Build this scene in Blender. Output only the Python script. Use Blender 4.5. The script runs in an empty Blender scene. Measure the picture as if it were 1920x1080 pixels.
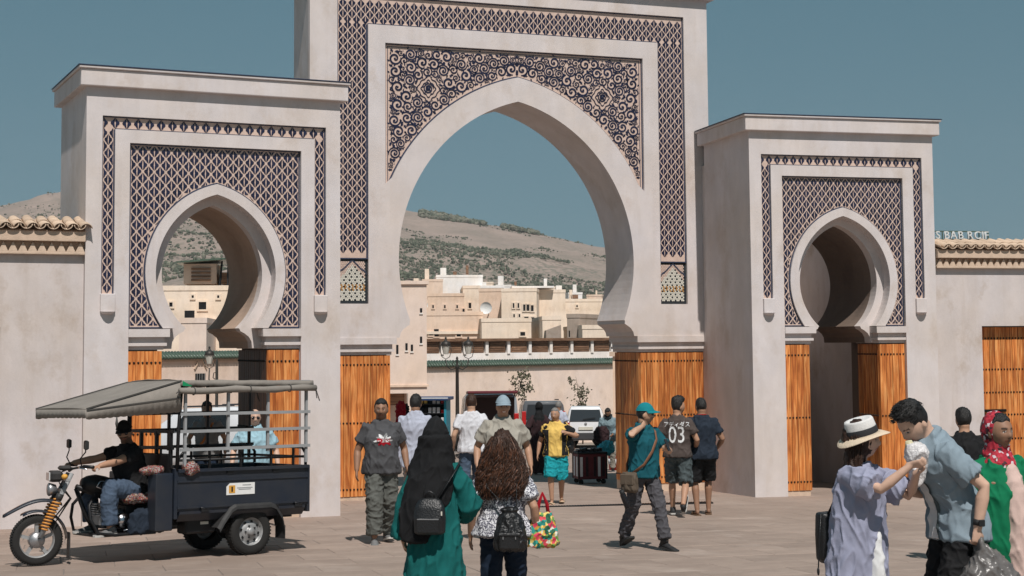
import bpy, bmesh, math, random
import numpy as np
from mathutils import Vector, Matrix, noise as mnoise
from mathutils.bvhtree import BVHTree
random.seed(7); np.random.seed(7)
scene = bpy.context.scene
COL = scene.collection
PI = math.pi
rad = math.radians
# ------------------------------------------------------------------ camera
FPX, CXP, CYP, CAMH, SLOPE = 2900., 960., 440., 1.7, .038
PITCH, ROLL = math.atan(202/FPX), .008
_R0 = Vector((1, 0, 0)); _F = Vector((0, math.cos(PITCH), math.sin(PITCH))); _U0 = Vector((0, -math.sin(PITCH), math.cos(PITCH)))
_R = _R0*math.cos(ROLL) - _U0*math.sin(ROLL); _U = _R0*math.sin(ROLL) + _U0*math.cos(ROLL)
CAMLOC = Vector((0, 0, CAMH))
cd = bpy.data.cameras.new('camera'); cam = bpy.data.objects.new('camera', cd); COL.objects.link(cam)
cam.matrix_world = Matrix(((_R.x, _U.x, -_F.x, 0), (_R.y, _U.y, -_F.y, 0), (_R.z, _U.z, -_F.z, CAMH), (0, 0, 0, 1)))
cd.sensor_width = 36; cd.lens = FPX/1920*36; cd.shift_y = -100/1920; cd.clip_end = 9000; cd.clip_start = .1
scene.camera = cam
# ------------------------------------------------------------------ sky, sun, exposure
SUN_EL, SUN_AZ = rad(56), rad(14)            # azimuth: to the right of straight behind the camera
sun_dir = Vector((math.sin(SUN_AZ)*math.cos(SUN_EL), -math.cos(SUN_AZ)*math.cos(SUN_EL), math.sin(SUN_EL)))
w = bpy.data.worlds.new('World'); scene.world = w; w.use_nodes = True
nt = w.node_tree; bg = nt.nodes['Background']
sky = nt.nodes.new('ShaderNodeTexSky'); sky.sky_type = 'NISHITA'; sky.sun_disc = False
sky.sun_elevation = SUN_EL; sky.sun_rotation = math.atan2(sun_dir.x, sun_dir.y)
sky.air_density = .9; sky.dust_density = .2; sky.ozone_density = 1.0; sky.altitude = 900
hsv = nt.nodes.new('ShaderNodeHueSaturation'); hsv.inputs['Hue'].default_value = .455; hsv.inputs['Saturation'].default_value = .60; hsv.inputs['Value'].default_value = .95
nt.links.new(sky.outputs[0], hsv.inputs['Color']); grade = nt.nodes.new('ShaderNodeMix'); grade.data_type = 'RGBA'; grade.inputs[0].default_value = .68; grade.inputs[7].default_value = (.68, 2.45, 3.5, 1)   # the even teal of this film's sky
nt.links.new(hsv.outputs[0], grade.inputs[6]); nt.links.new(grade.outputs[2], bg.inputs[0]); bg.inputs[1].default_value = .052
sl = bpy.data.lights.new('sun', 'SUN'); sl.energy = 3.6; sl.angle = rad(.55); sl.color = (1, .95, .90)
sun = bpy.data.objects.new('sun', sl); COL.objects.link(sun); sun.location = (20, -20, 40)
sun.rotation_euler = sun_dir.to_track_quat('Z', 'Y').to_euler()
vs = scene.view_settings; vs.view_transform = 'Standard'; vs.look = 'None'; vs.exposure = .33; vs.gamma = 1; vs.use_curve_mapping = False
scene.cycles.max_bounces = 6; scene.cycles.transparent_max_bounces = 8
# ------------------------------------------------------------------ where a point of the picture lies in the place
def ray(u, v): return _F + _R*((u-CXP)/FPX) - _U*((v-CYP)/FPX)
def gz(y): return -SLOPE*min(max(y, -30), 74)
def on_ground(u, v):
    r = ray(u, v); t = -CAMH/(r.z + SLOPE*r.y); return CAMLOC + r*t
def at(u, v, Y):
    r = ray(u, v); return CAMLOC + r*(Y/r.y)
# ------------------------------------------------------------------ materials
MATS = {}
def srgb(r, g, b):
    f = lambda c: c/12.92 if c <= .04045 else ((c+.055)/1.055)**2.4
    return (f(r/255), f(g/255), f(b/255))
def nodes_of(name):
    m = bpy.data.materials.new(name); m.use_nodes = True; t = m.node_tree
    return m, t, t.nodes['Principled BSDF']
def M(name, c, rough=.8, var=.12, scale=6., bump=0., bscale=60., metal=0., spec=.3, stretch=(1, 1, 1), c2=None, rand=0., coat=0., sheen=0.):
    """plain procedural surface: base colour, soft patches of variation, fine relief"""
    m, t, b = nodes_of(name); N, L = t.nodes, t.links
    tc = N.new('ShaderNodeTexCoord'); mp = N.new('ShaderNodeMapping'); mp.inputs['Scale'].default_value = stretch
    L.new(tc.outputs['Object'], mp.inputs[0])
    nz = N.new('ShaderNodeTexNoise'); nz.inputs['Scale'].default_value = scale; nz.inputs['Detail'].default_value = 5; nz.inputs['Roughness'].default_value = .6
    L.new(mp.outputs[0], nz.inputs['Vector'])
    rp = N.new('ShaderNodeValToRGB'); rp.color_ramp.elements[0].position = .3; rp.color_ramp.elements[1].position = .72
    lo = c2 if c2 else tuple(x*(1-var) for x in c); hi = c if c2 else tuple(min(1, x*(1+var*.6)) for x in c)
    rp.color_ramp.elements[0].color = (*lo, 1); rp.color_ramp.elements[1].color = (*hi, 1)
    L.new(nz.outputs['Fac'], rp.inputs[0]); out = rp.outputs[0]
    if rand:
        oi = N.new('ShaderNodeObjectInfo'); mr = N.new('ShaderNodeMapRange'); mr.inputs['To Min'].default_value = 1-rand; mr.inputs['To Max'].default_value = 1+rand*.7
        L.new(oi.outputs['Random'], mr.inputs[0]); hs = N.new('ShaderNodeHueSaturation'); L.new(mr.outputs[0], hs.inputs['Value']); L.new(out, hs.inputs['Color']); out = hs.outputs[0]
    L.new(out, b.inputs['Base Color'])
    b.inputs['Roughness'].default_value = rough; b.inputs['Metallic'].default_value = metal; b.inputs['Specular IOR Level'].default_value = spec
    b.inputs['Coat Weight'].default_value = coat; b.inputs['Sheen Weight'].default_value = sheen
    if bump:
        n2 = N.new('ShaderNodeTexNoise'); n2.inputs['Scale'].default_value = bscale; n2.inputs['Detail'].default_value = 4
        L.new(mp.outputs[0], n2.inputs['Vector'])
        bp = N.new('ShaderNodeBump'); bp.inputs['Strength'].default_value = bump; bp.inputs['Distance'].default_value = .02
        L.new(n2.outputs['Fac'], bp.inputs['Height']); L.new(bp.outputs[0], b.inputs['Normal'])
    MATS[name] = m; return m
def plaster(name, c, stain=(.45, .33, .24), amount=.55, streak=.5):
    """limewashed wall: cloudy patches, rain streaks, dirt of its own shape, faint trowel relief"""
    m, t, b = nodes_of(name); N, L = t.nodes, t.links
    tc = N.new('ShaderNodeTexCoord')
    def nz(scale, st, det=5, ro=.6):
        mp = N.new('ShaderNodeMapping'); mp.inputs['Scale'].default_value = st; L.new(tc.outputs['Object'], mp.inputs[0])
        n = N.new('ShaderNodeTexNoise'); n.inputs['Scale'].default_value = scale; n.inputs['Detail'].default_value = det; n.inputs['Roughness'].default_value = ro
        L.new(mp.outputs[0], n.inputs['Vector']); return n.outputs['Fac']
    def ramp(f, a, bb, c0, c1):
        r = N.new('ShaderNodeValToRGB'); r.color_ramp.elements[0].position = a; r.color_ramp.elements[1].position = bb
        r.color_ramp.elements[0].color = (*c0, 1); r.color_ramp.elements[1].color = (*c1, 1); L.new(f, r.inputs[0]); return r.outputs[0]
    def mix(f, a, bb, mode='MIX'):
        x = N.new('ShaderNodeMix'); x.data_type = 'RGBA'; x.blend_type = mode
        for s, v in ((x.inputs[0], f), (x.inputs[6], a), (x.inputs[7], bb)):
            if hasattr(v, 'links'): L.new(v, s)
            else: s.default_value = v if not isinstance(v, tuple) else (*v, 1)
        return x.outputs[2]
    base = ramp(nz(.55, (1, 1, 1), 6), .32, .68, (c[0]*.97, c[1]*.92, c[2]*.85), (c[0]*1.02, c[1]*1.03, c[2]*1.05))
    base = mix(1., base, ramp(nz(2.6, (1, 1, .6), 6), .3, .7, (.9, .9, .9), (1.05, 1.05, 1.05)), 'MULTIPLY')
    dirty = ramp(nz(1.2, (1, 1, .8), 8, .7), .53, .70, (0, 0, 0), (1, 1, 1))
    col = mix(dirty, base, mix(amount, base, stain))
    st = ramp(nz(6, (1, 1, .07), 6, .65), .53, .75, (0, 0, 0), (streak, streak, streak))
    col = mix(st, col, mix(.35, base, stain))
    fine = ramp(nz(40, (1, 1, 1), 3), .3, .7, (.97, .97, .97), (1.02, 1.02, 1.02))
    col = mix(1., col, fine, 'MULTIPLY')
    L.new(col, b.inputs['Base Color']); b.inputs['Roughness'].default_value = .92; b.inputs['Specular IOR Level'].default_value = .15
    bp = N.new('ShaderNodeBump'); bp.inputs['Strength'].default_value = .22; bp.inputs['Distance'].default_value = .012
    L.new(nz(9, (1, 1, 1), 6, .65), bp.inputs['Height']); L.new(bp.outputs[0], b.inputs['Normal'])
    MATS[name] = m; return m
def wood(name, c0, c1, c2, axis=2, rough=.55):
    m, t, b = nodes_of(name); N, L = t.nodes, t.links
    tc = N.new('ShaderNodeTexCoord'); oi = N.new('ShaderNodeObjectInfo')
    ad = N.new('ShaderNodeVectorMath'); ad.operation = 'ADD'; L.new(tc.outputs['Object'], ad.inputs[0])
    sc_ = N.new('ShaderNodeVectorMath'); sc_.operation = 'SCALE'; sc_.inputs['Scale'].default_value = 37.; L.new(oi.outputs['Location'], sc_.inputs[0]); L.new(sc_.outputs[0], ad.inputs[1])
    mp = N.new('ShaderNodeMapping'); s = [1, 1, 1]; s[axis] = .07; mp.inputs['Scale'].default_value = s; L.new(ad.outputs[0], mp.inputs[0])
    n = N.new('ShaderNodeTexNoise'); n.inputs['Scale'].default_value = 22; n.inputs['Detail'].default_value = 6; n.inputs['Distortion'].default_value = .8; L.new(mp.outputs[0], n.inputs['Vector'])
    r = N.new('ShaderNodeValToRGB'); e = r.color_ramp.elements; e[0].position = .34; e[0].color = (*c0, 1); e[1].position = .66; e[1].color = (*c2, 1)
    q = e.new(.5); q.color = (*c1, 1); L.new(n.outputs['Fac'], r.inputs[0])
    n3 = N.new('ShaderNodeTexNoise'); n3.inputs['Scale'].default_value = 1.6; n3.inputs['Detail'].default_value = 3; L.new(ad.outputs[0], n3.inputs['Vector'])
    mr = N.new('ShaderNodeMapRange'); mr.inputs['From Min'].default_value = .3; mr.inputs['From Max'].default_value = .7; mr.inputs['To Min'].default_value = .72; mr.inputs['To Max'].default_value = 1.12; L.new(n3.outputs['Fac'], mr.inputs[0])
    m2 = N.new('ShaderNodeMapRange'); m2.inputs['To Min'].default_value = .72; m2.inputs['To Max'].default_value = 1.15; L.new(oi.outputs['Random'], m2.inputs[0])
    mu = N.new('ShaderNodeMath'); mu.operation = 'MULTIPLY'; L.new(mr.outputs[0], mu.inputs[0]); L.new(m2.outputs[0], mu.inputs[1])
    hs = N.new('ShaderNodeHueSaturation'); L.new(r.outputs[0], hs.inputs['Color']); L.new(mu.outputs[0], hs.inputs['Value']); L.new(hs.outputs[0], b.inputs['Base Color'])
    b.inputs['Roughness'].default_value = rough; b.inputs['Specular IOR Level'].default_value = .3
    bp = N.new('ShaderNodeBump'); bp.inputs['Strength'].default_value = .3; bp.inputs['Distance'].default_value = .006; L.new(n.outputs['Fac'], bp.inputs['Height']); L.new(bp.outputs[0], b.inputs['Normal'])
    MATS[name] = m; return m
def vcol_mat(name, rough=.6, var=.1, scale=30, bump=.1, bscale=120, sss=0., spec=.3):
    """surface whose own colours are stored on the mesh (skin, printed cloth)"""
    m, t, b = nodes_of(name); N, L = t.nodes, t.links
    at_ = N.new('ShaderNodeAttribute'); at_.attribute_name = 'Col'
    tc = N.new('ShaderNodeTexCoord'); n = N.new('ShaderNodeTexNoise'); n.inputs['Scale'].default_value = scale; n.inputs['Detail'].default_value = 4; L.new(tc.outputs['Object'], n.inputs['Vector'])
    mr = N.new('ShaderNodeMapRange'); mr.inputs['From Min'].default_value = .3; mr.inputs['From Max'].default_value = .7; mr.inputs['To Min'].default_value = 1-var; mr.inputs['To Max'].default_value = 1+var; L.new(n.outputs['Fac'], mr.inputs[0])
    hs = N.new('ShaderNodeHueSaturation'); L.new(at_.outputs['Color'], hs.inputs['Color']); L.new(mr.outputs[0], hs.inputs['Value']); L.new(hs.outputs[0], b.inputs['Base Color'])
    b.inputs['Roughness'].default_value = rough; b.inputs['Specular IOR Level'].default_value = spec
    if sss: b.inputs['Subsurface Weight'].default_value = sss; b.inputs['Subsurface Radius'].default_value = (.012, .005, .003)
    n2 = N.new('ShaderNodeTexNoise'); n2.inputs['Scale'].default_value = bscale; L.new(tc.outputs['Object'], n2.inputs['Vector'])
    bp = N.new('ShaderNodeBump'); bp.inputs['Strength'].default_value = bump; bp.inputs['Distance'].default_value = .01; L.new(n2.outputs['Fac'], bp.inputs['Height']); L.new(bp.outputs[0], b.inputs['Normal'])
    MATS[name] = m; return m
def glass(name, c=(.02, .025, .03), rough=.05, alpha=1.):
    m, t, b = nodes_of(name); b.inputs['Base Color'].default_value = (*c, 1); b.inputs['Roughness'].default_value = rough; b.inputs['Specular IOR Level'].default_value = .6; b.inputs['Alpha'].default_value = alpha
    MATS[name] = m; return m
# ------------------------------------------------------------------ mesh builder
class MB:
    def __init__(s): s.v = []; s.f = []; s.mi = []; s.sm = []
    def add(s, vs_, fs, mi=0, smooth=False):
        o = len(s.v); s.v += [tuple(p) for p in vs_]
        for f in fs: s.f.append(tuple(i+o for i in f)); s.mi.append(mi); s.sm.append(smooth)
        return s
    def box(s, x0, x1, y0, y1, z0, z1, mi=0, bev=0., mt=None):
        if bev:
            b = min(bev, (x1-x0)*.45, (y1-y0)*.45, (z1-z0)*.45); P = []; 
            for z, k in ((z0, b), (z0+b, 0), (z1-b, 0), (z1, b)):
                for (x, y) in ((x0+b, y0), (x1-b, y0), (x1, y0+b), (x1, y1-b), (x1-b, y1), (x0+b, y1), (x0, y1-b), (x0, y0+b)):
                    P.append((min(max(x, x0+k), x1-k), min(max(y, y0+k), y1-k), z))
            F = [tuple(range(7, -1, -1)), tuple(range(24, 32))]
            for r in range(3):
                for i in range(8): F.append((r*8+i, r*8+(i+1) % 8, r*8+8+(i+1) % 8, r*8+8+i))
        else:
            P = [(x, y, z) for z in (z0, z1) for x, y in ((x0, y0), (x1, y0), (x1, y1), (x0, y1))]
            F = [(3, 2, 1, 0), (4, 5, 6, 7), (0, 1, 5, 4), (1, 2, 6, 5), (2, 3, 7, 6), (3, 0, 4, 7)]
        if mt is not None: P = [mt @ Vector(p) for p in P]
        return s.add(P, F, mi)
    def prism(s, poly, y0, y1, mi=0, back=True, ax='y'):
        """polygon in (u, z), extruded along y"""
        n = len(poly)
        a = sum(poly[i][0]*poly[(i+1) % n][1]-poly[(i+1) % n][0]*poly[i][1] for i in range(n))
        if a < 0: poly = poly[::-1]
        mk = {'y': lambda p, d: (p[0], d, p[1]), 'x': lambda p, d: (d, p[0], p[1]), 'z': lambda p, d: (p[0], p[1], d)}[ax]
        P = [mk(p, y0) for p in poly]+[mk(p, y1) for p in poly]
        F = [tuple(range(n))]
        if back: F.append(tuple(range(2*n-1, n-1, -1)))
        F += [(i, n+i, n+(i+1) % n, (i+1) % n) for i in range(n)]
        if ax == 'x' or ax == 'z': F = [f[::-1] for f in F]
        return s.add(P, F, mi)
    def tube(s, pts, r, n=8, mi=0, cap=True, smooth=True, closed=False, up=None):
        pts = [Vector(p) for p in pts]; k = len(pts); rr = r if isinstance(r, (list, tuple)) else [r]*k
        P = []; prev = None
        for i, p in enumerate(pts):
            if closed: d = pts[(i+1) % k]-pts[i-1]
            else: d = pts[min(i+1, k-1)]-pts[max(i-1, 0)]
            d = d.normalized() if d.length > 1e-9 else Vector((0, 0, 1))
            if prev is None:
                a = Vector(up) if up else (Vector((0, 0, 1)) if abs(d.z) < .9 else Vector((1, 0, 0)))
                x = d.cross(a).normalized()
            else:
                x = (prev - d*prev.dot(d)).normalized()
            prev = x; y = d.cross(x)
            ri = rr[i]; rx, ry = ri if isinstance(ri, tuple) else (ri, ri)
            P += [p+x*(rx*math.cos(2*PI*j/n))+y*(ry*math.sin(2*PI*j/n)) for j in range(n)]
        F = []
        for i in range(k if closed else k-1):
            a, b = i*n, ((i+1) % k)*n
            F += [(a+j, a+(j+1) % n, b+(j+1) % n, b+j) for j in range(n)]
        if cap and not closed: F += [tuple(range(n-1, -1, -1)), tuple(range((k-1)*n, k*n))]
        return s.add(P, F, mi, smooth)
    def bar(s, a, b, w, h, mi=0, up=(0, 0, 1)):
        a, b = Vector(a), Vector(b); d = (b-a).normalized(); x = d.cross(Vector(up))
        if x.length < 1e-4: x = d.cross(Vector((1, 0, 0)))
        x = x.normalized()*(w/2); y = x.cross(d).normalized()*(h/2)
        P = [q+sx*x+sy*y for q in (a, b) for sx, sy in ((-1, -1), (1, -1), (1, 1), (-1, 1))]
        return s.add(P, [(0, 1, 2, 3), (7, 6, 5, 4), (0, 4, 5, 1), (1, 5, 6, 2), (2, 6, 7, 3), (3, 7, 4, 0)], mi)
    def lathe(s, prof, n=24, c=(0, 0, 0), mi=0, axis='z', smooth=True, a0=0., a1=2*PI):
        """profile (r, h) turned round an axis"""
        full = abs(a1-a0-2*PI) < 1e-6; m = n if full else n+1; P = []
        for r, h in prof:
            for j in range(m):
                a = a0+(a1-a0)*j/n; x, y = r*math.cos(a), r*math.sin(a)
                P.append({'z': (c[0]+x, c[1]+y, c[2]+h), 'y': (c[0]+x, c[1]+h, c[2]+y), 'x': (c[0]+h, c[1]+x, c[2]+y)}[axis])
        F = []
        for i in range(len(prof)-1):
            for j in range(n):
                a, b = i*m+j, i*m+(j+1) % m; F.append((a, b, b+m, a+m))
        return s.add(P, F, mi, smooth)
    def ell(s, c, r, n=12, k=8, mi=0, mt=None):
        P = []; 
        for i in range(k+1):
            t = -PI/2+PI*i/k
            for j in range(n):
                a = 2*PI*j/n; P.append(Vector((r[0]*math.cos(t)*math.cos(a), r[1]*math.cos(t)*math.sin(a), r[2]*math.sin(t))))
        if mt is not None: P = [mt @ p for p in P]
        P = [p+Vector(c) for p in P]
        F = [(i*n+j, i*n+(j+1) % n, (i+1)*n+(j+1) % n, (i+1)*n+j) for i in range(k) for j in range(n)]
        return s.add(P, F, mi, True)
    def rings(s, rings, mi=0, cap=True, smooth=True):
        n = len(rings[0]); P = [p for r in rings for p in r]; F = []
        for i in range(len(rings)-1): F += [(i*n+j, i*n+(j+1) % n, (i+1)*n+(j+1) % n, (i+1)*n+j) for j in range(n)]
        if cap: F += [tuple(range(n-1, -1, -1)), tuple(range((len(rings)-1)*n, len(rings)*n))]
        return s.add(P, F, mi, smooth)
    def mesh(s, name, mats):
        me = bpy.data.meshes.new(name); me.from_pydata(s.v, [], s.f)
        for m in (mats if isinstance(mats, (list, tuple)) else [mats]): me.materials.append(MATS[m] if isinstance(m, str) else m)
        me.polygons.foreach_set('material_index', s.mi); me.polygons.foreach_set('use_smooth', s.sm); me.update(); return me
    def build(s, name, mats, parent=None, loc=None, rot=None, kind=None):
        return link(name, s.mesh(name, mats), parent, loc, rot, kind)
def link(name, me, parent=None, loc=None, rot=None, kind=None, mat4=None):
    o = bpy.data.objects.new(name, me); COL.objects.link(o)
    if parent is not None: o.parent = parent
    if mat4 is not None: o.matrix_local = mat4
    if loc is not None: o.location = loc
    if rot is not None: o.rotation_euler = rot
    if kind: o['kind'] = kind
    return o
def tag(o, label, cat, group=None):
    o['label'] = label; o['category'] = cat
    if group: o['group'] = group
    return o
def thing(name, label, cat, loc=(0, 0, 0), rz=0., group=None):
    o = bpy.data.objects.new(name, None); COL.objects.link(o); o.location = loc; o.rotation_euler = (0, 0, rz); o.empty_display_size = .3
    return tag(o, label, cat, group)
def structure(o): o['kind'] = 'structure'; return o
def bevel(o, width=.01, seg=2, angle=40):
    m = o.modifiers.new('bevel', 'BEVEL'); m.width = width; m.segments = seg; m.limit_method = 'ANGLE'; m.angle_limit = rad(angle); return o
# ------------------------------------------------------------------ colours of the place
plaster('plaster', (.635, .585, .58), stain=(.44, .34, .26), amount=.5, streak=.55)
plaster('plaster_side', (.60, .545, .535), stain=(.40, .31, .24), amount=.75, streak=.8)
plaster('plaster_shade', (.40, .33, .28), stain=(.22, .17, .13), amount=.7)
plaster('plaster_deep_shade', (.20, .155, .13), stain=(.12, .09, .075), amount=.6)  # right gate's passage: deep shade put into the plaster colour
plaster('plaster_passage_shade', (.44, .335, .27), stain=(.26, .19, .15), amount=.6)  # left gate's passage: same wall, its shade put into the colour
plaster('plaster_far', (.78, .64, .56), stain=(.46, .33, .25), amount=.4, streak=.2)
plaster('plaster_house', (.84, .71, .59), stain=(.45, .32, .23), amount=.45)
plaster('plaster_house_pink', (.78, .60, .48), stain=(.40, .27, .19), amount=.45)
plaster('plaster_house_white', (.86, .82, .79), stain=(.5, .42, .36), amount=.35)
M('clay', (.56, .42, .31), var=.22, scale=12, rand=.16, bump=.3)
M('clay_band', (.60, .45, .34), var=.15, scale=8, bump=.2)
M('tile_ground', (.62, .465, .39), rough=.5, var=.12, scale=14, bump=.15, bscale=90)
M('tile_blue', (.018, .022, .055), rough=.3, var=.45, scale=30, spec=.35, rand=.25)
M('tile_edge', (.05, .06, .10), rough=.3, var=.4, scale=30)
M('tile_white', (.66, .63, .55), rough=.3, var=.1, scale=30)
M('tile_black', (.03, .035, .04), rough=.3, var=.2, scale=30)
M('tile_ochre', (.50, .27, .10), rough=.3, var=.25, scale=30)
wood('cedar', (.37, .098, .022), (.63, .21, .052), (.82, .37, .125))
wood('cedar_dark_and_shaded', (.045, .02, .011), (.085, .036, .018), (.13, .055, .026))
wood('old_wood', (.14, .075, .045), (.25, .14, .085), (.36, .21, .13), axis=0)
M('stud_iron', (.02, .018, .016), rough=.45, metal=.6)
M('black', (.012, .012, .013), rough=.5)
M('dark_metal', (.03, .03, .032), rough=.4, metal=.4)
# ------------------------------------------------------------------ ground
M('bedding', (.215, .185, .165), rough=.95, var=.2, scale=3)
gm = MB()
xs = [-900, -60, -14, 0, 14, 60, 900]; ys = [-200, -30, 0, 12, 24, 36, 74, 140, 400, 3500]
gm.add([(x, y, gz(y)-.012) for y in ys for x in xs], [(j*7+i, j*7+i+1, j*7+i+8, j*7+i+7) for j in range(len(ys)-1) for i in range(6)])
M('earth', (.30, .25, .21), rough=.95, var=.25, scale=.5, bump=.3, bscale=20)
structure(gm.build('ground', 'earth'))
def paving_material():
    m = M('paving', (.318, .245, .203), rough=.78, var=.16, scale=2.2, bump=.12, bscale=45, rand=.09)
    t = m.node_tree; N, L = t.nodes, t.links; b = N['Principled BSDF']
    src = b.inputs['Base Color'].links[0].from_socket
    tc = N.new('ShaderNodeTexCoord'); oi = N.new('ShaderNodeObjectInfo'); ad = N.new('ShaderNodeVectorMath'); L.new(tc.outputs['Object'], ad.inputs[0]); L.new(oi.outputs['Location'], ad.inputs[1])
    def blot(sc, a, b_):
        nz = N.new('ShaderNodeTexNoise'); nz.inputs['Scale'].default_value = sc; nz.inputs['Detail'].default_value = 7; nz.inputs['Roughness'].default_value = .62; L.new(ad.outputs[0], nz.inputs['Vector'])
        mr = N.new('ShaderNodeMapRange'); mr.inputs['From Min'].default_value = a; mr.inputs['From Max'].default_value = b_; mr.inputs['To Min'].default_value = 0; mr.inputs['To Max'].default_value = 1; L.new(nz.outputs['Fac'], mr.inputs[0]); return mr.outputs[0]
    for f, c, k in ((blot(.55, .50, .68), (.225, .17, .14), .6), (blot(3.5, .60, .74), (.17, .13, .11), .5), (blot(1.3, .56, .75), (.45, .37, .32), .5), (blot(17, .66, .72), (.10, .08, .07), .55), (blot(.23, .52, .62), (.24, .18, .145), .45)):
        mk = N.new('ShaderNodeMath'); mk.operation = 'MULTIPLY'; mk.inputs[1].default_value = k; L.new(f, mk.inputs[0])
        mx = N.new('ShaderNodeMix'); mx.data_type = 'RGBA'; L.new(mk.outputs[0], mx.inputs[0]); L.new(src, mx.inputs[6]); mx.inputs[7].default_value = (*c, 1); src = mx.outputs[2]
    L.new(src, b.inputs['Base Color'])
paving_material()
def pave():
    """stone slabs in running bond on the sloping square; the nearest are pieces of their own"""
    bed = MB(); q = [(-30, 4), (40, 4), (40, 60), (-30, 60)]
    bed.add([(x, y, gz(y)-.005) for x, y in q], [(0, 1, 2, 3)])
    pv = structure(bed.build('paving', 'bedding'))
    th = rad(16); e = Vector((math.cos(th), math.sin(th), 0)); n = Vector((-math.sin(th), math.cos(th), 0))
    W, D = 1.0, .62; cand = []
    for j in range(-4, 92):
        off = (j % 2)*.5*W+random.uniform(-.06, .06)
        for i in range(-50, 55):
            c = e*(i*W+off)+n*(j*D)
            if c.y < 7 or c.y > 52: continue
            px = CXP+FPX*c.x/c.y
            if px < -260 or px > 2180: continue
            cand.append((c.y, c))
    cand.sort(key=lambda t: t[0])
    tilt = Matrix.Rotation(-math.atan(SLOPE), 4, 'X')
    meshes = []
    for k in range(6):
        g = .004+.003*random.random(); a, b = W/2-g, D/2-g; h = .03
        mb = MB(); t = .004
        jt = [random.uniform(-.006, .006) for _ in range(8)]
        base = [(-a+jt[0], -b+jt[1]), (a+jt[2], -b+jt[3]), (a+jt[4], b+jt[5]), (-a+jt[6], b+jt[7])]
        P = [(x, y, -h) for x, y in base]+[(x, y, -t) for x, y in base]+[(x*(1-t/a), y*(1-t/b), 0) for x, y in base]
        mb.add(P, [(0, 1, 5, 4), (1, 2, 6, 5), (2, 3, 7, 6), (3, 0, 4, 7), (4, 5, 9, 8), (5, 6, 10, 9), (6, 7, 11, 10), (7, 4, 8, 11), (8, 9, 10, 11)])
        meshes.append(mb.mesh('slab', 'paving'))
    far = MB()
    R = Matrix.Rotation(th, 4, 'Z')
    for k, (yy, c) in enumerate(cand):
        me = random.choice(meshes)
        mt = Matrix.Translation((c.x, c.y, gz(c.y)+random.uniform(-.001, .0015))) @ tilt @ R
        if k < 300: link('slab', me, pv, mat4=mt)
        else:
            far.add([mt @ v.co for v in me.vertices], [tuple(p.vertices) for p in me.polygons])
    far.build('far_slabs', 'paving', pv, kind='stuff')
    return pv
pave()
# ------------------------------------------------------------------ the three gates
def arch(c, R, zc, zb, n=28):
    """pointed horseshoe outline, left foot over the apex to right foot; two centres at -c and +c"""
    t0 = math.asin((zb-zc)/R); t1 = math.acos(c/R)
    right = [(-c+R*math.cos(t), zc+R*math.sin(t)) for t in [t0+(t1-t0)*i/n for i in range(n+1)]]
    right[-1] = (0., right[-1][1])
    return [(-x, z) for x, z in right]+right[-2::-1]
def half_at(c, R, zc, z):
    d = R*R-(z-zc)**2
    return -c+math.sqrt(d) if d > 0 else -9
LOBES = []
def motif_mesh(du=.165, dz=.195, sides=(1, -1)):
    """one glazed four-petal piece of the lattice"""
    s, t = du/.165, dz/.195; mb = MB()
    UR = [(.003, .082), (.013, .073), (.022, .057), (.034, .048), (.037, .032), (.058, .024), (.070, .006), (.068, .002), (.011, .002), (.008, .03)]
    LR = [(.011, -.002), (.070, -.002), (.060, -.022), (.040, -.034), (.034, -.052), (.016, -.072), (.003, -.084), (.008, -.03)]
    LOBES[:] = [UR, LR]
    for P in (UR, LR):
        for sg in sides: mb.prism([(sg*x*s, z*t) for x, z in P], -.007, 0, 0, back=False)
    return mb.mesh('tile_motif', 'tile_blue')
MOTIF, HALF_R, HALF_L = motif_mesh(), motif_mesh(sides=(1,)), motif_mesh(sides=(-1,))
def lattice(parent, inside, u0, u1, z0, z1, y, budget, n, dz=.195, zc=None):
    """petal pieces between two edges, n whole columns wide; halves stand along the edges"""
    spots = []; du = (u1-u0)/n; um = (u0+u1)/2
    zc = z1-dz*.55 if zc is None else zc
    for j in range(0, 200):
        z = zc-j*dz/2
        if z < z0: break
        for i in range(0, n+1):
            u = u0+i*du+(.5*du if j % 2 else 0)
            if u > u1+1e-4: continue
            me = HALF_R if abs(u-u0) < 1e-4 else HALF_L if abs(u-u1) < 1e-4 else MOTIF
            k = inside(u, z)
            if k: spots.append((u, z, me, .90*k))
    for u, z, me, k in spots[:budget]: link('tile_motif', me, parent, loc=(u, y, z)).scale = (du/.165*k, 1, k)
    if spots[budget:]:
        mb = MB()
        for u, z, me, k in spots[budget:]: mb.add([(v.co.x*du/.165*k+u, v.co.y+y, v.co.z*k+z) for v in me.vertices], [tuple(p.vertices) for p in me.polygons])
        mb.build('small_tile_motifs', 'tile_blue', parent, kind='stuff')
    return len(spots)
STUD = MB(); STUD.lathe([(.017, 0), (.016, -.006), (.009, -.014), (.0005, -.016)], 8, axis='y'); STUD_ME = STUD.mesh('stud', 'stud_iron')
def plank_mesh(w, h, t=.03):
    mb = MB(); c = .005
    mb.prism([(-w/2, t), (-w/2, c), (-w/2+c, 0), (w/2-c, 0), (w/2, c), (w/2, t)], 0, h, ax='z'); return mb.mesh('plank', 'cedar')
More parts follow.
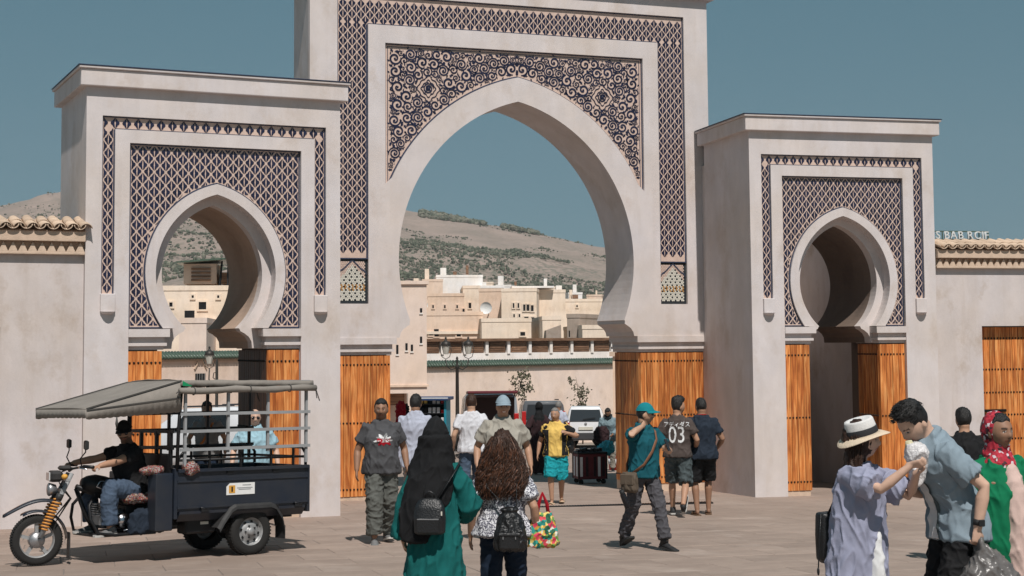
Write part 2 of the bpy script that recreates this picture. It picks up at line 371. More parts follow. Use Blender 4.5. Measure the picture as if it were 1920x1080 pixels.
def door_leaf(parent, u0, u1, y, z0, z1, pw=.115, studs=(.93, .5, .06), face='front', frame=True, mat='cedar', name='door_leaf', label=None):
    """boarded cedar leaf with rows of iron studs; 'left'/'right' leaves face along u instead of outwards"""
    w = u1-u0; mb = MB(); mb.box(0, w, .03, .055, 0, z1-z0)
    leaf = mb.build(name, mat, parent)
    if face == 'front': leaf.location = (u0, y, z0)
    elif face == 'left': leaf.matrix_local = Matrix.Translation((y, u1, z0)) @ Matrix.Rotation(-PI/2, 4, 'Z')
    else: leaf.matrix_local = Matrix.Translation((y, u0, z0)) @ Matrix.Rotation(PI/2, 4, 'Z')
    if label: leaf['label'] = label
    n = max(2, round(w/pw)); p = w/n; me = plank_mesh(p-.005, z1-z0)
    if mat != 'cedar': me.materials[0] = MATS[mat]
    for i in range(n): link('plank', me, leaf, loc=(p*(i+.5), random.uniform(-.002, .002), 0))
    ns = max(3, round(w/.062))
    for fz in studs:
        z = (z1-z0)*fz
        for i in range(ns): link('stud', STUD_ME, leaf, loc=(w*(i+.5)/ns, -.002, z))
    return leaf
def imposts(mb, u0, u1, z, d, sgn):
    """stepped capital mouldings over a pier: u1 is the edge at the opening"""
    def slab(z0, z1, yo, uo):
        a, b = (u0, u1+uo) if sgn > 0 else (u1-uo, u0)
        mb.box(min(a, b), max(a, b), yo, d, z0, z1)
    slab(z-.115, z, -.02, .09); slab(z-.20, z-.115, .055, .03); slab(z-.245, z-.20, .02, .055); slab(z-.30, z-.245, .06, .015)
def small_gate(P, deg, W, label, rdep=.95, shade_mat='plaster_deep_shade'):
    th = rad(deg); e = Vector((math.cos(th), math.sin(th), 0)); ctr = P+e*(W/2); zg = gz(ctr.y)
    g = thing('arched_gate', label, 'gate', (ctr.x, ctr.y, zg), th, 'arched gates on the square')
    Z = lambda z: z-zg
    hw = W/2; b = -.6; o1, o2, p, dj = hw-.228, hw-.41, hw-.63, hw-.622
    top = Z(5.42); imp = Z(1.945)
    zt, zi, zp, zs, zb = Z(5.01), Z(4.82), Z(4.63), Z(2.44), Z(1.945)
    dep = 2.15; c, R1, zc = .317, 1.367, Z(2.75)
    wl = MB()
    for s in (-1, 1):                                     # raised frames of the front
        def rc(a, b_, z0, z1, y0=0., y1=.07): wl.box(min(s*a, s*b_), max(s*a, s*b_), y0, y1, z0, z1)
        rc(o1, hw, b, top); rc(o2, o1, b, zs); rc(dj, o2, b, zi)
    wl.box(-o1, o1, 0, .07, zt, top); wl.box(-dj, dj, 0, .07, zp, zi)
    a1, a2, a3 = arch(c, R1, zc, zb), arch(c, R1-.15, zc, zb), arch(c, R1-.29, zc, zb)
    wl.prism(a1+a2[::-1], .02, .26)                        # stepped ring round the opening
    hb = half_at(c, R1-.29, zc, zb)
    foot = [(hb+.015, zb-.01), (hb+.03, zb-.045), (hb+.09, zb-.075), (hb+.16, zb-.13), (hb+.20, zb-.20), (hb+.21, zb-.30)]
    core = [(-hw, b), (-hw, top), (hw, top), (hw, b), (hw-.7+.07, b), (hw-.7+.07, zb-.30)]+foot[::-1]+a3[::-1]+[(-x, z) for x, z in foot]+[(-hw+.7-.07, zb-.30), (-hw+.7-.07, b)]
    wl.prism(core, .26, .48); MB().prism([(x*.998, z) for x, z in core], .481, dep).build('shaded_passage', shade_mat, g)  # deeper part of the wall, its shade carried by a darker plaster
    wl.box(-hw, -hw+.06, .48, dep, b, top); wl.box(hw-.06, hw, .48, dep, b, top)
    wl.box(-hw, -o2, .07, .26, b, top); wl.box(o2, hw, .07, .26, b, top); wl.box(-o2, o2, .09, .26, zp+.01, top)
    for s in (-1, 1):
        wl.box(min(s*dj, s*o2), max(s*dj, s*o2), .09, .26, b, zp)
    op = dj-.505
    for s in (-1, 1): imposts(wl, s*dj, s*op, zb-.01, rdep, -s)
    wl.build('wall', 'plaster', g)
    cn = MB(); cn.box(-hw-.10, hw+.10, -.10, dep+.1, top, top+.245); cn.box(-hw-.13, hw+.13, -.13, dep+.13, top+.245, top+.285)
    bevel(cn.build('cornice', 'plaster', g), .012, 2)
    tr = MB()                                              # thin dark flashing on the roof edge
    tr.box(-hw-.14, hw+.14, -.14, dep+.14, top+.286, top+.298); tr.build('roof_edge', 'tile_edge', g)
    # tile fields
    sb = MB(); y = .052
    sb.box(-o1, -o2, y, .07, zs, zt); sb.box(o2, o1, y, .07, zs, zt); sb.box(-o2, o2, y, .07, zi, zt)
    strip = sb.build('tile_border', 'tile_ground', g)
    e_ = MB()
    for (x0, x1, z0, z1) in ((-o1, -o1+.018, zs, zt), (-o2-.018, -o2, zs, zi), (o1-.018, o1, zs, zt), (o2, o2+.018, zs, zi), (-o1, o1, zt-.018, zt), (-o2, o2, zi, zi+.018)): e_.box(x0, x1, y-.006, y+.004, z0+.001, z1-.001)
    e_.build('edge_tiles', 'tile_edge', strip)
    for s in (-1, 1):
        a_, b_ = min(s*o1, s*o2)+.02, max(s*o1, s*o2)-.02
        lattice(strip, lambda u, z: zs+.05 < z, a_, b_, zs, zi, y, 60, 1, zc=zi-.05)
    lattice(strip, lambda u, z: True, -o1+.02, o1-.02, zi+.05, zt, y, 60, 20, zc=(zi+zt)/2)
    pb = MB(); k = half_at(c, R1, zc, zb); y2 = .065
    pp = a1[1:-1]
    pb.prism([(-p, zb), (-p, zp), (p, zp), (p, zb), (k, zb)]+pp[::-1]+[(-k, zb)], y2, .26)
    panel = pb.build('tile_panel', 'tile_ground', g)
    e_ = MB(); a1o = arch(c, R1+.022, zc, zb)
    e_.prism(a1o+a1[::-1], y2-.006, y2+.01)
    for (x0, x1, z0, z1) in ((-p, -p+.02, zb, zp), (p-.02, p, zb, zp), (-p, p, zp-.02, zp), (-p, -k, zb, zb+.02), (k, p, zb, zb+.02)): e_.box(x0, x1, y2-.005, y2+.01, z0+.001, z1-.001)
    e_.build('edge_tiles', 'tile_edge', panel)
    def insp(u, z):
        if not zb+.06 < z < zp-.09: return 0
        a = abs(u)
        if a > half_at(c, R1+.085, zc, z): return 1 if z > zb+.1 else .6
        return 0
    lattice(panel, insp, -p+.022, p-.022, zb, zp, y2, 290, 15)
    cut = MB(); du = (2*p-.044)/15                          # petals trimmed along the curve and the edges
    for j in range(60):
        z = zp-.195*.55-(j-1)*.195/2
        if z < zb-.1: break
        for i in range(-1, 17):
            u = -p+.022+i*du+(.5*du if (j-1) % 2 else 0)
            if insp(u, z): continue
            for L_ in LOBES:
                for sg in (1, -1):
                    Q = [(u+sg*x*.87*du/.165, z+zz*.87) for x, zz in L_]
                    ok = [abs(x) < p-.024 and zb+.024 < zz < zp-.024 and (abs(x) > half_at(c, R1+.026, zc, zz)) for x, zz in Q]
                    Q = [q for q, o_ in zip(Q, ok) if o_]
                    if len(Q) >= 4: cut.prism(Q, y2-.007, y2, back=False)
    cut.build('cut_tiles', 'tile_blue', panel, kind='stuff')
    # brackets under the border
    for s in (-1, 1):
        bk = MB(); uc = s*(o1+o2)/2
        bk.prism([(uc-.105, zs-.26), (uc-.105, zs+.0), (uc+.105, zs), (uc+.105, zs-.26)], -.05, .01)
        bk.lathe([(.0, -.035), (.06, -.03), (.09, -.015), (.10, 0)], 16, (uc, -.01, zs-.262)); bk.lathe([(.1, 0), (.0, 0)], 16, (uc, -.01, zs-.262))
        bevel(bk.build('bracket', 'plaster', g), .01, 2)
    # piers cased in cedar
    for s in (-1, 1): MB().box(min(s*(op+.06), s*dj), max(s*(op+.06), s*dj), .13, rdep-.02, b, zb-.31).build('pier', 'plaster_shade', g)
    zd0, zd1 = .10, zb-.33
    for s in (-1, 1):
        door_leaf(g, min(s*op, s*dj)+.004, max(s*op, s*dj)-.004, .07, zd0, zd1, label='open cedar door leaf with iron studs')
        door_leaf(g, .135, rdep-.03, s*op, zd0, zd1, face='left' if s > 0 else 'right', mat='cedar_dark_and_shaded' if rdep > 1.5 else 'cedar')  # the deep left reveal has its shade put into a darker cedar
    for s in (-1, 1): MB().box(min(s*(op+.03), s*dj), max(s*(op+.03), s*dj), .085, rdep-.01, b, .095).build('plinth', 'clay_band', g)
    return g, ctr, th, zg
PL = Vector((-6.085, 22.0, 0)); PR = Vector((4.219, 27.3, 0)); PC = Vector((-3.531, 26.9, 0))
gL = small_gate(PL, 25.55, 3.826, 'smaller horseshoe gate with blue tiled face behind the cargo tricycle', 1.7, 'plaster_passage_shade')
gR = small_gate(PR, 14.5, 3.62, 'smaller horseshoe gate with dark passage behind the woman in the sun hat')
def scroll_meshes():
    out = []
    for k, (turn, w) in enumerate(((1.55, .038), (2.0, .034), (1.35, .043))):
        mb = MB(); n = 22; pts = []
        for i in range(n+1):
            t = i/n; a = t*turn*2*PI; r = .145*(1-t)**.8+.022
            pts.append((r*math.cos(a), r*math.sin(a), w*(.55+.65*math.sin(PI*min(1, t*1.05))**.5)*.5))
        P = []; F = []
        for i, (x, z, h) in enumerate(pts):
            x2, z2, _ = pts[min(i+1, n)]; x1, z1, _ = pts[max(i-1, 0)]; d = math.hypot(x2-x1, z2-z1); nx, nz = -(z2-z1)/d, (x2-x1)/d
            P += [(x+nx*h, -.008, z+nz*h), (x-nx*h, -.008, z-nz*h)]
            if i: F.append((2*i-2, 2*i, 2*i+1, 2*i-1))
        mb.add(P, F)
        mb.ell((0, -.006, 0), (.03, .006, .03), 8, 4)
        for a in (0.3, 1.5, 2.7, 3.9, 5.1):                          # leaves growing off the stem
            r = .158; x, z = r*math.cos(a), r*math.sin(a); q = a+.9
            L = [(0, 0), (.03, .022), (.062, .014), (.085, .0), (.05, -.012), (.022, -.02)]
            mb.add([(x+px*math.cos(q)-pz*math.sin(q), -.008, z+px*math.sin(q)+pz*math.cos(q)) for px, pz in L], [tuple(range(6))[::-1]])
        out.append(mb.mesh('scroll', 'tile_blue'))
    lf = MB(); L = [(-.06, 0), (-.03, .03), (0, .022), (.025, .045), (.04, .012), (.075, 0), (.04, -.014), (.02, -.042), (0, -.018), (-.03, -.028)]
    lf.prism(L, -.008, 0, back=False); leaf = lf.mesh('leaf_tile', 'tile_blue')
    rs = MB()                                             # rosette frame of the corner medallions
    for R_ in (.30, .19):
        n = 40; P = []; F = []
        for i in range(n):
            a = 2*PI*i/n; r = R_*(1-.16*abs(math.sin(2*a))+.05*math.cos(8*a))*(1.12 if abs(math.cos(a)) < .3 else 1); 
            for d in (-.013, .013): P.append(((r+d)*math.cos(a), -.009, (r+d)*math.sin(a)))
            F.append((2*i, 2*((i+1) % n), 2*((i+1) % n)+1, 2*i+1)[::-1])
        rs.add(P, F)
    for i in range(4):
        a = PI/4+i*PI/2; q = [(-.07*0, 0), (.035, .03), (.10, 0), (.035, -.03)]
        rs.add([(px*math.cos(a)-pz*math.sin(a), -.009, px*math.sin(a)+pz*math.cos(a)) for px, pz in q], [(3, 2, 1, 0)])
    return out, leaf, rs.mesh('medallion', 'tile_blue')
def centre_gate():
    W = 7.814; th = rad(20.21); e = Vector((math.cos(th), math.sin(th), 0)); ctr = PC+e*(W/2); zg = gz(ctr.y)
    g = thing('arched_gate', 'tall central horseshoe gate with arabesque spandrels and a wide open arch', 'gate', (ctr.x, ctr.y, zg), th, 'arched gates on the square')
    Z = lambda z: z-zg; hw = W/2; b = -.6; top = Z(8.27); dep = 1.3
    o1, o2, p = hw-.50, hw-1.06, hw-1.375
    zt, zi, zp = Z(7.92), Z(7.39), Z(7.07); zs, m0 = Z(3.20), Z(2.40); zk = Z(4.53)
    c, zc = .723, Z(3.2); Ri, Ro = 3.013, 3.45
    zb = Z(2.10); ain, aout = arch(c, Ri, zc, zb, 40), [q for q in arch(c, Ro, zc, Z(2.6), 48) if q[1] > zk+.02]
    imp = Z(1.80)
    wl = MB()
    for s in (-1, 1):
        def rc(a, b_, z0, z1, y0=0., y1=.07): wl.box(min(s*a, s*b_), max(s*a, s*b_), y0, y1, z0, z1)
        rc(o1, hw, imp, top); rc(o2, o1, imp, m0); rc(p, o2, imp, zi)
    wl.box(-o1, o1, 0, .07, zt, top); wl.box(-p, p, 0, .07, zp, zi)
    hb = half_at(c, Ri, zc, zb)
    foot = [(hb+.012, zb-.012), (hb+.012, zb-.07), (hb+.06, zb-.10), (hb+.13, zb-.15), (hb+.18, zb-.22), (hb+.20, imp)]
    lower = foot[::-1]+ain[::-1]+[(-x, z) for x, z in foot]
    wl.prism([(-p, imp), (-p, zk)]+aout+[(p, zk), (p, imp)]+lower, 0, .10)
    wl.prism([(-hw, imp), (-hw, top), (hw, top), (hw, imp)]+lower, .10, dep)
    op = 2.43-.0
    for s in (-1, 1): imposts(wl, s*hw*.998, s*op, imp+.0, dep, -s)
    wl.build('wall', 'plaster', g)
    cn = MB(); cn.box(-hw-.12, hw+.12, -.12, dep+.12, top, top+.28); cn.box(-hw-.15, hw+.15, -.15, dep+.15, top+.28, top+.33)
    bevel(cn.build('cornice', 'plaster', g), .012, 2)
    y = .05; sb = MB()
    sb.box(-o1, -o2, y, .095, zs, zt); sb.box(o2, o1, y, .095, zs, zt); sb.box(-o2, o2, y, .095, zi, zt)
    strip = sb.build('tile_border', 'tile_ground', g)
    e_ = MB()
    for (x0, x1, z0, z1) in ((-o1, -o1+.022, zs, zt), (-o2-.03, -o2, zs, zi), (o1-.022, o1, zs, zt), (o2, o2+.03, zs, zi), (-o1, o1, zt-.022, zt), (-o2, o2, zi, zi+.025)): e_.box(x0, x1, y-.005, y+.004, z0+.001, z1-.001)
    e_.build('edge_tiles', 'tile_edge', strip)
    for s in (1, -1):
        a_, b_ = min(s*o1, s*o2)+.028, max(s*o1, s*o2)-.028
        lattice(strip, lambda u, z: zs+.08 < z, a_, b_, zs, zi, y, 300 if s > 0 else 0, 3, zc=zi-.02)
    lattice(strip, lambda u, z: z < zt-.07, -o1+.028, o1-.028, zi+.06, zt, y, 0, 41, zc=zi+.08+.195*2)
    # arabesque spandrel
    y2 = .062; pb = MB(); pb.prism([(-p, zk), (-p, zp), (p, zp), (p, zk)]+aout[::-1], y2, .10)
    sp = pb.build('spandrel_panel', 'tile_ground', g)
    e_ = MB(); ao2 = [q for q in arch(c, Ro+.028, zc, Z(2.6), 48) if q[1] > zk+.02]
    e_.prism(aout+ao2[::-1], y2-.006, y2+.008)
    for (x0, x1, z0, z1) in ((-p, -p+.02, zk, zp), (p-.02, p, zk, zp), (-p, p, zp-.02, zp), (-p+.05, -p+.062, zk, zp-.05), (p-.062, p-.05, zk, zp-.05), (-p+.05, p-.05, zp-.062, zp-.05)): e_.box(x0, x1, y2-.005, y2+.006, z0+.001, z1-.001)
    e_.build('edge_tiles', 'tile_edge', sp)
    scr, leaf, med = scroll_meshes(); placed = []
    def room(u, z, r): return abs(u) < p-.07-r and z < zp-.07-r and (half_at(c, Ro+.05+r, zc, z) < abs(u)) and z > zk+.2
    for s in (-1, 1):
        u, z = s*(p-.82), zp-.78; o = link('medallion', med, sp, loc=(u, y2, z)); o.scale = (.72, 1, .72); placed.append((u, z, .225))
        link('scroll', scr[1], sp, loc=(u+.0, y2-.001, z)).scale = (.6, 1, .6)
    small = MB(); ns = 0; rnd = random.Random(3); tries = [(rnd.uniform(0, p), rnd.uniform(zk, zp), .158*sc_, sc_) for sc_ in [.68]*2500+[.56]*4000+[.44]*6000+[.32]*9000]
    for u, z, r, sc_ in tries:
        if room(u, z, r*.9) and all((u-a)**2+(z-b_)**2 > ((r+q)*.93)**2 for a, b_, q in placed if a > -.3) and u > r*.9:
            me = rnd.choice(scr); a = rnd.uniform(0, 6.28)
            for s in (-1, 1):
                ns += 1
                if ns <= 290: o = link('scroll', me, sp, loc=(s*u, y2, z)); o.scale = (s*sc_, 1, sc_); o.rotation_euler = (0, s*a, 0)
                else: mt = Matrix.Translation((s*u, y2, z)) @ Matrix.Rotation(s*a, 4, 'Y') @ Matrix.Diagonal((s*sc_, 1, sc_, 1)); small.add([mt @ v.co for v in me.vertices], [tuple(q.vertices)[::s] for q in me.polygons])
            placed += [(u, z, r), (-u, z, r)]
    if small.v: small.build('small_scrolls', 'tile_blue', sp, kind='stuff')
    cnt = 0
    for _ in range(9000):
        u, z = rnd.uniform(0, p), rnd.uniform(zk, zp); r = .04
        if room(u, z, r*.7) and all((u-a)**2+(z-b_)**2 > (q*1.0+.02)**2 for a, b_, q in placed if a > -.3):
            a = rnd.uniform(0, 6.28)
            for s in (-1, 1):
                o = link('leaf_tile', leaf, sp, loc=(s*u, y2, z)); o.scale = (s*.62, 1, .62); o.rotation_euler = (0, s*a, 0)
            placed += [(u, z, .034), (-u, z, .034)]; cnt += 1
            if cnt > 145: break
    # mosaic niches at the foot of the border
    for s in (-1, 1):
        a, b_ = (o2, o1); x0, x1 = min(s*a, s*b_), max(s*a, s*b_)
        mb = MB(); mb.box(x0, x1, y+.012, .095, m0, zs-.0)
        mo = mb.build('mosaic_panel', 'tile_black', g)
        tl = MB(); q = .0335; r_ = 0
        zz = m0+.07
        while zz < zs-.05:
            k = 0; uu = x0+.03+(r_ % 2)*q/2
            while uu < x1-.045:
                dz_ = zs-.10-abs(uu-(x0+x1)/2-.008)*1.1
                star = (r_ % 4 == 0 and k % 3 == 0) or (r_ % 4 == 2 and k % 3 == 1)
                mi = 1 if star else (2 if 6 <= r_ <= 9 and (k+r_) % 2 == 0 else 0)
                if zz > dz_: mi = 3
                h = .0168 if mi != 1 else .0145
                tl.prism([(uu+h*math.cos(t*PI/3), zz+h*math.sin(t*PI/3)) for t in range(6)], y+.006, y+.013, mi, back=False)
                uu += q; k += 1
            zz += q*.86; r_ += 1
        tl.build('mosaic_tiles', ['tile_white', 'tile_black', 'tile_ochre', 'tile_ground'], mo, kind='stuff')
        bd = MB(); bd.prism([(x0+.02, zs-.30), (x0+.05, zs-.24), (x0+.12, zs-.20), (x0+.2, zs-.12), ((x0+x1)/2, zs-.04), (x1-.2, zs-.12), (x1-.12, zs-.20), (x1-.05, zs-.24), (x1-.02, zs-.30), (x1-.02, zs-.27), (x1-.05, zs-.21), (x1-.12, zs-.17), (x1-.2, zs-.09), ((x0+x1)/2, zs-.01), (x0+.2, zs-.09), (x0+.12, zs-.17), (x0+.05, zs-.21), (x0+.02, zs-.27)], y-.002, y+.012); bd.build('lobed_edge', 'tile_edge', mo)
    for s in (-1, 1): MB().box(min(s*o2, s*o1), max(s*o2, s*o1), .03, .098, zs-.012, zs+.008).build('ledge', 'tile_edge', g)
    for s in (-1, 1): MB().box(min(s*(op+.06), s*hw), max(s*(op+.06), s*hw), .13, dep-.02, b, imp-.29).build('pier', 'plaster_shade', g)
    zd0, zd1 = .11, imp-.31
    for s in (-1, 1):
        door_leaf(g, min(s*op, s*(hw-.02))+.004, max(s*op, s*(hw-.02))-.004, .07, zd0, zd1, pw=.125, studs=(.935, .52, .05), label='tall cedar door leaf folded back against the pier')
        door_leaf(g, .135, dep-.05, s*op, zd0, zd1, face='left' if s > 0 else 'right', pw=.125, studs=(.935, .52, .05))
    for s in (-1, 1): MB().box(min(s*(op+.03), s*hw), max(s*(op+.03), s*hw), .085, dep-.01, b, .105).build('plinth', 'clay_band', g)
    return g
gC = centre_gate()
# ------------------------------------------------------------------ low walls with clay roof tiles, left and right of the gates
def roof_tile_mesh(up=True, L=.42):
    mb = MB(); r, t = .085, .012; P = []; n = 8
    for (y, k) in ((0, 1.), (L, .86)):
        for rr in (r, r-t):
            for i in range(n+1):
                a = PI*i/n; x, z = rr*k*math.cos(a), rr*k*math.sin(a)*.85
                P.append((x, y, z if up else -z))
    m = n+1; F = []
    for i in range(n):
        F += [(i, i+1, 2*m+i+1, 2*m+i), (m+i+1, m+i, 3*m+i, 3*m+i+1), (i+1, i, m+i, m+i+1)]
    F += [(0, 2*m, 3*m, m), (n, m+n, 3*m+n, 2*m+n)]
    if not up: F = [f[::-1] for f in F]
    mb.add(P, F, smooth=True); return mb.mesh('roof_tile', 'clay')
RT_UP, RT_DN = roof_tile_mesh(True), roof_tile_mesh(False)
def side_wall(P, deg, u0, u1, label, doors=(), off=.06, ztop=3.02):
    """runs along the gate's own line; door openings are (u0, u1, world z of the head)"""
    th = rad(deg); e = Vector((math.cos(th), math.sin(th), 0)); o = P+e*u0; zg = gz(o.y); L = u1-u0
    g = thing('boundary_wall', label, 'wall', (o.x, o.y, zg), th, 'low walls beside the gates'); Z = lambda z: z-zg
    wl = MB(); x = 0.; b = -.7; t1 = Z(ztop)
    for a, c, zh in sorted(doors):
        a, c = a-u0, c-u0
        wl.box(x, a, off, off+.5, b, t1); wl.box(a, c, off, off+.5, Z(zh), t1); x = c
        wl.box(a, c, off+.3, off+.5, b, Z(zh))
        door_leaf(g, a+.01, c-.01, off+.17, .05, Z(zh)-.02, studs=(.93, .735, .59, .45, .3, .12), label='cedar door with many rows of studs set in the wall')
    if 'right of the gates' in label: MB().box(doors[0][0]-u0+.02, doors[0][0]-u0+.55, off+.135, off+.158, 1.42, 1.47, bev=.008).bar((doors[0][0]-u0+.2, off+.146, 1.30), (doors[0][0]-u0+.2, off+.146, 1.45), .02, .02).build('door_bolt', 'stud_iron', g)
    wl.box(x, L, off, off+.5, b, t1)
    wl.build('wall', 'plaster_side', g)
    bd = MB(); bd.box(0, L, off-.01, off+.5, t1, t1+.155); bd.box(0, L, off-.085, off-.011, t1-.03, t1+.011); bd.box(0, L, off-.13, off+.5, t1+.155, t1+.30); bevel(bd.build('eaves_band', 'clay_band', g), .008)
    dm = MB(); dm.prism([(-.062, 0), (.062, 0), (0, .135)], -.07, 0, back=False); dme = dm.mesh('dentil', 'clay_band')
    nd = int(L/.13)
    for i in range(nd): link('dentil', dme, g, loc=((i+.5)*L/nd, off-.011, t1+.012)).rotation_euler = (0, 0, random.uniform(-.02, .02))
    nt_ = int(L/.178)
    for i in range(nt_):
        x = (i+.5)*L/nt_
        for r, (yy, zz) in enumerate(((off-.20, t1+.32), (off+.08, t1+.385))):
            q = link('roof_tile', RT_DN, g, loc=(x, yy, zz+.065), rot=(rad(13)+random.uniform(-.02, .02), 0, random.uniform(-.03, .03)))
            if i < nt_-1 or True: link('roof_tile', RT_UP, g, loc=(x+L/nt_/2, yy+.015+random.uniform(-.012, .012), zz+.02), rot=(rad(13)+random.uniform(-.03, .03), 0, random.uniform(-.05, .05)))
    rb = MB(); rb.prism([(off-.14, t1+.301), (off+.5, t1+.301), (off+.5, t1+.50), (off+.36, t1+.45)], 0, L, ax='x'); rb.build('roof_bed', 'clay_band', g)
    return g
wL = side_wall(PL, 25.55, -4.2, -.005, 'low plaster wall with clay roof tiles left of the cargo tricycle', doors=((-2.9, -1.135, 1.97),))
wR = side_wall(PR, 14.5, 3.64, 9.5, 'low plaster wall with clay roof tiles right of the gates', doors=((4.57, 6.6, 1.93),))
# ------------------------------------------------------------------ covered passage behind the right-hand gate
def passage():
    g0, ctr, th, zg = gR
    o = thing('covered_passage', 'dim plaster passage with a dark door seen through the gate on the right', 'passage', (ctr.x, ctr.y, zg), th)
    wl = MB(); d0, d1 = 2.152, 5.4; h = 6.1
    wl.box(-1.8, -1.55, d0, d1, -.6, h); wl.box(1.5, 1.8, d0, d1, -.6, h); wl.box(-1.55, 1.5, d1-.25, d1, -.6, 6.1)
    wl.build('wall', 'plaster_side', o)
    d = door_leaf(o, -.98, .02, d1-.32, .0, 2.55, pw=.2, studs=(.5,), mat='cedar_dark_and_shaded', name='door')
    MB().box(-1.04, .08, d1-.29, d1-.26, 0, 2.62).build('door_frame', 'black', o)
passage()
# ------------------------------------------------------------------ far side of the square
def along(A, B):
    d = B-A; return math.atan2(d.y, d.x), math.hypot(d.x, d.y)
M('green_glaze', (.085, .12, .09), rough=.35, var=.35, scale=9)
def coped_wall(label, A, B, ztop, thick=.4, mat='plaster_far', zlow=-4.):
    th, L = along(A, B); g = thing('plaza_wall', label, 'wall', (A.x, A.y, gz(A.y)), th, 'walls with green tiled coping'); z0 = gz(A.y); t = ztop-z0
    MB().box(0, L, 0, thick, zlow-z0, t-.3).build('wall', mat, g)
    cb = MB(); cb.box(0, L, -.06, thick+.06, t-.3, t-.2); cb.prism([(-.12, t-.2), (thick+.12, t-.2), (thick/2, t-.02)], 0, L, ax='x'); cb.build('coping', 'clay_band', g)
    tl = MB(); n = int(L/.12)
    for i in range(n):
        x = (i+.5)*L/n; k = .055
        tl.tube([(x, -.16, t-.2), (x, thick/2, t+.0)], k, 6, smooth=True)
    tl.build('coping_tiles', 'green_glaze', g, kind='stuff')
    return g, th, L
A = at(765, 690, 60.5); B = at(1215, 690, 66.5)
ztop = (at(800, 680, 61).z+at(1160, 670, 65.8).z)/2
cw, cth, cL = coped_wall('pale wall with green tiled coping across the square behind the cars', A, B, ztop)
def gallery():
    n = Vector((-math.sin(cth), math.cos(cth), 0)); e = Vector((math.cos(cth), math.sin(cth), 0)); o = A+n*3.5-e*1.0
    zt = at(980, 634, o.y+2.5).z; z0 = gz(o.y); L = cL+3
    g = thing('gallery', 'roof terrace with a row of brown wooden shutters above the pale wall', 'gallery', (o.x, o.y, z0), cth); Z = lambda z: z-z0
    t = Z(zt); MB().box(0, L, .1, .5, -2, t-.62).build('parapet', 'plaster_house_white', g)
    bm_ = MB(); bm_.box(-.1, L+.1, -.05, .55, t-.12, t+.0); bm_.build('beam', 'old_wood', g)
    sp = 1.09; k = int(L/sp)
    for i in range(k+1):
        x = i*sp+.12
        MB().box(x-.07, x+.07, .05, .45, t-.66, t-.12).build('post', 'plaster_house_white', g)
        if i < k:
            p = MB(); p.box(x+.14, x+sp-.14, .12, .18, t-.62, t-.14)
            for j in range(5): p.box(x+.17, x+sp-.17, .10, .119, t-.60+j*.09, t-.60+j*.09+.07)
            p.build('shutter', 'old_wood', g)
    ro = MB(); ro.box(-.1, L+.1, .5, 3, t-.05, t+.0); ro.build('roof', 'clay_band', g)
    bk = MB(); bk.box(0, L, 2.0, 2.2, -2, t-.06); bk.build('back_wall', 'plaster_house_pink', g)
gallery()
def left_building():
    c = at(800, 600, 44.); th = rad(8); zt = at(800, 533, 44).z; zo = at(800, 737, 44).z; z0 = gz(44)
    g = thing('corner_building', 'plain beige building with slit windows and a shaded ground-floor recess', 'building', (c.x, c.y, z0), th); Z = lambda z: z-z0
    wl = MB(); wl.box(-3.4, 0, 0, 8, Z(zo), Z(zt)); wl.box(-3.4, -.5, 1.0, 7.8, -1, Z(zo)-.001); wl.build('wall', 'plaster_far', g)
    MB().box(-3.45, .05, -.05, 8.05, Z(zo)+.18, Z(zo)+.24).build('string_course', 'plaster_house_pink', g)
    MB().box(-3.46, .06, -.06, 8.06, Z(zt), Z(zt)+.1).build('parapet', 'plaster_far', g)
    MB().box(-3.3, -.6, .55, .98, Z(zo)-.35, Z(zo)-.01).build('brown_lintel', 'old_wood', g)
    for (x, v, h) in ((746, 655, 17), (763, 650, 13), (773, 652, 12), (790, 637, 12), (790, 582, 8), (700, 655, 14), (680, 600, 12)):
        P = at(x, v, 44.1); u = (P.x-c.x)/math.cos(th); hh = h/2900*44
        f = MB(); f.box(u-.032, u+.032, -.02, .12, Z(P.z)-hh/2, Z(P.z)+hh/2); f.build('slit_window', 'black', g)
        MB().box(u-.05, u+.05, -.03, .01, Z(P.z)-hh/2-.05, Z(P.z)-hh/2-.012).build('sill', 'plaster_house_white', g)
left_building()
def edge_building():
    c = at(1149, 700, 50); z0 = gz(50); g = thing('tall_building', 'brown shaded house edge beside the right side of the wide arch', 'building', (c.x, c.y, z0), rad(-6))
    MB().box(0, 5, 0, 8, -1, at(1150, 668, 50).z-z0).build('wall', 'plaster_house_pink', g)
    p = MB(); p.box(.17, .33, -.12, -.005, -1, at(1150, 640, 50).z-z0); p.build('corner_post', 'plaster_house_white', g)
    MB().box(-.1, 5.1, -.1, 8, at(1150, 668, 50).z-z0, at(1150, 660, 50).z-z0).build('roof_edge', 'clay_band', g)
edge_building()
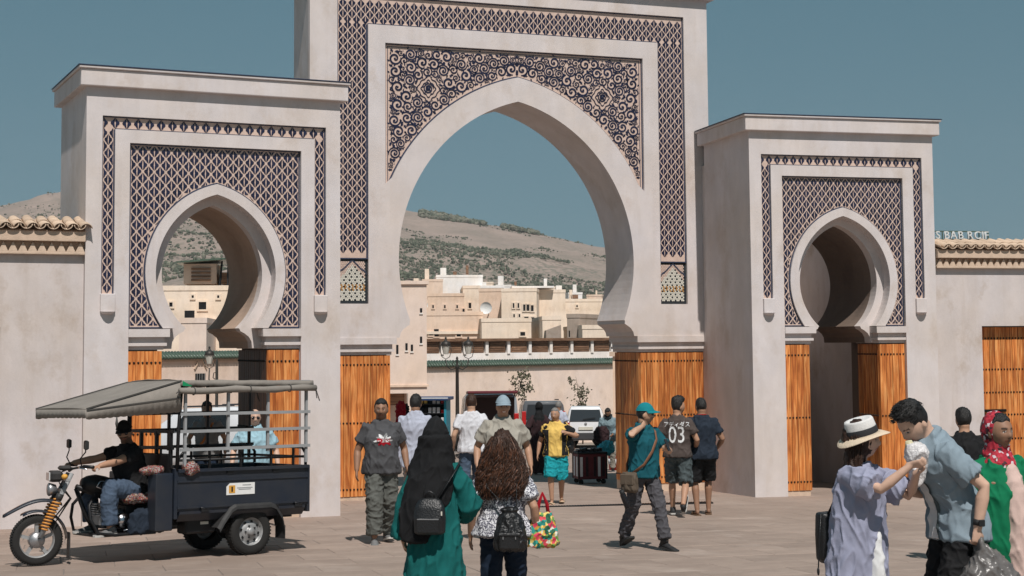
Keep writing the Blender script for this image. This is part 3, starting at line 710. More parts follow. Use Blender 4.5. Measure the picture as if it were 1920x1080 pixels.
# ------------------------------------------------------------------ houses of the old town
def house(x0, x1, vt, vb, Y, mat, label, wins=(), depth=9., yaw=8., par=.0, extra=None, win='window'):
    a, b = at(x0, vt, Y), at(x1, vt, Y); zt = a.z; zb = at(x0, vb, Y).z; w = b.x-a.x; th = rad(yaw)
    g = thing('town_house', label, 'house', (a.x, a.y, zb), th, 'houses of the old town'); h = zt-zb
    w = w/math.cos(th)
    MB().box(0, w, 0, depth, -3., h).build('wall', mat, g)
    rp = MB(); rp.box(-.025, w+.025, -.025, .22, h, h+.2); rp.box(-.025, w+.025, depth-.2, depth+.025, h, h+.2); rp.box(-.025, .2, .22, depth-.2, h, h+.2); rp.box(w-.2, w+.025, .22, depth-.2, h, h+.2); rp.build('parapet', mat, g)
    for (x, v, pw, ph) in wins:
        P = at(x, v, Y); u = (P.x-a.x)/math.cos(th); z = P.z-zb; hw, hh = pw/2900*Y/2, ph/2900*Y/2
        f = MB(); f.box(u-hw-.07, u+hw+.07, -.05, .02, z-hh-.07, z-hh); f.box(u-hw-.07, u+hw+.07, -.05, .02, z+hh, z+hh+.07); f.box(u-hw-.07, u-hw, -.05, .02, z-hh, z+hh); f.box(u+hw, u+hw+.07, -.05, .02, z-hh, z+hh)
        fo = f.build('window', mat, g); MB().box(u-hw, u+hw, -.012, .05, z-hh, z+hh).build('pane', 'black', fo)
    rr = random.Random(int(x0*7+vt)); hv = min(h, (vb-vt)/2900*Y)
    for k in range(int(w/2.6)):                             # small openings of their own on every house
        u, z = rr.uniform(.5, w-.5), h-rr.uniform(.8, min(4.5, hv*.7)); q = rr.uniform(.10, .2)
        f = MB().box(u-q-.05, u+q+.05, -.035, .01, z-q*1.5-.08, z-q*1.5-.03).build('sill', mat, g); MB().box(u-q, u+q, -.012, .05, z-q*1.5, z+q*1.5).build('pane', rr.choice(['black', 'old_wood']), f)
    if extra: extra(g, w, h, depth)
    return g
M('grey_metal', (.30, .30, .30), rough=.5, metal=.5)
M('white_paint', (.75, .74, .72), rough=.5, var=.08)
M('teal_tarp', (.10, .42, .46), rough=.6, var=.2)
def dish(g, w, h, depth, u=None, z=None):
    m = MB(); u = w*.4 if u is None else u; z = h*.6 if z is None else z
    P = []; n = 16
    m.lathe([(.0, .10), (.2, .07), (.32, .02), (.38, -.03)], 18, (u, -.85, z), axis='y'); m.tube([(u, -.76, z), (u, .02, z-.4)], .04, 6)
    m.build('satellite_dish', 'white_paint', g)
def clutter(g, w, h, depth):
    m = MB(); r = random.Random(int(w*100))
    for i in range(int(w/1.2)):
        x = r.uniform(.2, w-.2); k = r.uniform(.4, 1.5); s = r.uniform(.08, .3)
        m = MB(); m.box(x-s, x+s, .6, .6+2*s, h-.1, h+k); m.build('rooftop_post', r.choice(['plaster_house_white', 'plaster_house', 'old_wood']), g)
def both(g, w, h, depth): dish(g, w, h, depth); clutter(g, w, h, depth)
house(792, 830, 528, 640, 126, 'plaster_house_pink', 'pinkish house with rooftop posts left of the long white house', extra=both)
house(818, 905, 520, 640, 132, 'plaster_house_white', 'long bright white house with roof posts below the hill', extra=clutter, yaw=5)
house(895, 945, 540, 640, 128, 'plaster_house_white', 'low whitewashed house right of the long white house', extra=clutter, yaw=5)
house(802, 870, 556, 640, 100, 'plaster_house_pink', 'blush clay house with three tiny openings at the far left', ((834, 575, 3, 6), (857, 575, 3, 6), (812, 575, 3, 6), (872-3, 583, 4, 8)), yaw=3)
house(868, 900, 541, 640, 104, 'plaster_house', 'narrow beige house with one small window', ((881, 573, 5, 10),), yaw=3)
house(898, 941, 547, 640, 98, 'plaster_house_pink', 'house with a white satellite dish on a shaded clay front', (), extra=lambda g, w, h, d: dish(g, w, h, d, w*.42, h-1.05), yaw=-10)
house(940, 1006, 547, 660, 96, 'plaster_house', 'tall cream house with eight small windows', ((963, 573, 3, 9), (972, 573, 3, 9), (983, 577, 4, 12), (990, 577, 5, 12), (998, 578, 5, 11), (964, 592, 3, 6), (974, 592, 3, 6), (999, 602, 6, 14), (987, 597, 8, 6)), yaw=-4)
house(1006, 1060, 549, 660, 99, 'plaster_house', 'beige house with a flat overhanging roof right of the tall cream house', (), yaw=2, extra=lambda g, w, h, d: MB().box(-1.6, w*.6, -.5, 6, h+.3, h+.42).build('roof_slab', 'plaster_house_white', g))
house(1040, 1150, 566, 660, 104, 'plaster_house', 'wide sand-coloured house reaching behind the right of the arch', ((1082, 574, 3, 4), (1039, 582, 2, 4)), yaw=6, extra=clutter)
house(800, 905, 592, 660, 84, 'plaster_house_pink', 'long low clay house with a string course behind the shutters', ((978-170, 626, 8, 6), (860, 628, 8, 6)), yaw=4, extra=lambda g, w, h, d: MB().box(-.1, w+.1, -.1, -.01, h-1.0, h-.85).build('string_course', 'plaster_house', g))
house(903, 996, 604, 660, 82, 'plaster_house', 'low cream house with one barred window behind the shutters', ((980, 626, 9, 7),), yaw=4)
house(1017, 1052, 600, 660, 80, 'plaster_house', 'small cream house with a shaded sloping lean-to', (), yaw=3, extra=lambda g, w, h, d: MB().prism([(.1, h-1.3), (.1, h-.55), (w-.1, h-.28), (w-.1, h-1.3)], -1.2, -.01).build('lean_to', 'plaster_shade', g))  # lean-to's shade is put into its darker plaster
house(1063, 1087, 596, 660, 78, 'plaster_shade', 'narrow shaded house with a slanted top', ((1068, 626, 3, 12),), yaw=-20)  # shade put into the darker plaster of the whole house
house(1092, 1150, 617, 660, 76, 'plaster_house', 'low cream block with rounded corner nearest the arch', (), yaw=4, extra=clutter)
for k, (x0, x1, vt, Y, mat) in enumerate(((765, 790, 535, 150, 'plaster_house_pink'), (905, 925, 532, 160, 'plaster_house'), (930, 958, 538, 150, 'plaster_house_white'), (962, 990, 541, 165, 'plaster_house_pink'), (1020, 1042, 541, 158, 'plaster_house'), (1066, 1092, 552, 150, 'plaster_house_white'), (1100, 1128, 556, 160, 'plaster_house_pink'))):
    house(x0, x1, vt, 640, Y, mat, ('pink clay house at the left foot of the hill', 'small cream house right of the white roof posts', 'low white house behind the satellite dish', 'small pink house behind the tall cream one', 'small cream house behind the overhanging roof slab', 'white house at the hill foot near the right of the arch', 'pink house at the hill foot, rightmost in the arch')[k], ((x0+7, vt+7, 3, 5), (x0+15, vt+7, 3, 5)), yaw=random.uniform(-12, 12), extra=clutter, depth=7)
# through the left gate
def shed(g, w, h, d):
    m = MB(); m.box(w*.28, w*.62, .5, 3, h+.28, h+1.1); m.build('rooftop_room', 'plaster_house_pink', g)
    for j in range(4): MB().box(w*.36, w*.56, .42, .499, h+.4+j*.15, h+.4+j*.15+.08).build('slat', 'old_wood', g)
    r_ = MB(); r_.prism([(w*.22, h+1.1), (w*1.1, h+1.35), (w*1.1, h+1.42), (w*.22, h+1.17)], -.2, 3.5); r_.build('awning', 'green_glaze', g)
    for k in range(5):
        x = w*(.66+.08*k); MB().bar((x, .3, h+.2), (x+random.uniform(-.1, .1), .4, h+1.2), .06, .06).build('pole', 'dark_metal', g)
    j = MB(); j.box(w*.66, w*.98, .6, 2, h+.28, h+.75); j.build('rooftop_clutter', 'old_wood', g)
house(290, 470, 545, 720, 62, 'plaster_house', 'sand-coloured house with a rooftop shed seen through the left gate', ((320, 571, 6, 8), (378, 573, 14, 14), (360, 556, 4, 5), (407, 556, 4, 5)), yaw=6, extra=shed)
house(336, 386, 606, 720, 58, 'plaster_far', 'pale rendered annexe below the house in the left gate', (), yaw=6)
A2 = at(285, 670, 50); B2 = at(520, 670, 54)
w2, th2, L2 = coped_wall('pale wall with green coping and a barred window seen through the left gate', A2, B2, at(370, 660, 51.5).z)
q = MB(); P = at(372, 712, 51.2); z2 = P.z-gz(A2.y); u2 = (P.x-A2.x)/math.cos(th2)
q.box(u2-.2, u2+.2, -.03, .05, z2-.2, z2+.2); wn = q.build('window', 'black', w2)
for k in range(4): MB().box(u2-.15+.1*k-.012, u2-.15+.1*k+.012, -.05, -.032, z2-.2, z2+.2).build('bar', 'grey_metal', wn)
q = MB(); q.bar((u2-.25, -.03, z2+.35), (u2, -.03, z2+.75), .04, .04); q.bar((u2+.25, -.03, z2+.35), (u2, -.03, z2+.75), .04, .04); q.build('gable_moulding', 'clay_band', w2)
# ------------------------------------------------------------------ hill
RV = [(-400, 430), (0, 380), (125, 352), (300, 330), (450, 338), (560, 362), (760, 398), (900, 418), (1020, 432), (1100, 446), (1140, 452), (1300, 480), (1500, 520), (1800, 570), (2400, 610)]
def ridge_v(u): return np.interp(u, [a for a, _ in RV], [b for _, b in RV])
def hill():
    us = np.arange(-400, 2401, 18); ts = np.linspace(0, 1, 40); P = []; 
    zb = gz(100)
    def pt(u, t):
        Y = 240+t*760; top = at(u, ridge_v(u)+3, 1000.); X = (u-960)/2900*Y
        z = zb+(top.z-zb)*(t**1.25)
        k = min(1, t*6)
        z += k*(9*mnoise.noise((X*.009, Y*.009, 1.3))+4*mnoise.noise((X*.03, Y*.03, 2.))+1.2*mnoise.noise((X*.12, Y*.12, 5.)))*(1 if t < .9 else .45)
        return Vector((X, Y, z))
    for t in ts:
        for u in us: P.append(pt(u, t))
    n = len(us); mb = MB(); mb.add(P, [(j*n+i, j*n+i+1, (j+1)*n+i+1, (j+1)*n+i) for j in range(len(ts)-1) for i in range(n-1)], smooth=True)
    # far flank so that the ridge has a back
    back = [(p.x*1.3, 1400, zb) for p in P[-n:]]; mb.add([tuple(p) for p in P[-n:]]+back, [(i, i+1, n+i+1, n+i) for i in range(n-1)], smooth=True)
    M('hillside', (.35, .265, .225), rough=.95, var=.3, scale=.035, c2=(.235, .19, .158), bump=1., bscale=.12)
    m = MATS['hillside']; t_ = m.node_tree; N, L = t_.nodes, t_.links; b_ = N['Principled BSDF']; src = b_.inputs['Base Color'].links[0].from_socket
    tc = N.new('ShaderNodeTexCoord')
    def nz(sc, a, c, det=4):
        n_ = N.new('ShaderNodeTexNoise'); n_.inputs['Scale'].default_value = sc; n_.inputs['Detail'].default_value = det; n_.inputs['Roughness'].default_value = .65; L.new(tc.outputs['Object'], n_.inputs['Vector'])
        r_ = N.new('ShaderNodeMapRange'); r_.inputs['From Min'].default_value = a; r_.inputs['From Max'].default_value = c; L.new(n_.outputs['Fac'], r_.inputs[0]); return r_.outputs[0]
    def mul(a, c):
        q_ = N.new('ShaderNodeMath'); q_.operation = 'MULTIPLY'; q_.use_clamp = True; L.new(a, q_.inputs[0])
        if isinstance(c, float): q_.inputs[1].default_value = c
        else: L.new(c, q_.inputs[1])
        return q_.outputs[0]
    sp = N.new('ShaderNodeSeparateXYZ'); L.new(tc.outputs['Object'], sp.inputs[0]); low = N.new('ShaderNodeMapRange'); low.inputs['From Min'].default_value = 66; low.inputs['From Max'].default_value = 18; low.inputs['To Min'].default_value = .22; L.new(sp.outputs[2], low.inputs[0])
    for f_, c_, k_ in ((mul(mul(nz(.33, .47, .56, 3), nz(.018, .34, .58)), low.outputs[0]), (.125, .128, .098), 1.), (mul(nz(.16, .52, .66, 6), nz(.03, .4, .6)), (.21, .165, .135), .7)):
        mx = N.new('ShaderNodeMix'); mx.data_type = 'RGBA'; L.new(mul(f_, k_), mx.inputs[0]); L.new(src, mx.inputs[6]); mx.inputs[7].default_value = (*c_, 1); src = mx.outputs[2]
    L.new(src, b_.inputs['Base Color'])
    structure(mb.build('hill', 'hillside'))
    # scrub and olive trees: far too many to count
    ico = bmesh.new(); bmesh.ops.create_icosphere(ico, subdivisions=1, radius=1); bmesh.ops.delete(ico, geom=[v for v in ico.verts if v.co.z < -.6], context='VERTS'); ico.verts.index_update(); iv = [v.co.copy() for v in ico.verts]; iff = [tuple(v.index for v in f.verts) for f in ico.faces]; ico.free()
    tb = MB(); r = random.Random(11); c = 0
    while c < 20000:
        u = r.choices((r.uniform(745, 1175), r.uniform(-30, 450), r.uniform(450, 745), r.uniform(1175, 1700)), (58, 24, 11, 7))[0]; t = r.uniform(.26, .74) if r.random() < .85 else r.uniform(.7, 1.)
        p = pt(u, t); d = mnoise.noise((p.x*.016, p.y*.016, 7.))+.45*mnoise.noise((p.x*.05, p.y*.05, 3.))
        thr = -.42 if t < .55 else -.16 if t < .66 else .2
        if u < 480: thr -= .25
        if d < thr: continue
        s = r.choice((r.uniform(.2, .45), r.uniform(.3, .6), r.uniform(.4, .95)))*(1.1 if t < .5 else 1)
        m = Matrix.Rotation(r.random()*6, 3, 'Z'); k = [r.uniform(.75, 1.25) for _ in iv]
        tb.add([p+(m @ (v*k[i]))*s*1.0+Vector((0, 0, s*.45)) for i, v in enumerate(iv)], iff, r.choice((0, 0, 1)))
        c += 1
    for _ in range(700):                                    # hedge of trees along the ridge
        u = r.uniform(765, 1010); p = pt(u, r.uniform(.96, 1.)); s = r.uniform(.8, 2.0)
        if mnoise.noise((u*.02, 0, 0)) < -.25: continue
        k = [r.uniform(.75, 1.3) for _ in iv]; tb.add([p+v*k[i]*s+Vector((0, 0, s*.5)) for i, v in enumerate(iv)], iff, r.choice((0, 1)))
    M('scrub', (.095, .105, .075), rough=.95, var=.5, scale=.3); M('scrub_pale', (.17, .165, .125), rough=.95, var=.5, scale=.3)
    o = tb.build('hillside_scrub', ['scrub', 'scrub_pale'], kind='stuff'); tag(o, 'olive trees and scrub scattered over the hillside', 'scrub')
hill()
# ------------------------------------------------------------------ street lamps
M('lamp_glass', (.55, .52, .46), rough=.2, var=.05)
M('lamp_iron', (.05, .045, .04), rough=.5, metal=.4)
def lantern(parent, x, z, s=1.):
    m = MB(); pr = [(.07, 0), (.13, .30)]
    m.lathe([(.001, 0), (.085*s, .0), (.155*s, .30*s)], 8, (x, 0, z), smooth=False); gl = m.build('lantern_glass', 'lamp_glass', parent)
    c = MB(); c.lathe([(.17*s, .30*s), (.175*s, .33*s), (.15*s, .42*s), (.08*s, .47*s), (.05*s, .48*s), (.03*s, .55*s), (.045*s, .58*s), (.001, .63*s)], 12, (x, 0, z)); c.lathe([(.0, .30*s), (.17*s, .30*s)], 12, (x, 0, z)); c.build('lantern_cap', 'lamp_iron', gl)
    h = MB(); h.tube([(x-.17*s, 0, z+.30*s), (x-.20*s, 0, z+.12*s), (x-.13*s, 0, z-.1*s), (x, 0, z-.17*s), (x+.13*s, 0, z-.1*s), (x+.20*s, 0, z+.12*s), (x+.17*s, 0, z+.30*s)], .014*s, 6); h.tube([(x, 0, z-.17*s), (x, 0, z-.3*s)], .02*s, 6); h.build('lantern_yoke', 'lamp_iron', gl)
def lamp_two():
    b = on_ground(858, 846); Y = b.y; zt = at(858, 690, Y).z-b.z; sp = 21/2900*Y
    g = thing('street_lamp', 'iron street lamp with two lanterns standing before the pale wall', 'street lamp', b, 0, 'street lamps')
    m = MB(); m.lathe([(.16, 0), (.15, .25), (.10, .4), (.075, .5), (.055, zt), (.07, zt+.03), (.04, zt+.1), (.03, zt+.3), (.05, zt+.34), (.001, zt+.42)], 12); m.build('post', 'lamp_iron', g)
    zl = at(858, 664, Y).z-b.z
    for s in (-1, 1):
        a = MB(); a.tube([(0, 0, zt+.02), (s*sp*.5, 0, zt-.06), (s*sp*.9, 0, zt+.06), (s*sp, 0, zl-.25)], .022, 6); a.tube([(s*.05, 0, zt+.2), (s*sp*.3, 0, zt+.26), (s*sp*.42, 0, zt+.12), (s*sp*.3, 0, zt+.06)], .015, 6); a.build('arm', 'lamp_iron', g)
        lantern(g, s*sp, zl, .98)
lamp_two()
def lamp_one():
    Y = 44.; b = at(406, 800, Y); b.z = gz(Y); g = thing('street_lamp', 'iron lamp with one lantern on a curled arm seen through the left gate', 'street lamp', b, 0, 'street lamps')
    zt = at(406, 678, Y).z-b.z; x = (392-406)/2900*Y; zl = at(392, 682, Y).z-b.z
    m = MB(); m.lathe([(.12, 0), (.1, .3), (.05, .45), (.04, zt), (.001, zt+.1)], 10); m.build('post', 'lamp_iron', g)
    a = MB(); a.tube([(0, 0, zt-.55), (x*.5, 0, zt-.65), (x*1.05, 0, zt-.5), (x, 0, zl-.2)], .02, 6); a.tube([(0, 0, zt-.3), (x*.4, 0, zt-.32), (x*.5, 0, zt-.45), (x*.25, 0, zt-.5)], .014, 6); a.build('arm', 'lamp_iron', g)
    lantern(g, x, zl, .8)
lamp_one()
# ------------------------------------------------------------------ two thin trees before the wall
M('leaf_dry', (.12, .11, .07), rough=.7, var=.4, scale=4); M('bark', (.16, .12, .09), rough=.9, var=.3)
def sapling(u, v0, v1, Y, label, seed, lean=.1):
    b = at(u, v1, Y); b.z = gz(Y); zt = at(u, v0, Y).z-b.z; zc = at(u, v1, Y).z-b.z; r = random.Random(seed)
    g = thing('thin_tree', label, 'tree', b, 0, 'thin trees along the pale wall')
    m = MB(); m.tube([(0, 0, 0), (.03, 0, zc*.5), (-.02, 0, zc), (lean*.6, 0, (zc+zt)/2), (lean, 0, zt)], [.035, .03, .024, .016, .006], 6)
    for k in range(6):
        z = zc+(zt-zc)*r.uniform(.1, .8); m.tube([(0, 0, z-.15), (r.uniform(-.3, .3), r.uniform(-.2, .2), z+.15)], [.012, .004], 5)
    m.build('trunk', 'bark', g)
    c = MB(); cl = [(r.uniform(-.42, .42), r.uniform(-.3, .3), r.uniform(zc, zt), r.uniform(.1, .22)) for _ in range(13)]
    for k in range(300):
        x, y, z, s = r.choice(cl); p = Vector((x+r.gauss(0, s*.6)+lean*(z-zc)/(zt-zc+.01), y+r.gauss(0, s*.6), z+r.gauss(0, s*.8))); a = Vector((r.gauss(0, 1), r.gauss(0, 1), r.gauss(0, 1))).normalized(); d = a.orthogonal(); w = .035
        c.add([p-a*.055, p+d*w, p+a*.055, p-d*w], [(0, 1, 2, 3)])
    c.build('crown', 'leaf_dry', g)
sapling(966, 698, 748, 60, 'thin sparse tree left of the grey car against the pale wall', 4, .35)
sapling(1092, 706, 770, 62.2, 'thin sparse tree rising behind the white car', 9, -.25)
# ------------------------------------------------------------------ cars
glass('car_glass', (.03, .035, .04), .08); M('tyre', (.022, .021, .02), rough=.85, bump=.2); M('car_white', (.72, .73, .75), rough=.25, var=.03, coat=.4); M('car_grey', (.10, .105, .115), rough=.3, var=.05, coat=.4); M('car_silver', (.45, .46, .48), rough=.25, metal=.5, var=.05, coat=.4)
M('lamp_red', (.42, .02, .02), rough=.2); M('plate', (.62, .60, .52), rough=.4); M('rim', (.42, .42, .43), rough=.35, metal=.7); M('bumper', (.05, .05, .055), rough=.6); M('interior', (.035, .02, .018), rough=.9); M('maroon', (.12, .02, .025), rough=.5)
def wheel_on(parent, x, y, r, w, name='wheel'):
    m = MB(); m.lathe([(r*.62, -w/2), (r*.93, -w/2), (r, -w*.3), (r, w*.3), (r*.93, w/2), (r*.62, w/2)], 24, (x, y, r), axis='y'); t = m.build(name, 'tyre', parent)
    m = MB(); m.lathe([(.001, -w*.3), (r*.3, -w*.38), (r*.5, -w*.25), (r*.63, -w*.48)], 20, (x, y, r), axis='y'); m.lathe([(.001, w*.3), (r*.3, w*.38), (r*.5, w*.25), (r*.63, w*.48)], 20, (x, y, r), axis='y'); m.build('rim', 'rim', t); return t
def car(u, v, Y, paint, label, L=4.2, W=1.75, H=1.6, yaw=0., hatch=False, tall=False):
    """seen from behind: x to the right, y forward away from the viewer"""
    b = at(u, v, Y); b.z = gz(Y); g = thing('parked_car', label, 'car', b, rad(yaw), 'cars parked by the wall'); g.rotation_euler = (-math.atan(SLOPE), 0, rad(yaw))
    hw = W/2
    def sec(y, zs):                                           # cross-section ring from sill over roof
        return [(sx*x, y, z) for sx, seq in ((-1, zs), (1, zs[::-1])) for x, z in seq]
    belt = .95 if not tall else 1.05; roof = H
    full = lambda y, k=1., rz=roof, tw=.80: sec(y, [(hw*.92*k, .28), (hw*k, .45), (hw*k, .75), (hw*.985*k, belt), (hw*tw*k, rz-.12), (hw*(tw-.1)*k, rz)])
    hood = lambda y, z, k=1.: sec(y, [(hw*.92*k, .28), (hw*k, .45), (hw*k, .7), (hw*.97*k, z-.06), (hw*.8*k, z), (hw*.6*k, z)])
    y = -L/2; tw = .90 if tall else .80
    R_ = [full(y, .93, roof*.55 if hatch else roof*.62, .9), full(y+.04, .98, roof*.72, .86), full(y+(.22 if not tall else .1), 1, roof-.04, tw), full(y+.5, 1, roof, tw), full(y+L*.45, 1, roof, tw), full(y+L*.55, 1, roof-.05, tw), hood(y+L*.74, belt+.06), hood(y+L*.93, .88, .97), hood(y+L, .66, .86)]
    m = MB(); m.rings(R_); bd = m.build('body', paint, g); bevel(bd, .03, 2, 30)
    yr = y+.02
    # rear glass, slanted with the tail
    zb_, zt_ = belt+.02, roof-.13
    m = MB(); k = (hw*.80, hw*.70)
    y0, y1 = y-.02, y+(.13 if not tall else .03)
    if not hatch:
        m.add([(-k[0], y0, zb_), (k[0], y0, zb_), (k[1], y1, zt_), (-k[1], y1, zt_), (-k[0], y0+.05, zb_), (k[0], y0+.05, zb_), (k[1], y1+.05, zt_), (-k[1], y1+.05, zt_)], [(0, 1, 2, 3), (0, 4, 5, 1), (1, 5, 6, 2), (2, 6, 7, 3), (3, 7, 4, 0)])
        rw = m.build('rear_window', 'car_glass', g)
        MB().bar((-.1, y0-.02, zb_+.06), (k[0]*.6, y0-.005, zb_+.12), .015, .025).build('wiper', 'black', rw)
    else:
        m = MB(); m.box(-hw*.82, hw*.82, y-.03, y+.02, .55, roof-.12); m.build('open_boot', 'interior', g)
        t = MB(); t.prism([(y-.9, roof-.02), (y+.25, roof+.0), (y+.25, roof+.06), (y-.85, roof+.07), (y-.98, roof+.02)], -hw*.86, hw*.86, ax='x'); t.build('raised_tailgate', 'maroon', g)
        for s in (-1, 1): MB().bar((s*hw*.8, y, roof-.15), (s*hw*.8, y-.5, roof-.02), .03, .03).build('gas_strut', 'black', g)
        MB().box(-.5, .1, y-.045, y-.031, .62, 1.05).build('boxes_inside', 'car_silver', g)
    for s in (-1, 1):
        m = MB(); m.box(min(s*hw*.78, s*hw*.97), max(s*hw*.78, s*hw*.97), y-.03, y+.1, .72, belt+(-.02 if not tall else .3)); tl = m.build('tail_lamp', 'lamp_red', g); bevel(tl, .02)
        MB().box(min(s*hw*.80, s*hw*.95), max(s*hw*.80, s*hw*.95), y-.034, y-.02, .80, .87).build('lamp_lens', 'plate', tl)
        sw = MB(); sw.add([(s*(hw*.995), y+.55, belt+.03), (s*(hw*.995), y+L*.52, belt+.03), (s*hw*(tw+.02), y+L*.46, roof-.13), (s*hw*(tw+.02), y+.6, roof-.13)], [(0, 1, 2, 3), (3, 2, 1, 0)]); sw.build('side_window', 'car_glass', g)
        for yy in (y+.75, y+L-.8): wheel_on(g, s*(hw-.18), yy, .32, .2)
        MB().bar((s*hw*.72, y+.55, roof+.04), (s*hw*.72, y+L*.5, roof+.04), .04, .04).build('roof_rail', 'bumper', g)
    m = MB(); m.box(-hw*.96, hw*.96, y-.08, y+.12, .30, .56); bevel(m.build('bumper', 'bumper', g), .03)
    MB().box(-.26, .26, y-.035, y-.0, .66, .77).build('number_plate', 'plate', g)
    e = MB(); e.lathe([(.001, -.012), (.05, 0)], 12, (0, y-.022, .88), axis='y'); e.build('badge', 'rim', g)
    return g
car(1097, 800, 58.5, 'car_white', 'white estate car with roof rails seen from behind by the wall', W=1.48, H=1.52, yaw=-2)
car(1012, 800, 58, 'car_grey', 'dark grey car with a big rear window left of the white car', W=1.62, H=1.72, yaw=3, tall=True)
car(914, 800, 49, 'car_silver', 'silver van with its tailgate raised over a dark load space', W=1.72, H=1.95, L=4.4, yaw=4, hatch=True, tall=True)
car(385, 780, 37, 'car_white', 'white van parked beyond the left gate, seen through the tricycle frame', W=1.75, H=1.62, L=4.4, yaw=55, tall=True)
# ------------------------------------------------------------------ sign letters on the roof behind the right wall
def roof_sign():
    Y = 33.; a = at(1752, 449, Y); g = thing('roof_sign', 'pale outlined letters reading BAB RCIF on a green frame above the right wall', 'sign', (a.x, a.y, a.z), rad(12))
    h = 15/2900*Y; x = .03
    for ch in 'S BAB RCIF':
        if ch == ' ': x += h*.42; continue
        cu = bpy.data.curves.new('letter', 'FONT'); cu.body = ch; cu.size = h*1.35; cu.extrude = .02; cu.fill_mode = 'BOTH'; cu.offset = 0
        to = bpy.data.objects.new('tmp', cu); COL.objects.link(to); bpy.context.view_layer.update()
        me = bpy.data.meshes.new_from_object(to.evaluated_get(bpy.context.evaluated_depsgraph_get())); wd = max(v.co.x for v in me.vertices)
        bpy.data.objects.remove(to); me.materials.clear(); me.materials.append(MATS['white_paint'])
        o = link('letter', me, g, loc=(x, 0, .02), rot=(PI/2, 0, 0)); x += wd+h*.13
    f = MB(); f.bar((0, .05, .0), (x, .05, .0), .03, .03); f.bar((0, .05, h*1.05), (x, .05, h*1.05), .025, .025); f.bar((x, .05, -.2), (x, .05, h*1.05), .025, .025)
    for k in range(6): f.bar((x*k/6, .05, -.5), (x*k/6, .05, h*1.05), .02, .02)
    f.build('frame', 'green_glaze', g)
    st = MB(); st.box(-.2, x+.2, .3, 3., -6, -.45); st.build('roof_parapet', 'plaster_house', g)
roof_sign()


# ------------------------------------------------------------------ the dusty air between here and the hill
def haze():
    m = bpy.data.materials.new('haze'); m.use_nodes = True; t = m.node_tree; t.nodes.clear(); o = t.nodes.new('ShaderNodeOutputMaterial'); v = t.nodes.new('ShaderNodeVolumePrincipled'); v.inputs['Color'].default_value = (.86, .88, .92, 1); v.inputs['Density'].default_value = .00017; v.inputs['Anisotropy'].default_value = .2; t.links.new(v.outputs[0], o.inputs['Volume'])
    MATS['haze'] = m; h_ = MB().box(-1300, 1300, -120, 1450, gz(100)-1.5, 190).build('haze', 'haze', kind='stuff'); tag(h_, 'thin dusty haze over the square and the hill', 'haze')
haze()
# ------------------------------------------------------------------ people
vcol_mat('skin', rough=.55, var=.05, scale=25, bump=.05, bscale=150, spec=.35)
vcol_mat('print_cloth', rough=.85, var=.06, scale=30, bump=.1, bscale=200)
def cloth(name, c, rough=.88, var=.1, bump=.25, scale=14, bscale=260, **k): return M(name, c, rough=rough, var=var, scale=scale, bump=bump, bscale=bscale, spec=.2, **k)
M('hair_black', (.014, .012, .011), rough=.45, var=.5, scale=60, bump=.5, bscale=160, spec=.4); M('hair_brown', (.06, .028, .016), rough=.42, var=.6, scale=50, bump=.4, bscale=160, c2=(.02, .010, .007)); M('hair_grey', (.20, .19, .18), rough=.6, var=.4, scale=60, bump=.4)
glass('sunglass', (.008, .008, .01), .15)
SK = {'tan': (.40, .225, .145), 'brown': (.27, .145, .09), 'pale': (.56, .36, .265), 'deep': (.20, .105, .065), 'olive': (.45, .27, .18)}
def sub(a, b): return (Vector(a)-Vector(b))
def ik(a, c, l1, l2, hint):
    a, c = Vector(a), Vector(c); d = c-a; L = d.length
    if L > (l1+l2)*.998: c = a+d*((l1+l2)*.998/L); d = c-a; L = d.length
    x = (l1*l1-l2*l2+L*L)/(2*L); h = math.sqrt(max(0, l1*l1-x*x)); u = d/L; k = Vector(hint); k = k-u*k.dot(u); k = k.normalized() if k.length > 1e-5 else u.orthogonal().normalized()
    return a+u*x+k*h, c
WORK = bpy.data.scenes.new('work')                       # a bare scene to grow the skins in; removed at the end
def remesh(mb, vox, smooth=2, name='m'):
    me = mb.mesh(name, []); o = bpy.data.objects.new('tmp', me); WORK.collection.objects.link(o)
    r = o.modifiers.new('r', 'REMESH'); r.mode = 'VOXEL'; r.voxel_size = vox; r.use_smooth_shade = True
    if smooth: s = o.modifiers.new('s', 'SMOOTH'); s.factor = .5; s.iterations = smooth
    vl = WORK.view_layers[0]; vl.update(); dg = vl.depsgraph; out = bpy.data.meshes.new_from_object(o.evaluated_get(dg))
    bpy.data.objects.remove(o); bpy.data.meshes.remove(me); out.materials.clear(); return out
def coords(me):
    a = np.empty(len(me.vertices)*3, np.float32); me.vertices.foreach_get('co', a); return a.reshape(-1, 3)
def setco(me, a): me.vertices.foreach_set('co', a.astype(np.float32).ravel()); me.update()
def norms(me):
    a = np.empty(len(me.vertices)*3, np.float32); me.vertex_normals.foreach_get('vector', a); return a.reshape(-1, 3)
def setcol(me, c):
    at_ = me.color_attributes.new('Col', 'FLOAT_COLOR', 'POINT'); at_.data.foreach_set('color', np.concatenate([c, np.ones((len(c), 1))], 1).astype(np.float32).ravel())
def wrinkle(me, amp=.007, f=(11, 11, 5), seed=0., amp2=.003):
    co, n = coords(me), norms(me); d = np.empty(len(co)); N = mnoise.noise
    for i, (x, y, z) in enumerate(co.tolist()):
        a = N((x*f[0]+seed, y*f[1]+z*2.5, z*f[2]+seed)); c = N((x*f[0]*1.6+z*5+seed, y*f[1]*1.6-z*4, z*f[2]*1.1)); b = N((x*30, y*30+seed, z*22+x*9))
        r1 = max(0., 1-2.4*abs(a)); r2 = max(0., 1-2.6*abs(c)); d[i] = amp*(1.5*r1*r1+.9*r2*r2-.35)+amp2*.6*b+.002
    setco(me, co+n*d[:, None])
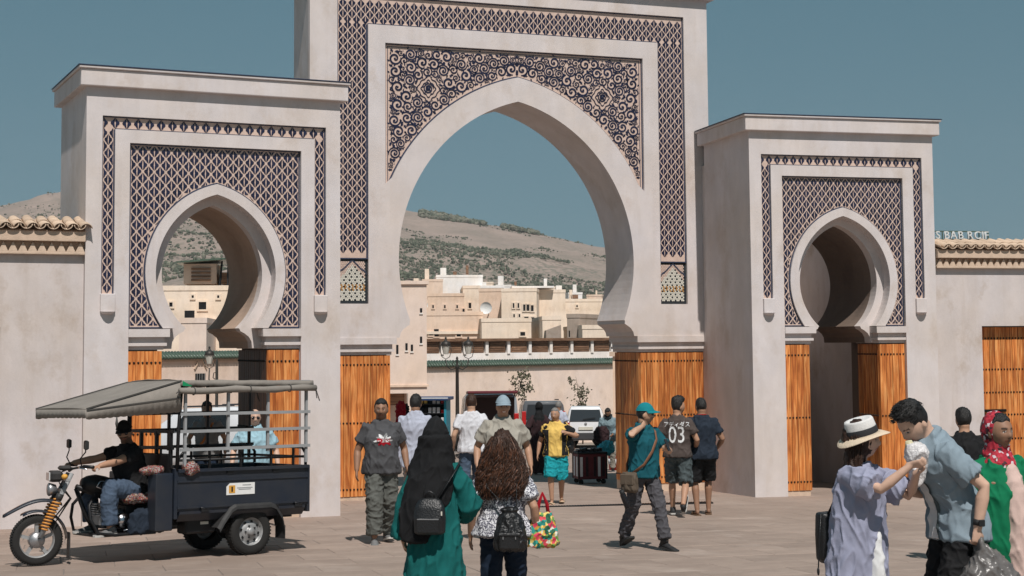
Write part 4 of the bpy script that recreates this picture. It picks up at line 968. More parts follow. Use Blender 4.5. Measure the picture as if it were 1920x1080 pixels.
def ring(c, w, d, e=2.3, n=28, R=None):
    out = []
    for i in range(n):
        a = 2*PI*i/n; ca, sa = math.cos(a), math.sin(a)
        v = Vector((w*math.copysign(abs(ca)**(2/e), ca), d*math.copysign(abs(sa)**(2/e), sa), 0))
        if R is not None: v = R @ v
        out.append(Vector(c)+v)
    return out
def head_shape(P, ear=True, k=1.):
    """unit directions -> points of a head; forward is -y"""
    x, y, z = P; 
    X, Y, Z = x*.080, y*.103, z*.123
    fr = max(0., -y)                                    # 1 at the front
    if Z < 0:
        t = min(1, -Z/.118); X *= 1-.34*t**1.6; 
        if y > 0: Y *= 1-.55*t**1.2; 
        else: Y *= 1-.10*t**2
    if y > 0: Y *= 1.02
    if fr > 0:
        g = lambda cx, cz, sx, sz: math.exp(-((X-cx)/sx)**2-((Z-cz)/sz)**2)
        Y += .010*fr*(1 if abs(x) < .8 else 0)*(.5)      # flatter face plane
        Y -= fr*(.024*g(0, -.026, .014, .017)+.012*g(0, .0, .011, .022))      # nose
        Y += fr*(.010*(g(.031, .008, .017, .012)+g(-.031, .008, .017, .012)))  # eye sockets
        Y -= fr*(.005*g(0, .032, .05, .012))             # brow
        Y -= fr*(.008*g(0, -.060, .022, .012)+.010*g(0, -.098, .024, .016))   # lips, chin
        Y -= fr*(.005*(g(.045, -.02, .018, .02)+g(-.045, -.02, .018, .02)))   # cheeks
    return Vector((X, Y, Z))
def sphere_dirs(n, k):
    return [[(math.cos(-PI/2+PI*i/k)*math.cos(2*PI*j/n), math.cos(-PI/2+PI*i/k)*math.sin(2*PI*j/n), math.sin(-PI/2+PI*i/k)) for j in range(n)] for i in range(k+1)]
DIRS = sphere_dirs(48, 40)
def hair_zone(x, y, z, style):
    """>0 where hair grows on the unit sphere; forward -y"""
    front = -y
    line = .52+.05*math.cos(x*7) if front > .35 else (.02 if front > -.05 else -.52)
    if front > .35: t = z-line
    elif front > -.05: s = (front+.05)/.4; t = z-((-.05)*(1-s)+.52*s)
    else: t = z+.55+.0*abs(x)
    return t
class Person:
    def __init__(s, label, u, Y, vtop, rz, sex='m', girth=1., skin='tan', vox=.010, legs=None, arms=None, root=(0, 0, 0), lean=(0, 0), twist=0, head=(0, 0, 0), hat=0., beard=0., hairc=(.02, .016, .013), H=None, foot_yaw=(8, -8), foot_pitch=(0, 0), hands=({}, {}), loc=None, belly=0., mouth=0., hair_len=1., hips=None, smile=0.):
        b = at(u, 800, Y) if loc is None else Vector(loc)
        if loc is None: b.z = gz(Y)
        if H is None: H = at(u, vtop, Y).z-b.z-hat
        s.k = H/1.75; s.o = thing('person', label, 'person', b, rad(rz), 'people on the square'); s.vox = vox; s.sex = sex; s.g = girth; s.sk = np.array(SK[skin]); s.belly = belly
        k = 1.; f = sex == 'f'; s.root = Vector(root); s.lean = (rad(lean[0]), rad(lean[1])); s.twist = rad(twist); s.seed = random.random()*50
        sh = .142 if f else .166*((girth-1)*.5+1)
        s.hip = [Vector((.088, 0, .92))+s.root, Vector((-.088, 0, .92))+s.root] if hips is None else [Vector(h) for h in hips]
        s.sho = [s.T((sh, .0, 1.372)), s.T((-sh, .0, 1.372))]
        legs = legs or (((.10, .0, .09)), ((-.10, .0, .09)))
        s.knee, s.ank = [], []
        for i in range(2):
            L = legs[i]; hint = Vector(L[3]) if len(L) > 3 else Vector((.15*(1 if i == 0 else -1), -1, 0)); kn, an = ik(s.hip[i], L[:3], .43, .425, hint); s.knee.append(kn); s.ank.append(an)
        arms = arms or (((.27, -.03, .87)), ((-.27, -.03, .87)))
        s.elb, s.wri = [], []
        for i in range(2):
            A = arms[i]; sg = 1 if i == 0 else -1; hint = Vector(A[3]) if len(A) > 3 else Vector((.5*sg, 1, -.1)); e, w_ = ik(s.sho[i], A[:3], .285, .255, hint); s.elb.append(e); s.wri.append(w_)
        s.neck = s.T((0, .005, 1.455)); s.hc = s.T((0, -.022, 1.632)); s.HR = Matrix.Rotation(s.twist*.0+rad(head[0]), 3, 'Z') @ Matrix.Rotation(rad(head[1]), 3, 'X') @ Matrix.Rotation(rad(head[2]), 3, 'Y')
        s.HR = s.TR() @ s.HR
        nb = s.T((0, -.006, 1.512)); s.hc = nb+s.HR @ Vector((0, -.024, .092)); s.nb = nb
        s.beard = beard; s.hairc = np.array(hairc); s.foot_yaw = foot_yaw; s.foot_pitch = foot_pitch; s.hands = hands; s.mouth = mouth; s.smile = smile
        s.build_body()
    def TR(s): return Matrix.Rotation(s.twist, 3, 'Z') @ Matrix.Rotation(s.lean[0], 3, 'X') @ Matrix.Rotation(s.lean[1], 3, 'Y')
    def T(s, p):
        p = Vector(p); t = min(1, max(0, (p.z-.88)/.3)); t = t*t*(3-2*t)
        R = Matrix.Rotation(s.twist*t, 3, 'Z') @ Matrix.Rotation(s.lean[0]*t, 3, 'X') @ Matrix.Rotation(s.lean[1]*t, 3, 'Y'); c = Vector((0, 0, .93))
        return R @ (p-c)+c+s.root
    def torso_rings(s, rows, off=0.):
        out = []
        for z, w_, d, y in rows:
            out.append([s.T(p) for p in ring((0, y, z), w_+off, d+off)])
        return out
    def rows(s):
        g = s.g; B = s.belly
        if s.sex == 'f': return [(.82, .12, .10, 0), (.90, .178*g, .125*g, .01), (.98, .165*g, .115*g, .0), (1.08, .13*g, .10*g, 0), (1.16, .132*g, .105*g, -.005), (1.27, .15*g, .125*g, -.015), (1.335, .150, .11, 0), (1.38, .128, .09, .005), (1.42, .092, .072, .005), (1.465, .06, .058, .005), (1.50, .045, .045, .005)]
        return [(.82, .12, .10, 0), (.90, .168*g, .122*g, .01), (.98, .162*g, .118*g+B*.5, -B*.5), (1.08, .152*g, .112*g+B, -B), (1.18, .158*g, .115*g+B*.6, -B*.6), (1.27, .172*g, .125*g, -.01), (1.33, .172, .115, 0), (1.385, .145, .095, .006), (1.43, .104, .078, .008), (1.475, .07, .065, .008), (1.51, .055, .055, .005)]
    def out(s, name, me, mat, smooth=True):
        setco(me, coords(me)*s.k)
        for m in (mat if isinstance(mat, (list, tuple)) else [mat]): me.materials.append(MATS[m])
        return link(name, me, s.o)
    def hand(s, mb, i):
        h = dict(s.hands[i]); w_, e = s.wri[i], s.elb[i]; sg = 1 if i == 0 else -1
        d = Vector(h.get('dir', (w_-e))).normalized(); pn = Vector(h.get('palm', (-sg, 0, 0))); pn = (pn-d*pn.dot(d)).normalized(); side = d.cross(pn)*h.get('thumb', 1 if i == 0 else -1)
        curl = h.get('curl', .35); sc = .92 if s.sex == 'm' else .84
        mb.tube([w_-d*.03, w_, w_+d*.03*sc, w_+d*.075*sc, w_+d*.09*sc], [(.024, .019), (.026, .018), (.036*sc, .016), (.040*sc, .014), (.034*sc, .010)], 12, up=None if abs(d.dot(pn)) > .99 else pn)
        for k, (o_, l) in enumerate(((.029, .070), (.010, .079), (-.010, .074), (-.028, .058))):
            p = w_+d*.078*sc+side*o_*sc; pts = [p-d*.02, p]; a = curl*.6
            for j, f_ in enumerate((.45, .32, .25)):
                dd = d*math.cos(a)+pn*math.sin(a)+side*(o_*.9); p = p+dd.normalized()*l*f_*sc; pts.append(p); a += curl*1.1
            mb.tube(pts, [.0088*sc, .0092*sc, .0088*sc, .008*sc, .0065*sc], 8)
        p = w_+d*.022*sc+side*.024*sc; q = p+(d*.6+side*.62+pn*.35).normalized()*.042*sc; r = q+(d*.85+side*.12+pn*(.4+curl*.3)).normalized()*.034*sc
        mb.tube([p-side*.015, p, q, r], [.013*sc, .012*sc, .0098*sc, .0072*sc], 8)
    def build_body(s):
        mb = MB(); g = s.g
        mb.rings(s.torso_rings([(z, w_*(.84 if z < 1.12 else .93), d*(.84 if z < 1.12 else .93), y) for z, w_, d, y in s.rows()]))
        nk = .050 if s.sex == 'f' else .061*min(1.2, (s.g-1)*.5+1)
        mb.tube([s.T((0, .012, 1.42)), s.neck, (s.neck+s.nb)/2, s.nb, s.nb+s.HR @ Vector((0, .012, .05))], [nk*1.25, nk*1.08, nk, nk, nk*.95], 16)
        P = [[s.hc+s.HR @ head_shape(q) for q in row] for row in DIRS]; mb.rings(P, cap=False)
        for sg in (1, -1):
            mb.ell(s.hc+s.HR @ Vector((sg*.077, .012, -.008)), (.011, .020, .032), 10, 6, mt=s.HR.to_4x4() @ Matrix.Rotation(sg*.35, 4, 'Z'))
        fat = (g-1)*.6+1; fm = .84 if s.sex == 'f' else 1.
        for i in range(2):
            a, e, w_ = s.sho[i], s.elb[i], s.wri[i]; m = a.lerp(e, .45); n = e.lerp(w_, .28)
            mb.tube([a+(a-e).normalized()*.02, a, m, e, n, e.lerp(w_, .75), w_], [r*fat*fm for r in (.045, .054, .049, .040, .043, .033, .027)], 14)
            s.hand(mb, i)
            h, k, an = s.hip[i], s.knee[i], s.ank[i]
            mb.tube([h+Vector((0, 0, .05)), h, h.lerp(k, .35), h.lerp(k, .8), k, k.lerp(an, .3)+Vector((0, .012, 0)), k.lerp(an, .7), an], [r*fat for r in (.055, .076, .068, .054, .049, .055, .041, .034)], 16)
            F = s.footm(i); 
            foot = [F @ Vector((0, y, z)) for y, z in ((.045, -.045), (.02, -.042), (-.06, -.05), (-.12, -.06), (-.155, -.066))]
            mb.tube(foot, [(.018, .02), (.026, .03), (.03, .024), (.033, .016), (.022, .010)], 12, up=(0, 0, 1))
            mb.tube([an, F @ Vector((0, .015, -.035))], [.034, .030], 10)
        me = remesh(mb, s.vox, 2, 'body'); co = coords(me); c = np.tile(s.sk, (len(co), 1))
        hl = (co-np.array(s.hc)) @ np.array(s.HR)       # into head frame
        x, y, z = hl[:, 0], hl[:, 1], hl[:, 2]; face = (y < -.02) & (np.abs(z) < .13) & (np.abs(x) < .09)
        def put(mask, col, k=1.): c[mask] = c[mask]*(1-k)+np.array(col)*k
        inhead = (np.abs(x) < .1) & (np.abs(y) < .13) & (np.abs(z) < .13)
        ax = np.abs(x)
        if s.beard: put(inhead & (z < -.030-.02*(ax > .05)) & (z > -.135) & (y < .02) & ~((ax < .022) & (z > -.063) & (z < -.048)), s.hairc, s.beard); put(face & (ax < .03) & (z > -.047) & (z < -.038), s.hairc, s.beard*.9)
        put(face & (ax < .025+.008*s.smile) & (z > -.066) & (z < -.048), s.sk*np.array((.82, .52, .52)), .8)
        if s.mouth: put(face & (ax < .017) & (np.abs(z+.058) < .012*s.mouth), (.03, .01, .01))
        elif s.smile: put(face & (ax < .021) & (np.abs(z+.056) < .005), (.7, .66, .6))
        else: put(face & (ax < .021) & (np.abs(z+.057) < .0022), (.05, .02, .02), .7)
        put(face & ((ax-.031)**2/.016**2+(z-.007)**2/.008**2 < 1), s.sk*.55, .75)
        put(face & ((ax-.031)**2/.0125**2+(z-.007)**2/.0055**2 < 1), (.55, .52, .48), .8)
        put(face & ((ax-.031)**2+(z-.007)**2 < .0062**2), (.02, .012, .01))
        put(face & (ax > .013) & (ax < .050) & (np.abs(z-.028+(ax-.035)**2*6) < .0050), s.hairc, .85)
        put(face & (ax < .012) & (np.abs(z+.040) < .004), s.sk*.35, .7)
        nail = s.sk*1.1
        setcol(me, np.clip(c, 0, 1)); s.body = s.out('body', me, 'skin')
    def footm(s, i):
        an = s.ank[i]; return Matrix.Translation(an) @ Matrix.Rotation(rad(s.foot_yaw[i]), 4, 'Z') @ Matrix.Rotation(rad(s.foot_pitch[i]), 4, 'X')
    def shoes(s, mat, sole='shoe_sole', boot=0., names='shoe'):
        for i in range(2):
            F = s.footm(i); mb = MB(); R_ = []
            for y, w_, zt in ((.075, .026, -.02), (.06, .036, .0), (.02, .041, .005), (-.04, .042, -.015), (-.09, .047, -.035), (-.15, .047, -.05), (-.185, .036, -.062), (-.20, .018, -.072)):
                zb = -.082; h = zt-zb; R_.append([F @ Vector((w_*math.cos(a)*(1 if math.sin(a) < .3 else .8), y, zb+h*(.5+.5*math.sin(a)) if math.sin(a) > -.5 else zb)) for a in [2*PI*j/14 for j in range(14)]])
            mb.rings(R_); mb.tube([F @ Vector((0, .018, -.045)), F @ Vector((0, .012, .012))], [.044, .043], 14)
            if boot: mb.tube([F @ Vector((0, .015, -.03)), s.ank[i].lerp(s.knee[i], boot)], [.048, .052], 14)
            so = [[F @ Vector((x*(w_+.004), y, z)) for x, z in ((-1, -.090), (1, -.090), (1, -.068), (-1, -.068))] for y, w_ in ((.08, .026), (.06, .038), (0, .042), (-.09, .047), (-.15, .048), (-.19, .036), (-.205, .016))]
            so_mb = MB(); so_mb.rings(so, smooth=False)
            me = mb.mesh('shoe', []); sh = s.out(names, me, mat); m2 = so_mb.mesh('sole', []); setco(m2, coords(m2)*s.k); m2.materials.append(MATS[sole]); link('sole', m2, sh)
    def sandals(s, mat='sandal'):
        for i in range(2):
            F = s.footm(i); mb = MB(); so = [[F @ Vector((x*(w_+.004), y, z)) for x, z in ((-1, -.092), (1, -.092), (1, -.072), (-1, -.072))] for y, w_ in ((.075, .028), (.06, .038), (0, .042), (-.09, .047), (-.15, .048), (-.185, .036), (-.20, .02))]
            mb.rings(so, smooth=False)
            for y in (-.10, -.125): mb.tube([F @ Vector((x, y, z)) for x, z in ((-.046, -.075), (-.04, -.045), (0, -.030), (.04, -.045), (.046, -.075))], [(.018, .004)]*5, 6)
            s.out('sandal', mb.mesh('sandal', []), mat)
    def top(s, mat, name='shirt', hem=.84, sleeve=.55, loose=.018, flare=.0, slv=.0, vox=None, amp=.0105, collar=False, neck=1.475, front=0., seed=None, long_r=(.055, .046, .040)):
        mb = MB(); rows = []; base = s.rows(); L = loose
        zs = [r[0] for r in base]
        def itp(z): return [float(np.interp(z, zs, [r[k] for r in base])) for k in (1, 2, 3)]
        n = 8; z = hem; a = 0
        Z = list(np.linspace(hem, 1.34, 9))+[1.37, 1.40, 1.43, 1.455, neck]
        for z in Z:
            w_, d, y = itp(max(z, .9)); t = max(0, (1.15-z)/.35)
            q = .018*min(1, max(0, (1.02-z)/.08)); ww = max(w_, .150 if s.sex == 'm' else .13)+L+flare*t+q; rows.append((z, ww if z < 1.35 else w_+L*.7, d+(L if z < 1.35 else L*.7)+flare*t*.8+q, y-front))
        mb.rings(s.torso_rings(rows))
        for i in range(2):
            S, E, W_ = s.sho[i], s.elb[i], s.wri[i]; ax = (S-E).normalized(); fm = .88 if s.sex == 'f' else 1
            ctr = s.T((0, 0, 1.385)); inn = S.lerp(ctr, .5)
            if sleeve <= 1.: pts = [inn, S+ax*.01, S.lerp(E, .35), S.lerp(E, sleeve*.9), S.lerp(E, sleeve)]; rr = [.05, .060+L*.3, .060+L*.4+slv*.5, .062+L*.4+slv, .062+L*.4+slv]
            else: t = sleeve-1; pts = [inn, S+ax*.01, S.lerp(E, .5), E, E.lerp(W_, t*.6), E.lerp(W_, t)]; rr = [.05, .060+L*.3, long_r[0]+L*.3, long_r[1]+L*.4+slv*.3, long_r[2]+L*.4+slv*.8, long_r[2]*.95+L*.3+slv]
            mb.tube(pts, [r*fm*(1+(s.g-1)*.5) for r in rr], 16)
        if collar:
            mb.tube([s.T((x, y, z)) for x, y, z in ((0, -.085, 1.43), (.05, -.065, 1.46), (.075, .0, 1.485), (.055, .055, 1.495), (0, .078, 1.50), (-.055, .055, 1.495), (-.075, 0, 1.485), (-.05, -.065, 1.46), (0, -.085, 1.43))], [(.010, .022)]*9, 8, up=(0, 0, 1))
        me = remesh(mb, vox or s.vox*1.1, 3, name); wrinkle(me, amp, (9, 9, 4.5), s.seed if seed is None else seed)
        return s.out(name, me, mat)
    def pants(s, mat, name='trousers', end=1.92, r=(.098, .085, .072, .066, .07), amp=.008, waist=1.05, f=(10, 10, 12), vox=None):
        """end: 1 = knee, 2 = ankle"""
        mb = MB(); base = s.rows(); zs = [q[0] for q in base]; rows = []
        for z in (.83, .87, .92, .96, 1.0, waist):
            w_, d, y = [float(np.interp(max(z, .88), zs, [q[k] for q in base])) for k in (1, 2, 3)]; rows.append((z, w_+.008, d+.008, y))
        mb.rings(s.torso_rings(rows)) if not s.root.length > .2 else mb.rings([[p+s.root for p in ring((0, y, z), w_, d)] for z, w_, d, y in rows])
        fat = (s.g-1)*.6+1
        for i in range(2):
            h, k, a = s.hip[i], s.knee[i], s.ank[i]; up = (h-k).normalized()
            pts = [h+Vector((0, 0, .04)), h, h.lerp(k, .4)]; rr = [.075, r[0], (r[0]+r[1])/2]
            if end <= 1.25: pts += [h.lerp(k, .75), h.lerp(k, min(1, end))]+([k.lerp(a, end-1)] if end > 1 else []); rr += [r[1], r[1]]+([r[1]] if end > 1 else [])
            else: pts += [k-up*-.02, k.lerp(a, .25), k.lerp(a, .6), k.lerp(a, end-1)]; rr += [r[1], r[2], r[3], r[4]]
            mb.tube(pts, [q*fat for q in rr], 18)
        me = remesh(mb, vox or s.vox*1.1, 3, name); wrinkle(me, amp, f, s.seed+9); return s.out(name, me, mat)
    def gown(s, mat, name='gown', rows=None, sleeve=1.93, slv=.02, folds=.05, nf=9, vox=None, amp=.008, neck=1.475, long_r=(.07, .065, .06)):
        """long robe: rows of (z, half width, half depth, y)"""
        mb = MB(); R_ = []
        for z, w_, d, y in rows:
            t = max(0, min(1, (1.1-z)/1.0)); r = []
            for j, p in enumerate(ring((0, y, z), w_, d, 2.1, 56)):
                a = 2*PI*j/56; k = 1+folds*t*(math.sin(nf*a+s.seed)+.5*math.sin((nf*2-3)*a+2*s.seed)); q = Vector((p.x*k, (p.y-y)*k+y, p.z)); r.append(s.T(q))
            R_.append(r)
        mb.rings(R_)
        for i in range(2):
            S, E, W_ = s.sho[i], s.elb[i], s.wri[i]; inn = S.lerp(s.T((0, 0, 1.385)), .5); t = sleeve-1
            if sleeve > 1: mb.tube([inn, S, S.lerp(E, .5), E, E.lerp(W_, t*.6), E.lerp(W_, t)], [.05, .056, long_r[0]+slv*.3, long_r[1]+slv*.6, long_r[2]+slv, long_r[2]+slv*1.1], 16)
            elif sleeve > 0: mb.tube([inn, S, S.lerp(E, .5*sleeve), S.lerp(E, sleeve)], [.05, .056, long_r[0]+slv, long_r[0]+slv*1.2], 16)
        me = remesh(mb, vox or s.vox*1.15, 3, name); wrinkle(me, amp, (9, 9, 3), s.seed); return s.out(name, me, mat)
    def hair(s, mat='hair_black', thick=.016, top=.03, fade=.25, jag=.010, zone=None, name='hair'):
        R_ = []
        for row in DIRS:
            r = []
            for q in row:
                x, y, z = q; t = zone(x, y, z) if zone else hair_zone(x, y, z, 0)
                p = head_shape(q); n = p.normalized()
                k = min(1, max(0, t/.16)); up = min(1, max(0, (z-.1)/.6)); th = (thick*(fade+(1-fade)*min(1, max(0, (z+.2)/.5)))+(top-thick)*up*up)
                nn = mnoise.noise((x*9+s.seed, y*9, z*9))*jag+mnoise.noise((x*22, y*22+s.seed, z*22))*jag*.6
                off = (th+nn*up)*k-.012*(1-k); r.append(s.hc+s.HR @ (p+n*off))
            R_.append(r)
        mb = MB(); mb.rings(R_, cap=False); return s.out(name, mb.mesh(name, []), mat)
    def specs(s, mat='sunglass', full=True):
        mb = MB()
        for sg in (1, -1):
            mb.ell(s.hc+s.HR @ Vector((sg*.032, -.094, .006)), (.027, .008, .021), 12, 6, mt=s.HR.to_4x4() @ Matrix.Rotation(-sg*.25, 4, 'Z'))
            mb.bar(s.hc+s.HR @ Vector((sg*.058, -.082, .012)), s.hc+s.HR @ Vector((sg*.081, .01, .008)), .004, .007)
        mb.bar(s.hc+s.HR @ Vector((-.012, -.101, .012)), s.hc+s.HR @ Vector((.012, -.101, .012)), .005, .006)
        return s.out('sunglasses', mb.mesh('sunglasses', []), mat)
    def cap(s, mat, name='cap', brim=True):
        R_ = []
        for row in DIRS[20:]:
            r = []
            for q in row:
                p = head_shape((q[0], q[1], max(q[2], .30))) if q[2] < .3 else head_shape(q); n = Vector((p.x, p.y, max(0, p.z))).normalized(); r.append(s.hc+s.HR @ (p+n*(.016 if q[2] > .12 else -.0)+Vector((0, 0, .006))))
            R_.append(r)
        mb = MB(); mb.rings(R_)
        if brim:
            n = 16; P = []
            for dz in (0, -.006):
                for j in range(n+1):
                    a = -PI*.5+(-.5+j/n)*PI*.86; ca, sa = math.cos(a), math.sin(a); cu = -.02*abs(ca)**2
                    P += [s.hc+s.HR @ Vector((.088*ca, .108*sa, .048+dz+cu*.3)), s.hc+s.HR @ Vector((.094*ca, .108*sa-.078*max(0, -sa)**.8, .040+dz+cu-.01*max(0, -sa)))]
            m = 2*(n+1); F = [(2*j, 2*j+1, 2*j+3, 2*j+2) for j in range(n)]+[(m+2*j, m+2*j+2, m+2*j+3, m+2*j+1) for j in range(n)]+[(2*j+1, m+2*j+1, m+2*j+3, 2*j+3) for j in range(n)]
            mb.add(P, F, smooth=True)
        me = mb.mesh(name, []); return s.out(name, me, mat)
    def world(s, p): return s.o.matrix_basis @ (Vector(p)*s.k)
    def stamp(s, obj, name, mat, inside, x0, x1, z0, z1, cell, back=True, off=.004, colour=None):
        """flat print laid on a garment: cells of the pattern projected on to the cloth"""
        me = obj.data; co = coords(me); bv = BVHTree.FromPolygons([Vector(v) for v in co.tolist()], [tuple(p.vertices) for p in me.polygons])
        mb = MB(); sg = 1 if back else -1; k = s.k; cache = {}
        def hit(i, j):
            if (i, j) not in cache:
                x, z = (x0+i*cell), (z0+j*cell); p = s.T((0, 0, z)); 
                h = bv.ray_cast(Vector((x*k+s.root.x*k, sg*1.2, z*k+s.root.z*k)), Vector((0, -sg, 0))); cache[i, j] = None if h[0] is None else h[0]+Vector((0, sg*off, 0))
            return cache[i, j]
        for i in range(int((x1-x0)/cell)):
            for j in range(int((z1-z0)/cell)):
                mi = inside(x0+(i+.5)*cell, z0+(j+.5)*cell)
                if mi is None or mi is False: continue
                q = [hit(i, j), hit(i+1, j), hit(i+1, j+1), hit(i, j+1)]
                if None in q: continue
                mb.add(q, [(0, 1, 2, 3)] if sg < 0 else [(3, 2, 1, 0)], int(mi) if mi is not True else 0, True)
        if mb.v: return link(name, mb.mesh(name, mat), obj)
def text_mask(body, size):
    """test whether a point lies inside the letters; x to the right, z up, both centred"""
    cu = bpy.data.curves.new('t', 'FONT'); cu.body = body; cu.size = size; cu.align_x = 'CENTER'; cu.align_y = 'CENTER'
    to = bpy.data.objects.new('tmp', cu); WORK.collection.objects.link(to); WORK.view_layers[0].update()
    me = bpy.data.meshes.new_from_object(to.evaluated_get(WORK.view_layers[0].depsgraph)); bpy.data.objects.remove(to)
    bv = BVHTree.FromPolygons([v.co.copy() for v in me.vertices], [tuple(p.vertices) for p in me.polygons]); bx_ = [v.co for v in me.vertices]
    ext = (max(v.x for v in bx_)-min(v.x for v in bx_), max(v.y for v in bx_)-min(v.y for v in bx_)) if bx_ else (1, 1)
    return (lambda x, z: bv.ray_cast(Vector((x, z, 1)), Vector((0, 0, -1)))[0] is not None), ext
M('shoe_black', (.02, .02, .021), rough=.6); M('shoe_grey', (.16, .16, .16), rough=.7, var=.3, scale=30); M('shoe_sole', (.5, .48, .45), rough=.7); M('sole_black', (.03, .03, .03), rough=.8); M('sandal', (.14, .08, .045), rough=.7); M('sandal_pale', (.55, .40, .27), rough=.7)
# ------------------------------------------------------------------ who is on the square
cloth('cl_grey_tee', (.075, .075, .08)); cloth('cl_grey_trs', (.105, .108, .098)); cloth('cl_blue_shirt', (.40, .42, .50)); cloth('cl_green_gown', (.006, .105, .10)); cloth('cl_black_veil', (.012, .012, .013), var=.25); cloth('cl_white_tee', (.60, .60, .63)); cloth('cl_jeans', (.07, .10, .15), var=.3, scale=8); cloth('cl_dark_jeans', (.012, .022, .042), var=.3, scale=8)
cloth('cl_beige_polo', (.34, .315, .27)); cloth('cl_maroon', (.035, .018, .02)); cloth('cl_yellow', (.70, .47, .13)); cloth('cl_black', (.014, .014, .015)); cloth('cl_teal_shorts', (.012, .27, .31)); cloth('cl_teal_tee', (.008, .085, .11)); cloth('cl_slate_trs', (.075, .072, .080)); cloth('cl_brown_tee', (.075, .058, .052)); cloth('cl_denim_shorts', (.075, .095, .10), var=.45, scale=7); cloth('cl_navy', (.018, .026, .04)); cloth('cl_lav', (.30, .31, .41)); cloth('cl_sky', (.30, .46, .53)); cloth('cl_white', (.7, .7, .7)); cloth('cl_steel', (.225, .285, .33)); cloth('cl_emerald', (.004, .15, .065)); cloth('cl_blush', (.58, .42, .37)); cloth('cl_red', (.33, .008, .018)); cloth('cl_check', (.20, .27, .30), var=.3, scale=40); cloth('cl_teal_cap', (.008, .19, .22)); cloth('cl_cap_blue', (.26, .33, .38)); cloth('cl_scarf_dark', (.02, .03, .035)); cloth('cl_grey_shirt', (.25, .25, .25))
M('leather_black', (.012, .012, .013), rough=.38, var=.3, bump=.3, bscale=90, spec=.5); M('leather_brown', (.22, .10, .055), rough=.55, bump=.2); M('canvas_olive', (.12, .09, .065), rough=.8, var=.3); M('straw', (.72, .58, .43), rough=.85, var=.12, scale=60, bump=.5, bscale=200); M('straw_white', (.74, .72, .70), rough=.85, var=.08, scale=60, bump=.5, bscale=200); M('ribbon', (.025, .025, .028), rough=.8)
M('plastic_grey', (.13, .12, .115), rough=.3, var=.3, scale=14, bump=.6, bscale=18, spec=.5); M('plastic_teal', (.05, .42, .50), rough=.3, var=.3, scale=10, bump=.5, bscale=14); M('plastic_clear', (.62, .60, .60), rough=.25, var=.15, scale=20, bump=.7, bscale=40); M('phone', (.015, .015, .018), rough=.2); M('food', (.60, .55, .36), rough=.6, var=.3, scale=40)
def patterned(name, cols, scale=60., rnd=1.):
    m, t, b = nodes_of(name); N, L = t.nodes, t.links; tc = N.new('ShaderNodeTexCoord'); v = N.new('ShaderNodeTexVoronoi'); v.inputs['Scale'].default_value = scale; v.inputs['Randomness'].default_value = rnd; L.new(tc.outputs['Object'], v.inputs['Vector'])
    sp = N.new('ShaderNodeSeparateColor'); L.new(v.outputs['Color'], sp.inputs[0]); r = N.new('ShaderNodeValToRGB'); r.color_ramp.interpolation = 'CONSTANT'; e = r.color_ramp.elements
    for i, c in enumerate(cols):
        q = e[i] if i < 2 else e.new(i/len(cols)); q.position = i/len(cols); q.color = (*c, 1)
    L.new(sp.outputs[0], r.inputs[0]); L.new(r.outputs[0], b.inputs['Base Color']); b.inputs['Roughness'].default_value = .8; MATS[name] = m; return m
patterned('cl_blouse', [(.62, .62, .64), (.10, .10, .13), (.55, .55, .58), (.16, .16, .20), (.68, .68, .7), (.05, .05, .07)], 130); patterned('cl_floral', [(.72, .48, .10), (.02, .30, .24), (.62, .05, .09), (.16, .33, .07), (.68, .66, .55), (.75, .55, .16), (.015, .10, .05), (.55, .30, .04), (.6, .06, .08), (.02, .24, .2)], 27); patterned('cl_scarf', [(.40, .012, .03), (.30, .008, .02), (.42, .02, .04), (.58, .50, .52), (.06, .015, .02), (.36, .012, .03), (.45, .03, .05), (.33, .01, .025)], 55); patterned('cl_rug', [(.25, .04, .04), (.3, .26, .25), (.05, .04, .04), (.2, .11, .06), (.2, .03, .03), (.22, .19, .18)], 80)
HANG = lambda f=0., o=.27, z=.87: (((o, -.03-f, z)), ((-o, -.03+f, z)))
# --- man in the dark grey printed T-shirt, walking to the camera
p = Person('man in dark grey tee with a red and white print striding past the orange door', 715, 19.06, 745, 14, girth=1.14, skin='brown', vox=.0095, legs=((.09, .16, .10), (-.11, -.16, .09)), arms=((.31, -.02, .90), (-.31, -.06, .88)), head=(-12, 3, 0), beard=.25, foot_pitch=(-12, 8), belly=.015)
sh = p.top('cl_grey_tee', loose=.022, sleeve=.62); p.pants('cl_grey_trs', r=(.10, .09, .084, .08, .082), amp=.011); p.shoes('shoe_grey'); p.hair(thick=.010, top=.018, jag=.004)
tx, _ = text_mask('NATIVE', .05)
def star(x, z):
    x -= .0; z -= 1.245
    if tx(x, z-(-.005)): return 1
    r = math.hypot(x, z*1.5); a = math.atan2(z*1.5, x); k = .125*(.38+.34*abs(math.cos(a*4.5+.5))**2+.28*abs(math.sin(a*3+1.1)))
    return None if r > k else (1 if (x < -.015 and z < .02 and math.sin(a*7) > -.2) or z < -.03 else 2 if math.sin(a*5+1.) > .3 else 0)
p.stamp(sh, 'printed_star', ['cl_white', 'cl_red', 'cl_grey_shirt'], star, -.14, .14, 1.14, 1.35, .006, back=False)
# --- man seen from behind in a pale blue shirt
p = Person('dark-haired man in a pale blue long shirt walking away beside the market stall', 779, 23.2, 738, 172, girth=1.1, skin='brown', vox=.012, legs=((.1, -.12, .09), (-.1, .14, .1)), arms=HANG(.05, .28))
p.top('cl_blue_shirt', sleeve=1.9, hem=.72, loose=.03, collar=True); p.pants('cl_grey_shirt'); p.shoes('shoe_black'); p.hair(thick=.012, top=.022)
